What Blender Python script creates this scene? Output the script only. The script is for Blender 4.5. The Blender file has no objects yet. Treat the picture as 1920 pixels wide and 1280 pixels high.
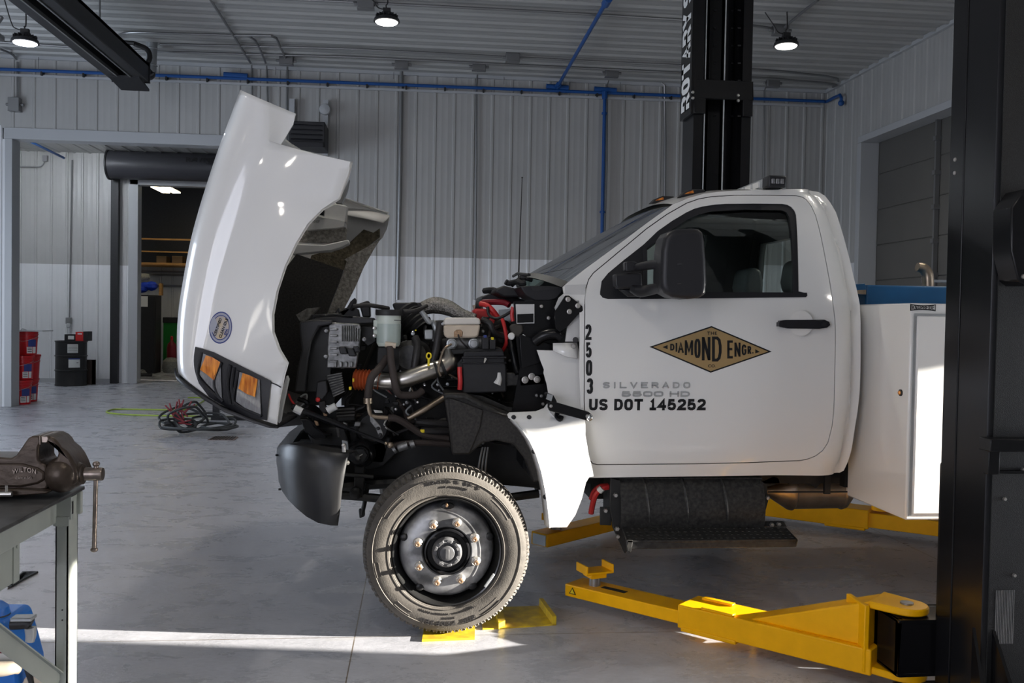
import bpy, bmesh, math, random
from mathutils import Vector, Matrix
random.seed(7)
SC = bpy.context.scene
COL = SC.collection
R = math.radians

# ------------------------------------------------------------------ camera
CAM = Vector((0, 0, 1.5))
CM = (Matrix.Translation(CAM) @ Matrix.Rotation(R(-5.8), 4, 'Z') @
      Matrix.Rotation(R(90 - 1.47), 4, 'X') @ Matrix.Rotation(R(0.97), 4, 'Z'))
cam_data = bpy.data.cameras.new('camera')
cam_data.sensor_width = 36
cam_data.lens = 1750 / 1920 * 36
cam_data.clip_start = 0.05
cam = bpy.data.objects.new('camera', cam_data)
cam.matrix_world = CM
COL.objects.link(cam)
SC.camera = cam

# ------------------------------------------------------------------ light
SC.view_settings.view_transform = 'Standard'
SC.view_settings.look = 'None'
SC.view_settings.gamma = 1
SC.view_settings.use_curve_mapping = False
SC.view_settings.exposure = 0.80

world = bpy.data.worlds.new('sky')
SC.world = world
world.use_nodes = True
wb = world.node_tree.nodes['Background']
wb.inputs['Color'].default_value = (0.62, 0.76, 1.0, 1)
wb.inputs['Strength'].default_value = 0.6

def light(name, kind, loc, energy, color=(1, 1, 1), **kw):
    d = bpy.data.lights.new(name, kind)
    d.energy = energy
    d.color = color
    for k, v in kw.items():
        setattr(d, k, v)
    o = bpy.data.objects.new(name, d)
    o.location = loc
    COL.objects.link(o)
    return o

def aim(o, d):
    o.rotation_euler = Vector(d).to_track_quat('-Z', 'Y').to_euler()

# low sun coming in through the open bay door in the right wall
sun = light('sun', 'SUN', (12, 3, 5), 22.0, (1.0, 0.94, 0.84), angle=R(0.5))
aim(sun, (-1, 0.160, -0.18))
# daylight of the open bay door in the right wall; then two fill lights added out of view
d1 = light('bay_door_daylight', 'AREA', (6.6, 3.0, 1.0), 38, (0.86, 0.92, 1.0), shape='RECTANGLE', size=2.2, size_y=2.0)
aim(d1, (-1, 0, 0))
d2 = light('front_fill_light', 'AREA', (-4.6, -3.9, 1.9), 120, (0.88, 0.88, 1.0), shape='RECTANGLE', size=4.0, size_y=3.6)
aim(d2, (0, 1, 0))
d3 = light('side_fill_light', 'AREA', (-8.8, 9.0, 1.9), 150, (0.74, 0.85, 1.0), shape='RECTANGLE', size=4.0, size_y=3.6)
aim(d3, (1, 0, 0))

# ------------------------------------------------------------------ geometry of the view
MC = CM.to_3x3()
def ray(px, py):
    return MC @ Vector(((px - 960) / 1750, -(py - 640) / 1750, -1))
def P(px, py, Y):
    d = ray(px, py)
    return CAM + d * (Y / d.y)
def PZ(px, py, z):
    d = ray(px, py)
    return CAM + d * ((z - CAM.z) / d.z)
def PX(px, py, X):
    d = ray(px, py)
    return CAM + d * (X / d.x)
def V(*a):
    return Vector(a)

# ------------------------------------------------------------------ materials
MATS = {}
def new_mat(name):
    m = bpy.data.materials.new(name)
    m.use_nodes = True
    return m, m.node_tree.nodes, m.node_tree.links, m.node_tree.nodes['Principled BSDF']

def mat(name, col, rough=0.5, metal=0.0, coat=0.0, noise=0.0, nscale=8.0, bump=0.0, bscale=60.0,
        emit=None, estr=0.0, trans=0.0, ior=1.45, alpha=1.0, spec=None, dark=None, stretch=None, rvar=0.0):
    if name in MATS:
        return MATS[name]
    m, N, L, b = new_mat(name)
    b.inputs['Base Color'].default_value = (*col, 1)
    b.inputs['Roughness'].default_value = rough
    b.inputs['Metallic'].default_value = metal
    b.inputs['Coat Weight'].default_value = coat
    b.inputs['Coat Roughness'].default_value = 0.06
    b.inputs['Transmission Weight'].default_value = trans
    b.inputs['IOR'].default_value = ior
    b.inputs['Alpha'].default_value = alpha
    if spec is not None:
        b.inputs['Specular IOR Level'].default_value = spec
    if emit:
        b.inputs['Emission Color'].default_value = (*emit, 1)
        b.inputs['Emission Strength'].default_value = estr
    if noise or bump or rvar:
        tc = N.new('ShaderNodeTexCoord')
        src = tc.outputs['Object']
        if stretch:
            mp = N.new('ShaderNodeMapping')
            mp.inputs['Scale'].default_value = stretch
            L.new(src, mp.inputs['Vector'])
            src = mp.outputs['Vector']
    if noise or rvar:
        t = N.new('ShaderNodeTexNoise')
        t.inputs['Scale'].default_value = nscale
        t.inputs['Detail'].default_value = 6
        L.new(src, t.inputs['Vector'])
        r = N.new('ShaderNodeValToRGB')
        r.color_ramp.elements[0].position = 0.35
        r.color_ramp.elements[1].position = 0.68
        L.new(t.outputs['Fac'], r.inputs['Fac'])
    if noise:
        c0 = dark if dark else tuple(c * (1 - noise) for c in col)
        r.color_ramp.elements[0].color = (*c0, 1)
        r.color_ramp.elements[1].color = (*col, 1)
        L.new(r.outputs['Color'], b.inputs['Base Color'])
    if rvar:
        mr = N.new('ShaderNodeMapRange')
        mr.inputs['To Min'].default_value = max(0.02, rough - rvar)
        mr.inputs['To Max'].default_value = min(1, rough + rvar)
        L.new(t.outputs['Fac'], mr.inputs['Value'])
        L.new(mr.outputs['Result'], b.inputs['Roughness'])
    if bump:
        t2 = N.new('ShaderNodeTexNoise')
        t2.inputs['Scale'].default_value = bscale
        t2.inputs['Detail'].default_value = 4
        L.new(src, t2.inputs['Vector'])
        bp = N.new('ShaderNodeBump')
        bp.inputs['Strength'].default_value = bump
        bp.inputs['Distance'].default_value = 0.01
        L.new(t2.outputs['Fac'], bp.inputs['Height'])
        L.new(bp.outputs['Normal'], b.inputs['Normal'])
    MATS[name] = m
    return m

def concrete():
    m, N, L, b = new_mat('concrete_floor')
    tc = N.new('ShaderNodeTexCoord')
    def noise(scale, detail, sc=(1, 1, 1), rough=0.6, dist=0.0):
        mp = N.new('ShaderNodeMapping')
        mp.inputs['Scale'].default_value = sc
        L.new(tc.outputs['Object'], mp.inputs['Vector'])
        t = N.new('ShaderNodeTexNoise')
        t.inputs['Scale'].default_value = scale
        t.inputs['Detail'].default_value = detail
        t.inputs['Roughness'].default_value = rough
        t.inputs['Distortion'].default_value = dist
        L.new(mp.outputs['Vector'], t.inputs['Vector'])
        return t.outputs['Fac']
    def mix(a, bb, f, mode='MIX'):
        x = N.new('ShaderNodeMix')
        x.data_type = 'RGBA'
        x.blend_type = mode
        for s, v in ((x.inputs[6], a), (x.inputs[7], bb), (x.inputs[0], f)):
            if isinstance(v, (int, float)):
                s.default_value = v
            elif isinstance(v, tuple):
                s.default_value = (*v, 1)
            else:
                L.new(v, s)
        return x.outputs[2]
    def ramp(f, p0, p1):
        r = N.new('ShaderNodeValToRGB')
        r.color_ramp.elements[0].position = p0
        r.color_ramp.elements[1].position = p1
        L.new(f, r.inputs['Fac'])
        return r.outputs['Color']
    big = ramp(noise(0.55, 6, (1, 1.5, 1), 0.6, 0.6), 0.38, 0.66)
    mid = ramp(noise(2.8, 10, (0.9, 1.35, 1), 0.74, 0.5), 0.30, 0.72)
    fine = ramp(noise(26, 6, (1, 2.2, 1), 0.7), 0.30, 0.72)
    c = mix((0.385, 0.39, 0.425), (0.59, 0.595, 0.645), mid)
    bg = N.new('ShaderNodeMath'); bg.operation = 'MULTIPLY'; bg.inputs[1].default_value = 0.55
    L.new(big, bg.inputs[0])
    c = mix(c, (0.455, 0.46, 0.50), bg.outputs[0])
    c = mix(c, mix((0.55, 0.55, 0.55), (1, 1, 1), fine), 0.42, 'MULTIPLY')
    # sawn control joints
    sx = N.new('ShaderNodeSeparateXYZ')
    L.new(tc.outputs['Object'], sx.inputs['Vector'])
    def joint(o, off, pitch):
        a = N.new('ShaderNodeMath'); a.operation = 'ADD'; a.inputs[1].default_value = off
        L.new(o, a.inputs[0])
        w = N.new('ShaderNodeMath'); w.operation = 'PINGPONG'; w.inputs[1].default_value = pitch / 2
        L.new(a.outputs[0], w.inputs[0])
        g = N.new('ShaderNodeMath'); g.operation = 'LESS_THAN'; g.inputs[1].default_value = 0.003
        L.new(w.outputs[0], g.inputs[0])
        return g.outputs[0]
    j = N.new('ShaderNodeMath'); j.operation = 'MAXIMUM'
    L.new(joint(sx.outputs['X'], 0.27, 3.6), j.inputs[0])
    L.new(joint(sx.outputs['Y'], -4.36, 3.6), j.inputs[1])
    c = mix(c, (0.16, 0.13, 0.10), j.outputs[0])
    # pale stains
    st = ramp(noise(1.1, 5, (0.6, 2.4, 1), 0.7, 1.5), 0.62, 0.74)
    c = mix(c, (0.44, 0.43, 0.42), mix((0, 0, 0), (0.55, 0.55, 0.55), st))
    L.new(c, b.inputs['Base Color'])
    mr = N.new('ShaderNodeMapRange')
    mr.inputs['To Min'].default_value = 0.20
    mr.inputs['To Max'].default_value = 0.40
    L.new(mid, mr.inputs['Value'])
    L.new(mr.outputs['Result'], b.inputs['Roughness'])
    bp = N.new('ShaderNodeBump')
    bp.inputs['Strength'].default_value = 0.12
    bp.inputs['Distance'].default_value = 0.01
    L.new(fine, bp.inputs['Height'])
    L.new(bp.outputs['Normal'], b.inputs['Normal'])
    return m

def light_mat(name, col, s):
    m, N, L, b = new_mat(name)
    b.inputs['Base Color'].default_value = (*col, 1)
    b.inputs['Emission Color'].default_value = (*col, 1)
    b.inputs['Emission Strength'].default_value = s
    return m

M = dict(
    floor=concrete(),
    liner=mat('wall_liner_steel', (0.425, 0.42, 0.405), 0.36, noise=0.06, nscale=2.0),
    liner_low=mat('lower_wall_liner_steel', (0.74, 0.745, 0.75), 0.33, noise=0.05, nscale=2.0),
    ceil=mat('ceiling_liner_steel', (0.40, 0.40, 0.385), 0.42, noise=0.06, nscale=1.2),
    trim=mat('white_trim_steel', (0.44, 0.45, 0.46), 0.35),
    darkdoor=mat('grey_overhead_door', (0.115, 0.11, 0.10), 0.5, noise=0.08, nscale=2),
    white=mat('white_car_paint', (0.78, 0.775, 0.755), 0.28, coat=0.9),
    whitein=mat('unpolished_white_panel', (0.60, 0.60, 0.59), 0.5, noise=0.1, nscale=12),
    fuzz=mat('grey_fibre_liner', (0.40, 0.38, 0.35), 0.85, noise=0.55, nscale=55, bump=0.5, bscale=120),
    dirt=mat('dirty_brown_fibre', (0.16, 0.135, 0.09), 0.9, noise=0.6, nscale=45, bump=0.5, bscale=90),
    yellow=mat('yellow_lift_paint', (0.96, 0.47, 0.001), 0.38, noise=0.08, nscale=14, spec=0.3),
    yellow2=mat('lemon_yellow_paint', (0.72, 0.52, 0.02), 0.40, noise=0.25, nscale=18, dark=(0.45, 0.30, 0.03)),
    black=mat('gloss_black_paint', (0.006, 0.006, 0.007), 0.26, spec=0.32),
    blacksp=mat('speckled_black_paint', (0.016, 0.016, 0.017), 0.42, noise=0.6, nscale=220, bump=0.35, bscale=320),
    plastic=mat('black_plastic', (0.020, 0.020, 0.022), 0.5, noise=0.25, nscale=30),
    trimblack=mat('satin_black_trim', (0.014, 0.014, 0.017), 0.42, bump=0.05, bscale=300),
    bumperblack=mat('satin_black_bumper', (0.019, 0.019, 0.020), 0.33, rvar=0.05, nscale=20),
    rubber=mat('tyre_rubber', (0.105, 0.094, 0.082), 0.78, noise=0.25, nscale=30, bump=0.12, bscale=150),
    hose=mat('black_rubber_hose', (0.024, 0.022, 0.022), 0.5),
    hosebr=mat('brown_rubber_hose', (0.045, 0.034, 0.030), 0.65),
    grime=mat('grimy_black_metal', (0.018, 0.017, 0.016), 0.6, noise=0.5, nscale=40),
    frame=mat('dark_frame_steel', (0.014, 0.014, 0.014), 0.5, noise=0.4, nscale=25),
    liner_arch=mat('dusty_black_wheel_liner', (0.040, 0.036, 0.032), 0.62, noise=0.6, nscale=90, dark=(0.015, 0.014, 0.013)),
    alu=mat('cast_aluminium', (0.36, 0.36, 0.355), 0.42, metal=0.75, noise=0.55, nscale=38),
    steel=mat('brushed_steel_pipe', (0.55, 0.52, 0.47), 0.30, metal=1.0, noise=0.15, nscale=10),
    steelbr=mat('heat_tinted_steel', (0.40, 0.32, 0.24), 0.36, metal=0.9, noise=0.35, nscale=12),
    bolt=mat('zinc_bolt', (0.55, 0.53, 0.50), 0.35, metal=0.9),
    brass=mat('rusty_lug_steel', (0.55, 0.36, 0.22), 0.45, metal=0.75, noise=0.4, nscale=120),
    chrome=mat('chrome', (0.72, 0.72, 0.72), 0.10, metal=1.0),
    galv=mat('galvanised_steel', (0.44, 0.46, 0.47), 0.38, metal=0.45, noise=0.2, nscale=8),
    conduit=mat('conduit_steel', (0.27, 0.27, 0.27), 0.38, metal=0.75),
    wheel=mat('black_wheel_steel', (0.012, 0.012, 0.012), 0.30, rvar=0.08, nscale=40, coat=0.3),
    wheeldisc=mat('worn_wheel_disc', (0.46, 0.46, 0.47), 0.36, metal=0.45, noise=0.75, nscale=11, rvar=0.14),
    hub=mat('dark_hub_plastic', (0.10, 0.10, 0.105), 0.45, noise=0.3, nscale=40),
    orange=mat('orange_silicone', (0.46, 0.10, 0.03), 0.45, noise=0.2, nscale=20),
    ylw=mat('yellow_plastic', (0.80, 0.62, 0.02), 0.45),
    red=mat('red_plastic', (0.58, 0.03, 0.03), 0.40),
    bucket=mat('red_bucket_plastic', (0.52, 0.008, 0.014), 0.32),
    blue=mat('blue_paint', (0.010, 0.11, 0.27), 0.36, noise=0.1, nscale=15),
    bluebright=mat('bright_blue_plastic', (0.015, 0.17, 0.62), 0.35),
    bluepipe=mat('blue_air_pipe', (0.010, 0.075, 0.27), 0.4),
    bluedk=mat('navy_label', (0.03, 0.05, 0.22), 0.5),
    gold=mat('gold_decal', (0.36, 0.24, 0.10), 0.45, coat=0.3),
    ink=mat('black_decal', (0.008, 0.008, 0.009), 0.4),
    paper=mat('white_label_paper', (0.70, 0.70, 0.68), 0.6),
    offwhite=mat('aged_white_plastic', (0.66, 0.56, 0.44), 0.42, noise=0.12, nscale=14),
    milky=mat('translucent_plastic', (0.60, 0.66, 0.60), 0.32, noise=0.08, nscale=10),
    fluid=mat('coolant_behind_plastic', (0.40, 0.47, 0.44), 0.3),
    washer=mat('red_washer_fluid_plastic', (0.62, 0.05, 0.05), 0.3),
    foil=mat('crinkled_foil_wrap', (0.40, 0.38, 0.35), 0.35, metal=0.8, noise=0.6, nscale=120, bump=0.9, bscale=110),
    amber=mat('amber_lens', (0.95, 0.36, 0.04), 0.16, noise=0.55, nscale=9, dark=(0.42, 0.09, 0.005), stretch=(7, 7, 1), coat=0.9),
    clear=mat('lamp_lens_clear', (0.30, 0.30, 0.31), 0.15, metal=0.35, noise=0.35, nscale=40, stretch=(6, 1, 1), coat=0.8),
    grey=mat('grey_bench_paint', (0.46, 0.49, 0.45), 0.42, noise=0.1, nscale=10),
    greytop=mat('dark_steel_bench_top', (0.10, 0.10, 0.10), 0.45, metal=0.4, noise=0.5, nscale=14),
    vise=mat('brown_cast_iron', (0.075, 0.055, 0.042), 0.40, metal=0.55, noise=0.35, nscale=18, bump=0.15, bscale=45),
    visesteel=mat('worn_vise_steel', (0.34, 0.28, 0.24), 0.33, metal=0.9, noise=0.4, nscale=40),
    drum=mat('black_drum_paint', (0.016, 0.016, 0.017), 0.36),
    cable=mat('grey_cable', (0.030, 0.033, 0.034), 0.5),
    clamp=mat('dark_red_clamp', (0.20, 0.012, 0.02), 0.45),
    greenhose=mat('lime_hose', (0.30, 0.40, 0.05), 0.5),
    green=mat('green_paint', (0.010, 0.18, 0.025), 0.5),
    wood=mat('yellow_pine_lumber', (0.56, 0.30, 0.09), 0.6, noise=0.25, nscale=6, stretch=(1, 8, 8)),
    brown=mat('brown_board', (0.07, 0.05, 0.04), 0.7),
    cloth=mat('grey_cloth', (0.30, 0.30, 0.28), 0.9, noise=0.3, nscale=30),
    tarp=mat('blue_tarp', (0.012, 0.05, 0.50), 0.45),
    seat=mat('grey_seat_vinyl', (0.22, 0.23, 0.235), 0.5, bump=0.1, bscale=200),
    interior=mat('dark_cab_trim', (0.042, 0.042, 0.044), 0.6),
    headliner=mat('cab_headliner', (0.34, 0.34, 0.33), 0.8),
    housing=mat('dark_roll_door_hood', (0.045, 0.045, 0.052), 0.42),
    dust=mat('dusty_black_step', (0.040, 0.038, 0.035), 0.5, noise=0.75, nscale=60, dark=(0.010, 0.010, 0.010)),
    concrete2=mat('grey_steel_grate', (0.22, 0.16, 0.14), 0.6, noise=0.3, nscale=20),
    lamp=light_mat('lamp_diffuser', (1.0, 0.96, 0.90), 14),
    lampcool=light_mat('cool_lamp_diffuser', (0.88, 0.90, 1.0), 14),
    lampwarm=light_mat('warm_lamp_diffuser', (1.0, 0.86, 0.55), 10),
    silver=mat('silver_sticker', (0.42, 0.43, 0.50), 0.3, metal=0.4),
    stickgold=mat('sticker_gold_centre', (0.58, 0.46, 0.28), 0.4, noise=0.3, nscale=25, dark=(0.40, 0.38, 0.40)),
)
def glass(name, tint, refl_rough=0.02, mixf=0.9):
    m, N, L, b = new_mat(name)
    N.remove(b)
    out = N['Material Output']
    t = N.new('ShaderNodeBsdfTransparent')
    t.inputs['Color'].default_value = (*tint, 1)
    g = N.new('ShaderNodeBsdfGlossy')
    g.inputs['Roughness'].default_value = refl_rough
    f = N.new('ShaderNodeFresnel')
    f.inputs['IOR'].default_value = 1.5
    mx = N.new('ShaderNodeMixShader')
    L.new(f.outputs['Fac'], mx.inputs['Fac'])
    L.new(t.outputs['BSDF'], mx.inputs[1])
    L.new(g.outputs['BSDF'], mx.inputs[2])
    L.new(mx.outputs['Shader'], out.inputs['Surface'])
    return m
M['glass'] = glass('window_glass', (0.86, 0.90, 0.88))
M['windshield'] = glass('tinted_windshield_glass', (0.30, 0.40, 0.36))

# ------------------------------------------------------------------ object helpers
def tag(o, label=None, cat=None, group=None, kind=None):
    if label: o['label'] = label
    if cat: o['category'] = cat
    if group: o['group'] = group
    if kind: o['kind'] = kind
    return o

def thing(name, label, cat, loc=(0, 0, 0), group=None):
    o = bpy.data.objects.new(name, None)
    o.empty_display_size = 0.1
    o.location = loc
    COL.objects.link(o)
    return tag(o, label, cat, group)

def setparent(o, p):
    if p is not None:
        o.parent = p
        w = Matrix.Translation(p.location) if p.parent is None else p.matrix_world
        q, mw = p, Matrix.Identity(4)
        chain = []
        while q is not None:
            chain.append(q); q = q.parent
        for c in reversed(chain):
            mw = mw @ c.matrix_parent_inverse @ c.matrix_basis
        o.matrix_parent_inverse = mw.inverted()

class MB:
    """collects shapes (world coordinates) that become ONE mesh object"""
    def __init__(s):
        s.v = []; s.f = []; s.m = []; s.sm = []
    def add(s, vs, fs, mi=0, smooth=True):
        n = len(s.v)
        s.v += [Vector(v) for v in vs]
        for f in fs:
            s.f.append([i + n for i in f]); s.m.append(mi); s.sm.append(smooth)
        return s
    def box(s, c, d, rot=None, mi=0):
        c = Vector(c); h = Vector(d) / 2
        vs = []
        for x, y, z in ((-1,-1,-1),(1,-1,-1),(1,1,-1),(-1,1,-1),(-1,-1,1),(1,-1,1),(1,1,1),(-1,1,1)):
            p = Vector((x*h.x, y*h.y, z*h.z))
            if rot is not None: p = rot @ p
            vs.append(c + p)
        return s.add(vs, [(3,2,1,0),(4,5,6,7),(0,1,5,4),(1,2,6,5),(2,3,7,6),(3,0,4,7)], mi)
    def span(s, a, b, mi=0):
        a = Vector(a); b = Vector(b)
        return s.box((a+b)/2, (abs(b.x-a.x), abs(b.y-a.y), abs(b.z-a.z)), None, mi)
    def beam(s, a, b, w, h, up=(0,0,1), mi=0):
        a = Vector(a); b = Vector(b); d = b - a
        x = d.normalized(); y = Vector(up).cross(x)
        if y.length < 1e-4: y = Vector((0,1,0)).cross(x)
        y.normalize(); z = x.cross(y)
        rot = Matrix((x, y, z)).transposed()
        return s.box((a+b)/2, (d.length, w, h), rot, mi)
    def prism(s, pts, off, mi=0):
        pts = [Vector(p) for p in pts]; off = Vector(off); n = len(pts)
        nrm = Vector((0,0,0))
        for i in range(n):
            a, b = pts[i], pts[(i+1) % n]
            nrm += a.cross(b)
        if nrm.dot(off) > 0: pts = pts[::-1]
        vs = pts + [p + off for p in pts]
        fs = [list(range(n)), list(range(2*n-1, n-1, -1))]
        for i in range(n):
            j = (i+1) % n
            fs.append((j, i, n+i, n+j))
        return s.add(vs, fs, mi)
    def tube(s, pts, r, seg=8, mi=0, smooth=4, caps=True, closed=False):
        pts = [Vector(p) for p in pts]
        rs = r if isinstance(r, (list, tuple)) else [r] * len(pts)
        if smooth > 1 and len(pts) > 2:
            np_, nr = [], []
            k = len(pts)
            rng = k if closed else k - 1
            for i in range(rng):
                if closed:
                    p0, p1, p2, p3 = pts[(i-1)%k], pts[i], pts[(i+1)%k], pts[(i+2)%k]
                else:
                    p1, p2 = pts[i], pts[i+1]
                    p0 = pts[i-1] if i > 0 else p1*2 - p2
                    p3 = pts[i+2] if i+2 < k else p2*2 - p1
                for q in range(smooth):
                    t = q / smooth
                    np_.append(0.5*((2*p1) + (p2-p0)*t + (2*p0-5*p1+4*p2-p3)*t*t + (3*p1-p0-3*p2+p3)*t**3))
                    nr.append(rs[i]*(1-t) + rs[(i+1)%k]*t)
            if not closed:
                np_.append(pts[-1]); nr.append(rs[-1])
            pts, rs = np_, nr
        n = len(pts)
        up = None; rings = []
        for i in range(n):
            if closed: d = pts[(i+1)%n] - pts[i-1]
            else: d = pts[min(i+1, n-1)] - pts[max(i-1, 0)]
            if d.length < 1e-9: d = Vector((0,0,1))
            d.normalize()
            if up is None:
                up = Vector((0,0,1)) if abs(d.z) < 0.9 else Vector((0,1,0))
            u = up - d * up.dot(d)
            if u.length < 1e-6: u = Vector((1,0,0)) - d*d.x
            u.normalize(); up = u; w = d.cross(u)
            rings.append([pts[i] + (u*math.cos(2*math.pi*k/seg) + w*math.sin(2*math.pi*k/seg))*rs[i] for k in range(seg)])
        vs = [p for ring in rings for p in ring]; fs = []
        for i in range(n if closed else n-1):
            j = (i+1) % n
            for k in range(seg):
                l = (k+1) % seg
                fs.append((i*seg+k, i*seg+l, j*seg+l, j*seg+k))
        if caps and not closed:
            fs.append(list(range(seg))[::-1]); fs.append([(n-1)*seg+k for k in range(seg)])
        return s.add(vs, fs, mi)
    def lathe(s, prof, c, axis=(0,0,1), seg=24, mi=0, caps=True):
        """prof: list of (radius, along)"""
        c = Vector(c); a = Vector(axis).normalized()
        u = Vector((1,0,0)) if abs(a.x) < 0.9 else Vector((0,0,1))
        u = (u - a*u.dot(a)).normalized(); w = a.cross(u)
        vs = []; fs = []
        for r, h in prof:
            for k in range(seg):
                t = 2*math.pi*k/seg
                vs.append(c + a*h + (u*math.cos(t) + w*math.sin(t))*r)
        n = len(prof)
        for i in range(n-1):
            for k in range(seg):
                l = (k+1) % seg
                fs.append((i*seg+k, i*seg+l, (i+1)*seg+l, (i+1)*seg+k))
        if caps:
            if prof[0][0] > 1e-5: fs.append(list(range(seg))[::-1])
            if prof[-1][0] > 1e-5: fs.append([(n-1)*seg+k for k in range(seg)])
        return s.add(vs, fs, mi)
    def cyl(s, a, b, r, seg=16, mi=0):
        a = Vector(a); b = Vector(b)
        return s.lathe([(r, 0), (r, (b-a).length)], a, b-a, seg, mi)
    def sphere(s, c, r, seg=16, mi=0, sc=(1,1,1)):
        c = Vector(c); n = seg//2; vs = []; fs = []
        for i in range(n+1):
            th = math.pi*i/n
            for k in range(seg):
                ph = 2*math.pi*k/seg
                vs.append(c + Vector((math.sin(th)*math.cos(ph)*r*sc[0], math.sin(th)*math.sin(ph)*r*sc[1], math.cos(th)*r*sc[2])))
        for i in range(n):
            for k in range(seg):
                l = (k+1) % seg
                fs.append((i*seg+k, (i+1)*seg+k, (i+1)*seg+l, i*seg+l))
        return s.add(vs, fs, mi)
    def grid(s, rows, mi=0, skip=None):
        n = len(rows[0]); vs = [p for r in rows for p in r]; fs = []
        for i in range(len(rows)-1):
            for k in range(n-1):
                f = (i*n+k, i*n+k+1, (i+1)*n+k+1, (i+1)*n+k)
                if skip and skip(i, k): continue
                fs.append(f)
        return s.add(vs, fs, mi)
    def build(s, name, mats, parent=None, ang=35, bevel=0.0, bseg=2, subd=0, solid=0.0, merge=True):
        me = bpy.data.meshes.new(name)
        me.from_pydata(s.v, [], s.f)
        ms = mats if isinstance(mats, (list, tuple)) else [mats]
        for m_ in ms: me.materials.append(m_)
        me.polygons.foreach_set('material_index', s.m)
        if merge:
            bm = bmesh.new(); bm.from_mesh(me)
            bmesh.ops.remove_doubles(bm, verts=bm.verts, dist=1e-5)
            bmesh.ops.dissolve_degenerate(bm, edges=bm.edges, dist=1e-6)
            bmesh.ops.recalc_face_normals(bm, faces=bm.faces) if merge != 'keep' else None
            bm.to_mesh(me); bm.free()
        me.shade_smooth()
        me.set_sharp_from_angle(angle=R(ang))
        me.update()
        o = bpy.data.objects.new(name, me)
        COL.objects.link(o)
        if solid:
            md = o.modifiers.new('thickness', 'SOLIDIFY'); md.thickness = solid; md.offset = 0
        if bevel:
            md = o.modifiers.new('bevel', 'BEVEL'); md.width = bevel; md.segments = bseg
            md.limit_method = 'ANGLE'; md.angle_limit = R(40); md.harden_normals = False
        if subd:
            md = o.modifiers.new('subd', 'SUBSURF'); md.levels = subd; md.render_levels = subd
        setparent(o, parent)
        return o

def struct(name, mb, mats, label=None, **kw):
    o = mb.build(name, mats, None, **kw)
    return tag(o, label, None, None, 'structure')

FONT_CACHE = {}
def text_mesh(body, size, extrude=0.0015, bold=0.0, spacing=1.0, fit=None):
    """lettering as (verts, faces) in the XY plane, centred; fit = (width, height)"""
    cu = bpy.data.curves.new('t', 'FONT')
    cu.body = body; cu.size = size; cu.extrude = extrude; cu.offset = bold
    cu.space_character = spacing; cu.align_x = 'CENTER'; cu.align_y = 'CENTER'
    cu.resolution_u = 4
    o = bpy.data.objects.new('t', cu)
    COL.objects.link(o)
    dg = bpy.context.evaluated_depsgraph_get(); dg.update()
    me = bpy.data.meshes.new_from_object(o.evaluated_get(dg))
    vs = [v.co.copy() for v in me.vertices]; fs = [list(p.vertices) for p in me.polygons]
    bpy.data.objects.remove(o); bpy.data.curves.remove(cu); bpy.data.meshes.remove(me)
    x0, x1 = min(v.x for v in vs), max(v.x for v in vs); y0, y1 = min(v.y for v in vs), max(v.y for v in vs)
    sx = sy = 1
    if fit:
        sx = fit[0]/(x1-x0) if fit[0] else 1
        sy = fit[1]/(y1-y0) if fit[1] else sx
        if not fit[0]: sx = sy
    vs = [Vector(((v.x-(x0+x1)/2)*sx, (v.y-(y0+y1)/2)*sy, v.z)) for v in vs]
    return vs, fs

def put_text(mb, body, c, right, up, fit, extrude=0.0015, bold=0.0, spacing=1.0, mi=0, warp=None):
    vs, fs = text_mesh(body, 1.0, 0.0, bold, spacing, fit)
    c = Vector(c); r = Vector(right).normalized(); u = Vector(up).normalized(); n = r.cross(u)
    # flat glyph + thin thickness
    N0 = len(vs); out = []
    for z in (extrude, 0):
        for v in vs:
            x, y = v.x, v.y
            if warp: x, y = warp(x, y)
            out.append(c + r*x + u*y + n*z)
    cnt = {}
    for f in fs:
        for i in range(len(f)):
            e = (f[i], f[(i+1) % len(f)]); cnt[e] = cnt.get(e, 0) + 1
    ff = [list(f) for f in fs]
    for (a, b) in cnt:
        if (b, a) not in cnt: ff.append([b, a, a+N0, b+N0])
    mb.add(out, ff, mi)
    return mb

# ---- sheet-metal panel: an outline in the X-Z plane cut from a curved sheet Y = field(X, Z)
def back(pts, field):
    out = []
    for px, py in pts:
        Y = 4.4
        for _ in range(8):
            p = P(px, py, Y); Y = field(p.x, p.z)
        out.append((p.x, p.z))
    return out

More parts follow.
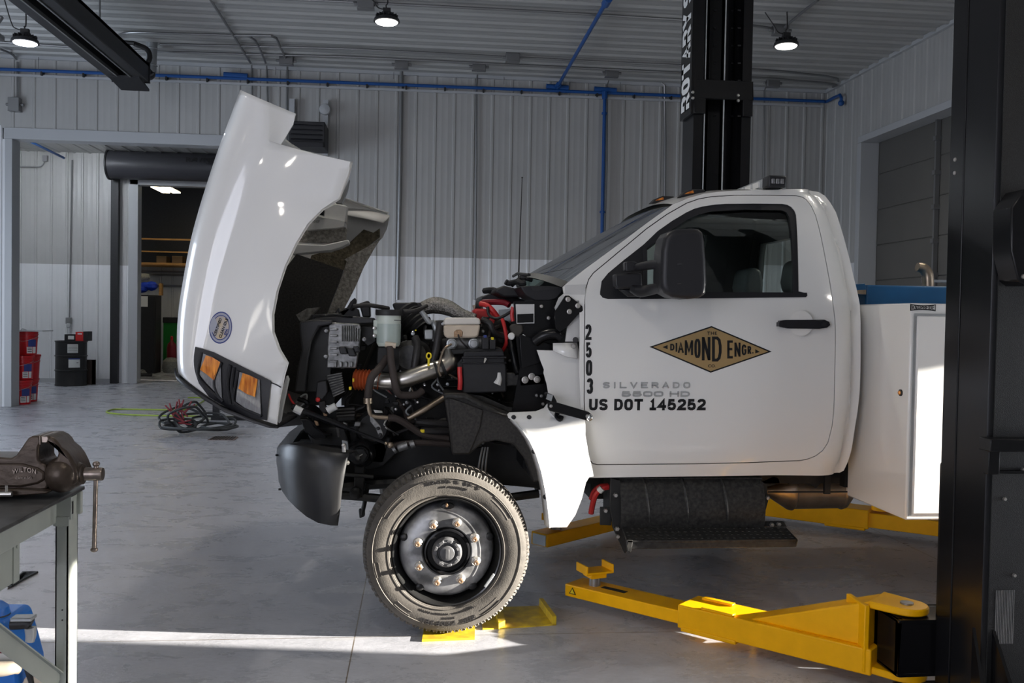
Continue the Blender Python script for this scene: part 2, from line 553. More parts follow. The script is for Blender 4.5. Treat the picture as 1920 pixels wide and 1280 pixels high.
def sheet(mb, poly, field, res=0.035, thick=0.008, holes=(), mi=0, mirror=None):
    """poly, holes: lists of (X, Z); the outline is filled, cut along a grid and bent onto the field"""
    from mathutils.geometry import tessellate_polygon
    loops = [[Vector((p[0], 0, p[1])) for p in l] for l in [poly] + list(holes)]
    flat = [v for l in loops for v in l]
    bm = bmesh.new()
    bv = [bm.verts.new(v) for v in flat]
    for t in tessellate_polygon(loops):
        if len(set(t)) == 3:
            a, b, c = (flat[k] for k in t)
            if (b - a).cross(c - a).length > 1e-10:
                try: bm.faces.new([bv[k] for k in t])
                except ValueError: pass
    xs = [p[0] for p in poly]; zs = [p[1] for p in poly]
    nx = max(1, math.ceil((max(xs)-min(xs))/res)); nz = max(1, math.ceil((max(zs)-min(zs))/res))
    gx = [min(xs) + (max(xs)-min(xs))*k/nx for k in range(1, nx)]
    gz = [min(zs) + (max(zs)-min(zs))*k/nz for k in range(1, nz)]
    for x in gx: bmesh.ops.bisect_plane(bm, geom=bm.verts[:]+bm.edges[:]+bm.faces[:], dist=1e-6, plane_co=(x, 0, 0), plane_no=(1, 0, 0))
    for z in gz: bmesh.ops.bisect_plane(bm, geom=bm.verts[:]+bm.edges[:]+bm.faces[:], dist=1e-6, plane_co=(0, 0, z), plane_no=(0, 0, 1))
    def ongrid(e):
        a, b = e.verts[0].co, e.verts[1].co
        if abs(a.x-b.x) < 1e-5 and any(abs(a.x-x) < 1e-5 for x in gx): return True
        return abs(a.z-b.z) < 1e-5 and any(abs(a.z-z) < 1e-5 for z in gz)
    kill = [e for e in bm.edges if len(e.link_faces) == 2 and not ongrid(e)]
    bmesh.ops.dissolve_edges(bm, edges=kill, use_verts=False)
    bmesh.ops.triangulate(bm, faces=[f for f in bm.faces if len(f.verts) > 5])
    bm.verts.index_update()
    vs = [(v.co.x, v.co.z) for v in bm.verts]; fs = []
    for f in bm.faces:
        ids = [v.index for v in f.verts]
        A = sum(vs[ids[q-1]][0]*vs[ids[q]][1]-vs[ids[q]][0]*vs[ids[q-1]][1] for q in range(len(ids)))
        fs.append(ids if A > 0 else ids[::-1])
    bm.free()
    def pos(p, t):
        y = field(p[0], p[1]) + t
        return Vector((p[0], y if mirror is None else 2*mirror - y, p[1]))
    n = len(vs)
    W = [pos(p, 0) for p in vs] + [pos(p, thick) for p in vs]
    F = [f for f in fs] + [[i+n for i in f[::-1]] for f in fs]
    cnt = {}
    for f in fs:
        for q in range(len(f)):
            cnt[(f[q], f[(q+1) % len(f)])] = 1
    for a, b in cnt:
        if (b, a) not in cnt: F.append([b, a, a+n, b+n])
    if mirror is not None: F = [f[::-1] for f in F]
    mb.add(W, F, mi)
    return mb

def lerp(tab, t):
    if t <= tab[0][0]: return tab[0][1]
    for (a, x), (b, y) in zip(tab, tab[1:]):
        if t <= b:
            u = (t-a)/(b-a); 
            return x + (y-x)*u
    return tab[-1][1]
def slerp_tab(tab, t):
    """smooth (Catmull-Rom) table look-up"""
    n = len(tab)
    if t <= tab[0][0]: return tab[0][1]
    if t >= tab[-1][0]: return tab[-1][1]
    for i in range(n-1):
        if t <= tab[i+1][0]:
            x1, y1 = tab[i]; x2, y2 = tab[i+1]
            m1 = (y2 - tab[i-1][1])/(x2 - tab[i-1][0]) if i > 0 else (y2-y1)/(x2-x1)
            m2 = (tab[i+2][1]-y1)/(tab[i+2][0]-x1) if i+2 < n else (y2-y1)/(x2-x1)
            h = x2-x1; u = (t-x1)/h
            return (2*u**3-3*u*u+1)*y1 + (u**3-2*u*u+u)*h*m1 + (-2*u**3+3*u*u)*y2 + (u**3-u*u)*h*m2

# ---- block lettering drawn with broad strokes
GL = {
 'A': [[(0,0),(.5,1),(1,0)],[(.2,.3),(.8,.3)]], 'C': [[(1,.8),(.85,.95),(.65,1),(.35,1),(.1,.9),(0,.65),(0,.35),(.1,.1),(.35,0),(.65,0),(.85,.05),(1,.2)]],
 'D': [[(0,0),(0,1),(.55,1),(.85,.9),(1,.65),(1,.35),(.85,.1),(.55,0),(0,0)]], 'E': [[(1,1),(0,1),(0,0),(1,0)],[(0,.52),(.85,.52)]],
 'G': [[(1,.75),(.88,.93),(.62,1),(.35,1),(.1,.9),(0,.65),(0,.35),(.1,.1),(.35,0),(.65,0),(.9,.08),(1,.25),(1,.48),(.6,.48)]],
 'H': [[(0,0),(0,1)],[(1,0),(1,1)],[(0,.52),(1,.52)]], 'I': [[(.5,0),(.5,1)]], 'K': [[(0,0),(0,1)],[(1,1),(0,.42)],[(.3,.6),(1,0)]], 'L': [[(0,1),(0,0),(1,0)]],
 'M': [[(0,0),(0,1)],[(.06,.94),(.5,.22),(.94,.94)],[(1,1),(1,0)]], 'N': [[(0,0),(0,1)],[(.06,.97),(.94,.03)],[(1,0),(1,1)]],
 'O': [[(.3,0),(.7,0),(.92,.1),(1,.3),(1,.7),(.92,.9),(.7,1),(.3,1),(.08,.9),(0,.7),(0,.3),(.08,.1),(.3,0)]],
 'P': [[(0,0),(0,1),(.65,1),(.92,.92),(1,.75),(.92,.55),(.65,.46),(0,.46)]], 'R': [[(0,0),(0,1),(.65,1),(.92,.92),(1,.75),(.92,.57),(.65,.48),(0,.48)],[(.5,.48),(1,0)]],
 'S': [[(1,.8),(.88,.95),(.65,1),(.35,1),(.1,.93),(0,.77),(.08,.6),(.35,.53),(.65,.48),(.92,.4),(1,.24),(.9,.07),(.65,0),(.35,0),(.1,.06),(0,.22)]],
 'T': [[(0,1),(1,1)],[(.5,1),(.5,0)]], 'U': [[(0,1),(0,.3),(.1,.08),(.32,0),(.68,0),(.9,.08),(1,.3),(1,1)]], 'V': [[(0,1),(.5,0),(1,1)]], 'W': [[(0,1),(.25,0),(.5,.7),(.75,0),(1,1)]],
 'Y': [[(0,1),(.5,.45),(1,1)],[(.5,.45),(.5,0)]],
 '0': [[(.3,0),(.7,0),(.93,.1),(1,.3),(1,.7),(.93,.9),(.7,1),(.3,1),(.07,.9),(0,.7),(0,.3),(.07,.1),(.3,0)]], '1': [[(.12,.76),(.55,1),(.55,0)],[(.1,0),(1,0)]],
 '2': [[(0,.75),(.08,.92),(.32,1),(.68,1),(.92,.92),(1,.74),(.92,.56),(.5,.34),(.1,.14),(0,0),(1,0)]],
 '3': [[(0,.8),(.1,.94),(.34,1),(.66,1),(.92,.92),(1,.76),(.9,.6),(.65,.53),(.4,.53)],[(.65,.53),(.92,.44),(1,.26),(.92,.08),(.66,0),(.34,0),(.1,.06),(0,.22)]],
 '4': [[(.78,0),(.78,1),(0,.28),(1,.28)]], '5': [[(.94,1),(.12,1),(.06,.5),(.3,.6),(.65,.6),(.9,.52),(1,.32),(.9,.1),(.65,0),(.32,0),(.08,.08),(0,.22)]], '.': [[(.3,0),(.7,0)]],
}
def ribbon(mb, pts, w, place, mi=0, ex=0.001, ext=(True, True)):
    pts = [Vector(p) for p in pts]
    closed = len(pts) > 2 and (pts[0]-pts[-1]).length < 1e-6
    if closed: pts = pts[:-1]
    n = len(pts); L_, R_ = [], []
    for i in range(n):
        if closed: a, b = pts[i-1], pts[(i+1) % n]
        else: a, b = pts[max(0, i-1)], pts[min(n-1, i+1)]
        d1 = (pts[i]-a).normalized() if (pts[i]-a).length > 1e-9 else (b-pts[i]).normalized()
        d2 = (b-pts[i]).normalized() if (b-pts[i]).length > 1e-9 else d1
        n1, n2 = Vector((-d1.y, d1.x)), Vector((-d2.y, d2.x))
        m = n1+n2; m = m/max(0.35, m.length_squared/2)
        e = Vector((0, 0))
        if not closed and i == 0 and ext[0]: e = -d2*w*0.5
        if not closed and i == n-1 and ext[1]: e = d1*w*0.5
        L_.append(pts[i]+m*w/2+e); R_.append(pts[i]-m*w/2+e)
    rng = n if closed else n-1
    top = [place(p.x, p.y, ex) for p in L_] + [place(p.x, p.y, ex) for p in R_]
    bot = [place(p.x, p.y, 0) for p in L_] + [place(p.x, p.y, 0) for p in R_]
    vs = top + bot; fs = []; k = 2*n
    for i in range(rng):
        j = (i+1) % n
        fs.append((n+i, n+j, j, i)); fs.append((i, j, k+j, k+i)); fs.append((n+j, n+i, k+n+i, k+n+j))
    if not closed:
        fs.append((0, k, k+n, n)); fs.append((n-1, 2*n-1, k+2*n-1, k+n-1))
    mb.add(vs, fs, mi, False)

def block_text(mb, body, c, right, up, fit, stroke, gap=0.25, space=0.5, ex=0.001, mi=0, lower=0.0):
    """letters of broad strokes in a box fit=(width, height); stroke, gap, space in units of one letter width"""
    W, H = fit; wd = []
    for ch in body:
        wd.append(space if ch == ' ' else (0.32 if ch == 'I' else (0.28 if ch == '.' else (1.22 if ch in 'MW' else (0.8 if ch == '1' else 1.0)))))
    tot = sum(wd) + gap*(len(body)-1); u = W/tot
    c = Vector(c); r = Vector(right).normalized(); q = Vector(up).normalized(); nn = r.cross(q)
    x = -W/2; sw = stroke*u
    for ch, w in zip(body, wd):
        if ch != ' ':
            x0, x1 = x + sw/2, x + w*u - sw/2
            if ch in 'I.': x0, x1 = x, x + w*u
            def edge(p, q):
                dx, dy = abs(p[0]-q[0]), abs(p[1]-q[1])
                return (p[1] in (0, 1) and dy >= dx) or (p[0] in (0, 1) and dx >= dy and dy < 0.05) or len(st) == 2
            for st in GL[ch]:
                s_ = sw if ch != '.' else w*u
                ribbon(mb, [(x0 + (x1-x0)*a, -H/2 + sw/2 + (H-sw)*b) for a, b in st], sw, lambda a, b, e: c + r*a + q*b + nn*e, mi, ex, (edge(st[0], st[1]), edge(st[-1], st[-2])))
                # square ends
        x += (w + gap)*u
    return mb
# =================================================================== the setting
YB, XR, ZC = 15.0, 6.72, 5.35
XO0, XO1, ZO = -6.18, -2.55, 4.09      # wide opening into the side bay
YS, ZS = 20.1, 4.74                    # side bay back wall and ceiling

def rib_profile(length, phase, pitch=0.305, big=0.015, small=0.0018):
    """(along, out) points of a ribbed liner panel"""
    pts = [(0, 0)]
    k = -1
    while True:
        c = phase + k * pitch
        if c - 0.05 > length: break
        for dx, o in ((-0.030, 0), (-0.014, big), (0.014, big), (0.030, 0),
                      (0.085, 0), (0.095, small), (0.110, small), (0.120, 0),
                      (0.185, 0), (0.195, small), (0.210, small), (0.220, 0)):
            a = c + dx
            if 0 < a < length: pts.append((a, o))
        k += 1
    pts.append((length, 0))
    return pts

def ribbed(mb, o, along, ext, out, length, h, phase, mi=0, **kw):
    o = Vector(o); along = Vector(along); ext = Vector(ext); out = Vector(out)
    pr = rib_profile(length, phase, **kw)
    a = [o + along*t + out*d for t, d in pr]
    b = [p + ext*h for p in a]
    return mb.grid([a, b], mi)

# floor
mb = MB(); mb.box((0, 12, -0.1), (26, 34, 0.2))
struct('floor', mb, M['floor'], 'smooth grey concrete shop floor with stains and saw cuts')
# ceiling (ribs run left to right)
mb = MB(); ribbed(mb, (-9.2, -4, ZC), (0, 1, 0), (1, 0, 0), (0, 0, -1), 19.0, 16.2, 0.1, big=0.03, small=0.0035)
mb.box((-1.1, 5.5, ZC + 0.12), (16.4, 19.4, 0.2))
struct('ceiling', mb, M['ceil'], 'ribbed white steel ceiling')
# back wall
PH = (-0.988 - XO1) % 0.305
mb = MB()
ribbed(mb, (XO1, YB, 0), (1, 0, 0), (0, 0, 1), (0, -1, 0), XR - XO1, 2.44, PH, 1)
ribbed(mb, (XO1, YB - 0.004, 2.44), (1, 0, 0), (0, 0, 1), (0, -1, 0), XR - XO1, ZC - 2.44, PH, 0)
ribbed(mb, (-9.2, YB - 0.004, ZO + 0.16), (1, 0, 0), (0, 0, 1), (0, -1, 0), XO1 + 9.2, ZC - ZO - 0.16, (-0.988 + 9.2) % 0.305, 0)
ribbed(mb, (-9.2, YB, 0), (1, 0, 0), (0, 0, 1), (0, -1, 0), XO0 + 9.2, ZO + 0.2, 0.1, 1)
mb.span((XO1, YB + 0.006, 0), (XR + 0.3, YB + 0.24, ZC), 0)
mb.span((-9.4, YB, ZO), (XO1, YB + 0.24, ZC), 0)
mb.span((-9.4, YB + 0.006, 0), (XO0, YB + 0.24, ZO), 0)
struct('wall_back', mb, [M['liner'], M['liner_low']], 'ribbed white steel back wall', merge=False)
mb = MB()
mb.span((XO0 - 0.12, YB - 0.03, ZO - 0.001), (XO1 + 0.12, YB + 0.26, ZO + 0.17))
mb.span((XO0 - 0.10, YB - 0.03, 0), (XO0 + 0.006, YB + 0.26, ZO - 0.002))
mb.span((XO1 - 0.006, YB - 0.03, 0), (XO1 + 0.10, YB + 0.26, ZO - 0.002))
struct('trim_1', mb, M['trim'], 'white steel trim around the opening to the side bay', bevel=0.006)
mb = MB(); mb.span((XO1, YB - 0.06, ZC - 0.05), (XR, YB, ZC)); mb.span((-9.2, YB - 0.06, ZC - 0.05), (XO1, YB, ZC))
mb.span((XR - 0.06, -4, ZC - 0.05), (XR, YB - 0.06, ZC))
struct('trim_2', mb, M['trim'], 'white trim where walls meet the ceiling')

# right wall with the closed overhead door and the open bay door out of frame
YA0, YA1, ZA = 9.3, 13.7, 4.26
SB0, SB1, ZBAY = 3.02, 3.475, 2.12
SN0, SN1 = 1.79, 1.98  # narrow second slot, added to let sun onto the bench leg
mb = MB()
def rw(y0, y1, z0, z1):
    zs = [z0] + ([2.44] if z0 < 2.44 < z1 else []) + [z1]
    for a, b in zip(zs, zs[1:]):
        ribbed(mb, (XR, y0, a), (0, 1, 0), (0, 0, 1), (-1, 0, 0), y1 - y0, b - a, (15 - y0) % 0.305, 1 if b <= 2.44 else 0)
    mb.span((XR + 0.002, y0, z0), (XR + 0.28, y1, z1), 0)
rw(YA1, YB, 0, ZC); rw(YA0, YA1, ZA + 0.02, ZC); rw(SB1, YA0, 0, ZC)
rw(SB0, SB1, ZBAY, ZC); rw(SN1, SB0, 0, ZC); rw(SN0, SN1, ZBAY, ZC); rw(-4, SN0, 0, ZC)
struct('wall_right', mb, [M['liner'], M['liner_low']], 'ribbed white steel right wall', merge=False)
mb = MB()
for y0, y1, z in ((YA0, YA1, ZA),):
    mb.span((XR - 0.035, y0 - 0.10, z), (XR + 0.255, y1 + 0.10, z + 0.10))
    mb.span((XR - 0.035, y0 - 0.12, 0), (XR + 0.255, y0 + 0.008, z - 0.002))
    mb.span((XR - 0.035, y1 - 0.008, 0), (XR + 0.255, y1 + 0.12, z - 0.002))
struct('trim_3', mb, M['trim'], 'white steel trim around the doorways of the right wall', bevel=0.006)
mb = MB()
for k in range(8):
    mb.span((XR + 0.26, YA0 - 0.1, k*0.54 + 0.004), (XR + 0.31, YA1 + 0.1, (k+1)*0.54 - 0.004))
mb.span((XR + 0.272, YA0 - 0.1, 0), (XR + 0.30, YA1 + 0.1, 4.33))
d = struct('door_1', mb, M['darkdoor'], 'closed grey sectional overhead door in right wall', bevel=0.01)
mb = MB()
yt = PX(1757, 450, XR + 0.25).y
mb.span((XR + 0.19, yt - 0.02, 0), (XR + 0.25, yt + 0.02, ZA))
for k in range(9): mb.span((XR + 0.17, yt - 0.035, 0.3 + k*0.46), (XR + 0.26, yt + 0.035, 0.36 + k*0.46))
mb.build('door_track', M['conduit'], d)

# walls out of frame that close the hall, with openings added for the fill lights
mb = MB()
for a, b in (((-9.2, 0), (-6.6, ZC)), ((-2.6, 0), (XR + 0.3, ZC)), ((-6.6, 3.7), (-2.6, ZC)), ((-6.6, 0), (-2.6, 0.1))):
    mb.span((a[0], -4.2, a[1]), (b[0], -4.0, b[1]))
struct('wall_front', mb, M['liner_low'], 'white wall behind the viewer with an opening added for a fill light')
mb = MB()
for a, b in (((-4.2, 0), (7.0, ZC)), ((11, 0), (YB + 0.2, ZC)), ((7.0, 3.7), (11, ZC)), ((7.0, 0), (11, 0.1))):
    mb.span((-9.4, a[0], a[1]), (-9.2, b[0], b[1]))
struct('wall_left', mb, M['liner_low'], 'white wall on the left with an opening added for a fill light')

# ---- side bay
DX0, DX1, DZ = -5.95, -3.2, 4.13
mb = MB()
def bw(x0, x1, z0, z1, mi):
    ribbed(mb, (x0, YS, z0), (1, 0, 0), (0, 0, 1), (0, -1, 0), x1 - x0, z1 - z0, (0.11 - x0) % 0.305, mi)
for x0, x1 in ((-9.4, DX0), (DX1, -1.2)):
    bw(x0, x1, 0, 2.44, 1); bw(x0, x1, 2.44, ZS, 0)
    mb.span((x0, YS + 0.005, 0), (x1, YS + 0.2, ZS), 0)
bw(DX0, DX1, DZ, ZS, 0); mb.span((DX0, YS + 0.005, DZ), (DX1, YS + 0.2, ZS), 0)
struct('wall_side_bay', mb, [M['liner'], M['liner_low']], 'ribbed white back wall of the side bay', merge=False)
mb = MB()
mb.span((-9.6, YB + 0.2, 0), (-9.4, YS, ZS)); mb.span((-1.2, YB + 0.2, 0), (-1.0, YS + 0.2, ZS))
struct('wall_bay_ends', mb, M['liner_low'], 'end walls of the side bay')
mb = MB(); ribbed(mb, (-9.6, YB + 0.24, ZS), (1, 0, 0), (0, 1, 0), (0, 0, -1), 8.6, YS - YB - 0.24, 0.1)
mb.span((-9.6, YB + 0.24, ZS + 0.01), (-1, YS + 0.2, ZS + 0.2))
struct('ceiling_side_bay', mb, M['ceil'], 'ribbed ceiling of the side bay')
mb = MB()
mb.span((DX0 - 0.02, YS - 0.06, 0), (DX0 + 0.17, YS + 0.2, DZ + 0.1))
mb.span((DX1 - 0.17, YS - 0.06, 0), (DX1 + 0.02, YS + 0.2, DZ + 0.1))
mb.span((DX0, YS - 0.06, DZ - 0.02), (DX1, YS + 0.2, DZ + 0.16))
struct('trim_4', mb, M['trim'], 'white jambs and head of the storage room doorway', bevel=0.006)
mb = MB(); mb.span((-9.2, YS - 0.03, 0), (DX0 - 0.25, YS, 0.09))
struct('baseboard_side_bay', mb, M['trim'], 'white base trim of the side bay wall')

# ---- storage room behind the side bay
YT = 25.4
mb = MB(); ribbed(mb, (-10.5, YT, 0), (1, 0, 0), (0, 0, 1), (0, -1, 0), 9.8, 2.75, 0.1); mb.span((-10.5, YT - 0.01, 2.75), (-0.7, YT, 5.2), 1)  # dark upper sheet puts the loft's shade into the wall colour
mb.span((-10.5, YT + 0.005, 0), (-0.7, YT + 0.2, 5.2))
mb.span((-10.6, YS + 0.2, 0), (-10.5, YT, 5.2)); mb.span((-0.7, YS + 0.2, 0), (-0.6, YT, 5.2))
struct('wall_storage', mb, [M['liner'], M['plastic']], 'ribbed storage room wall with shade coloured into its upper part', merge=False)
mb = MB(); mb.span((-10.6, YS + 0.2, 5.2), (-0.6, YT + 0.2, 5.3))  # the room's lack of light is put into the dark ceiling colour
struct('ceiling_storage', mb, M['plastic'], 'storage room ceiling with shade put into its colour')

# =================================================================== lamps
def high_bay(name, loc, label, matl, energy, col, parts=True):
    x, y, z = loc
    t = thing(name, label, 'ceiling lamp', (x, y, z), 'round high bay ceiling lamps')
    mb = MB(); mb.lathe([(0.02, 0.115), (0.062, 0.11), (0.072, 0.07), (0.145, 0.035), (0.155, 0.0), (0.135, -0.005)], (x, y, z), seg=32)
    for k in range(14):
        a = 2*math.pi*k/14
        mb.box((x+0.10*math.cos(a), y+0.10*math.sin(a), z+0.06), (0.06, 0.006, 0.05), Matrix.Rotation(a, 3, 'Z'))
    mb.build('lamp_housing', M['plastic'], t)
    mb = MB(); mb.lathe([(0.132, -0.004), (0.12, -0.016), (0.06, -0.022), (0.001, -0.023)], (x, y, z), seg=32)
    mb.build('diffuser', matl, t)
    mb = MB(); mb.tube([(x, y, z+0.11), (x, y+0.012, z+0.15), (x-0.01, y, z+0.19), (x+0.01, y, z+0.23), (x, y, ZC-0.03)], 0.008, 6)
    mb.box((x, y, z+0.135), (0.09, 0.05, 0.05))
    mb.tube([(x+0.02, y, z+0.14), (x-0.1, y, z+0.16), (x-0.16, y, z+0.24), (x-0.28, y, ZC-0.05)], 0.007, 6)
    mb.build('hanging_hook_and_cord', M['hose'], t)
    l = light('lamp_light', 'SPOT', (x, y, z-0.05), energy, col, shadow_soft_size=0.13, spot_size=R(150), spot_blend=0.7)
    return t
LE = 62
high_bay('high_bay_lamp', P(725, 41, 11.2), 'round ceiling lamp above the raised truck hood, middle of the row', M['lamp'], LE, (1, 0.95, 0.88))
high_bay('high_bay_lamp', P(1474, 86, 11.2), 'round ceiling lamp at right beside the tall lift post', M['lamp'], LE, (1, 0.96, 0.92))
high_bay('high_bay_lamp', P(47, 80, 11.6), 'round ceiling lamp at far left beside the hanging black rail', M['lampcool'], LE*0.4, (0.88, 0.92, 1.0))
for i_, (lx, ly) in enumerate(((-5.0, 5.6), (-0.4, 5.6), (4.4, 5.6), (-5.0, 0.4), (-0.4, 0.4), (4.4, 0.4))):  # extra lamps out of view, added to light the hall from above
    high_bay('high_bay_lamp', (lx, ly, 5.0), 'added unseen ceiling lamp ' + ('over the workbench side' if lx < -1 else 'over the middle aisle' if lx < 1 else 'over the lift posts') + (', in front of the truck side' if ly > 1 else ', nearest the front wall'), M['lamp'], LE*1.05, (1, 0.92, 0.80))
p = P(72, 258, 17.8)
t = thing('flat_panel_lamp', 'small flat ceiling lamp of the side bay', 'ceiling lamp', p)
mb = MB(); mb.box((p.x, p.y, p.z+0.03), (0.42, 0.22, 0.05)); mb.build('lamp_frame', M['trim'], t, bevel=0.01)
mb = MB(); mb.box((p.x, p.y, p.z), (0.30, 0.16, 0.02)); mb.build('diffuser', M['lampcool'], t)
light('lamp_light', 'POINT', (p.x, p.y, p.z-0.12), 30, (0.86, 0.92, 1), shadow_soft_size=0.12)
light('lamp_light', 'POINT', (-7.6, 17.2, 4.3), 40, (0.82, 0.90, 1), shadow_soft_size=0.12)  # fill light without a fixture, added to brighten the side bay
p = P(311, 356, 22.5)
t = thing('strip_lamp', 'lit twin lamp on the storage room ceiling', 'ceiling lamp', p)
for k in (-1, 1):
    mb = MB()
    mb.box((p.x + k*0.12, p.y, p.z), (0.17, 1.0, 0.02)); mb.build('diffuser', M['lampwarm'], t)
mb = MB(); mb.box((p.x, p.y, p.z+0.04), (0.48, 1.06, 0.05)); mb.build('lamp_frame', M['plastic'], t)
light('lamp_light', 'POINT', (p.x, p.y, p.z-0.15), 1.2, (1, 0.85, 0.6), shadow_soft_size=0.1)

# =================================================================== pipes and conduits
def pipe(name, pts, r, m, label, cat, group=None, smooth=1, extra=None, seg=8):
    mb = MB(); mb.tube(pts, r, seg, smooth=smooth)
    if extra: extra(mb)
    return tag(mb.build(name, m), label, cat, group)
ZK = ZC - 0.05
G = 'electrical conduits of the hall'
def ceil_run(pts): return [PZ(x, y, ZK) for x, y in pts]
def wall_run(pts): return [P(x, y, YB - 0.05) for x, y in pts]
cl = [
 ('ceiling_conduit', ceil_run([(300, 83), (640, 91), (955, 107), (1180, 118), (1390, 128), (1552, 143), (1572, 152)]), 'thin grey conduit along the ceiling, second from the back wall'),
 ('ceiling_conduit', ceil_run([(0, 79), (300, 97), (640, 106), (955, 121), (1280, 137), (1545, 155), (1562, 163)]), 'thin grey conduit along the ceiling nearest the back wall'),
 ('ceiling_conduit', ceil_run([(450, -6), (640, 3), (985, 20), (1270, 37), (1395, 46), (1460, 55)]), 'thin grey conduit crossing the ceiling between the two lamps'),
 ('ceiling_conduit', ceil_run([(395, 0), (440, 70), (470, 118)]), 'grey conduit running along the ceiling towards the wall above the raised hood'),
 ('ceiling_conduit', ceil_run([(420, 66), (466, 68), (484, 85), (498, 118)]), 'grey conduit with a swept bend on the ceiling, left of two bends'),
 ('ceiling_conduit', ceil_run([(440, 67), (508, 67), (522, 80), (536, 112)]), 'grey conduit with a swept bend on the ceiling, right of two bends'),
 ('ceiling_conduit', ceil_run([(1534, 0), (1498, 28), (1468, 54)]), 'thick grey conduit running diagonally to the lamp by the lift post'),
 ('ceiling_conduit', ceil_run([(216, 80), (222, 66), (245, 61), (300, 62), (470, 67)]), 'grey conduit with a quarter bend beside the black hanging rail'),
 ('ceiling_conduit', ceil_run([(0, 92), (25, 103), (33, 118)]), 'short grey conduit bending to the wall at far left'),
]
for n, pts, lb in cl:
    pipe(n, pts, 0.017, M['conduit'], lb, 'conduit', G, smooth=2)
wl = [
 ([(753, 118), (752, 200), (750, 330), (745, 562)], 0.030, 'vertical grey conduit on the back wall right of the black heater'),
 ([(897, 122), (893, 160), (893, 300), (890, 562)], 0.018, 'vertical thin conduit on the back wall above the engine'),
 ([(1146, 138), (1138, 160), (1138, 300), (1134, 430), (1131, 562)], 0.014, 'thin conduit just right of the vertical blue pipe'),
 ([(1235, 152), (1246, 160), (1247, 260), (1246, 420)], 0.022, 'vertical conduit on the back wall beside the lift post'),
 ([(1437, 158), (1433, 170), (1433, 260), (1430, 420)], 0.014, 'thin conduit on the back wall right of the lift post'),
 ([(1556, 165), (1557, 300), (1555, 480)], 0.022, 'vertical conduit in the right rear corner of the hall'),
 ([(472, 122), (473, 200), (474, 300)], 0.016, 'thin conduit on the wall, left of three behind the hood tip'),
 ([(500, 122), (502, 200), (503, 300)], 0.016, 'thin conduit on the wall, middle of three behind the hood tip'),
 ([(539, 116), (538, 200), (537, 300)], 0.020, 'thin conduit on the wall, right of three behind the hood tip'),
 ([(33, 116), (33, 180), (32, 192)], 0.016, 'short vertical conduit to the box high at far left'),
]
for pts, r, lb in wl:
    pipe('wall_conduit', wall_run(pts), r, M['conduit'], lb, 'conduit', G)
def jbox(px, py, where, label, s=(0.20, 0.10, 0.12)):
    p = PZ(px, py, ZK - 0.03) if where == 'c' else P(px, py, YB - 0.07)
    mb = MB(); mb.box(p, s); mb.box((p.x, p.y, p.z - s[2]/2), (s[0]*1.06, s[1]*1.06, 0.012))
    for sx in (-1, 1): mb.cyl(p + V(sx*s[0]*0.5, 0, 0), p + V(sx*(s[0]*0.5+0.05), 0, 0), 0.022, 10)
    return tag(mb.build('junction_box', M['conduit'], bevel=0.006), label, 'junction box', 'junction boxes')
jbox(686, 8, 'c', 'grey junction box on the ceiling beside the middle lamp')
jbox(961, 108, 'c', 'dark junction box on the ceiling conduit above the engine')
jbox(753, 121, 'c', 'grey junction box at the top of the wide wall conduit')
jbox(898, 125, 'c', 'grey junction box on top of the wall conduit above the engine')
jbox(1147, 137, 'c', 'grey junction box on the ceiling above the vertical blue pipe')
jbox(1449, 156, 'c', 'grey junction box on the ceiling right of the lift post')
jbox(1463, 57, 'c', 'grey junction box on the ceiling above the right lamp')
jbox(537, 114, 'c', 'grey junction box on the ceiling above the hood tip')
jbox(28, 196, 'w', 'grey junction box high on the wall at far left', (0.16, 0.12, 0.20))

# blue compressed-air line
YP = YB - 0.10
def hangers(mb):
    for k in range(-24, 22):
        x = -0.99 + 0.305*k + 0.15
        a, b = P(0, 130, YP), P(1545, 190, YP)
        if a.x < x < b.x and k % 2 == 0:
            z = a.z + (b.z-a.z)*(x-a.x)/(b.x-a.x)
            mb = MB(); mb.box((x, YP + 0.03, z - 0.03), (0.025, 0.10, 0.08)); mb.build('hanger_clip', M['plastic'], t)
A0, A1 = P(-40, 128, YP), P(1545, 190, YP)
t = thing('blue_air_line', 'blue compressed air pipe along the back wall with branch and drop', 'pipe', A0)
mb = MB(); mb.tube([A0, A1], 0.025, 10, smooth=1); mb.build('pipe_run', M['bluepipe'], t)
mb = MB(); mb.beam(A0 - V(0, -0.03, 0.075), A1 - V(0, -0.03, 0.075), 0.03, 0.035); mb.build('white_support_rail', M['trim'], t)
hangers(None)
for px_, py_ in ((442, 141), (1045, 163), (1135, 168)):
    q = P(px_, py_, YP); mb = MB(); mb.tube([q - V(0.18, 0, -0.005), q + V(0.18, 0, -0.005)], 0.04, 10, smooth=1)
    mb.build('coupling', M['bluepipe'], t)
mb = MB(); e = P(1575, 178, YP - 0.6); mb.tube([A1, V(A1.x + 0.05, YP, A1.z), e, P(1577, 192, YP - 0.6)], 0.025, 10, smooth=2)
mb.sphere(P(1577, 193, YP - 0.6), 0.05, 10); mb.build('end_valve', M['bluepipe'], t)
b0 = P(1045, 163, YP)
b1 = PZ(1140, -2, b0.z + 0.05)
mb = MB(); mb.tube([b0, b1], 0.026, 10, smooth=1); mb.tube([b0, b0 + (b1-b0)*0.04], 0.045, 10, smooth=1)
q = PZ(1135, 8, b0.z + 0.048); mb.tube([q, q + (b1-b0)*0.05], 0.05, 10, smooth=1)
mb.build('ceiling_branch', M['bluepipe'], t)
v0, v1 = P(1134, 172, YP - 0.03), P(1128, 470, YP - 0.03)
mb = MB(); mb.tube([v0, v1], 0.028, 10, smooth=1); mb.tube([v0, v0 + (v1-v0)*0.045], 0.045, 10, smooth=1)
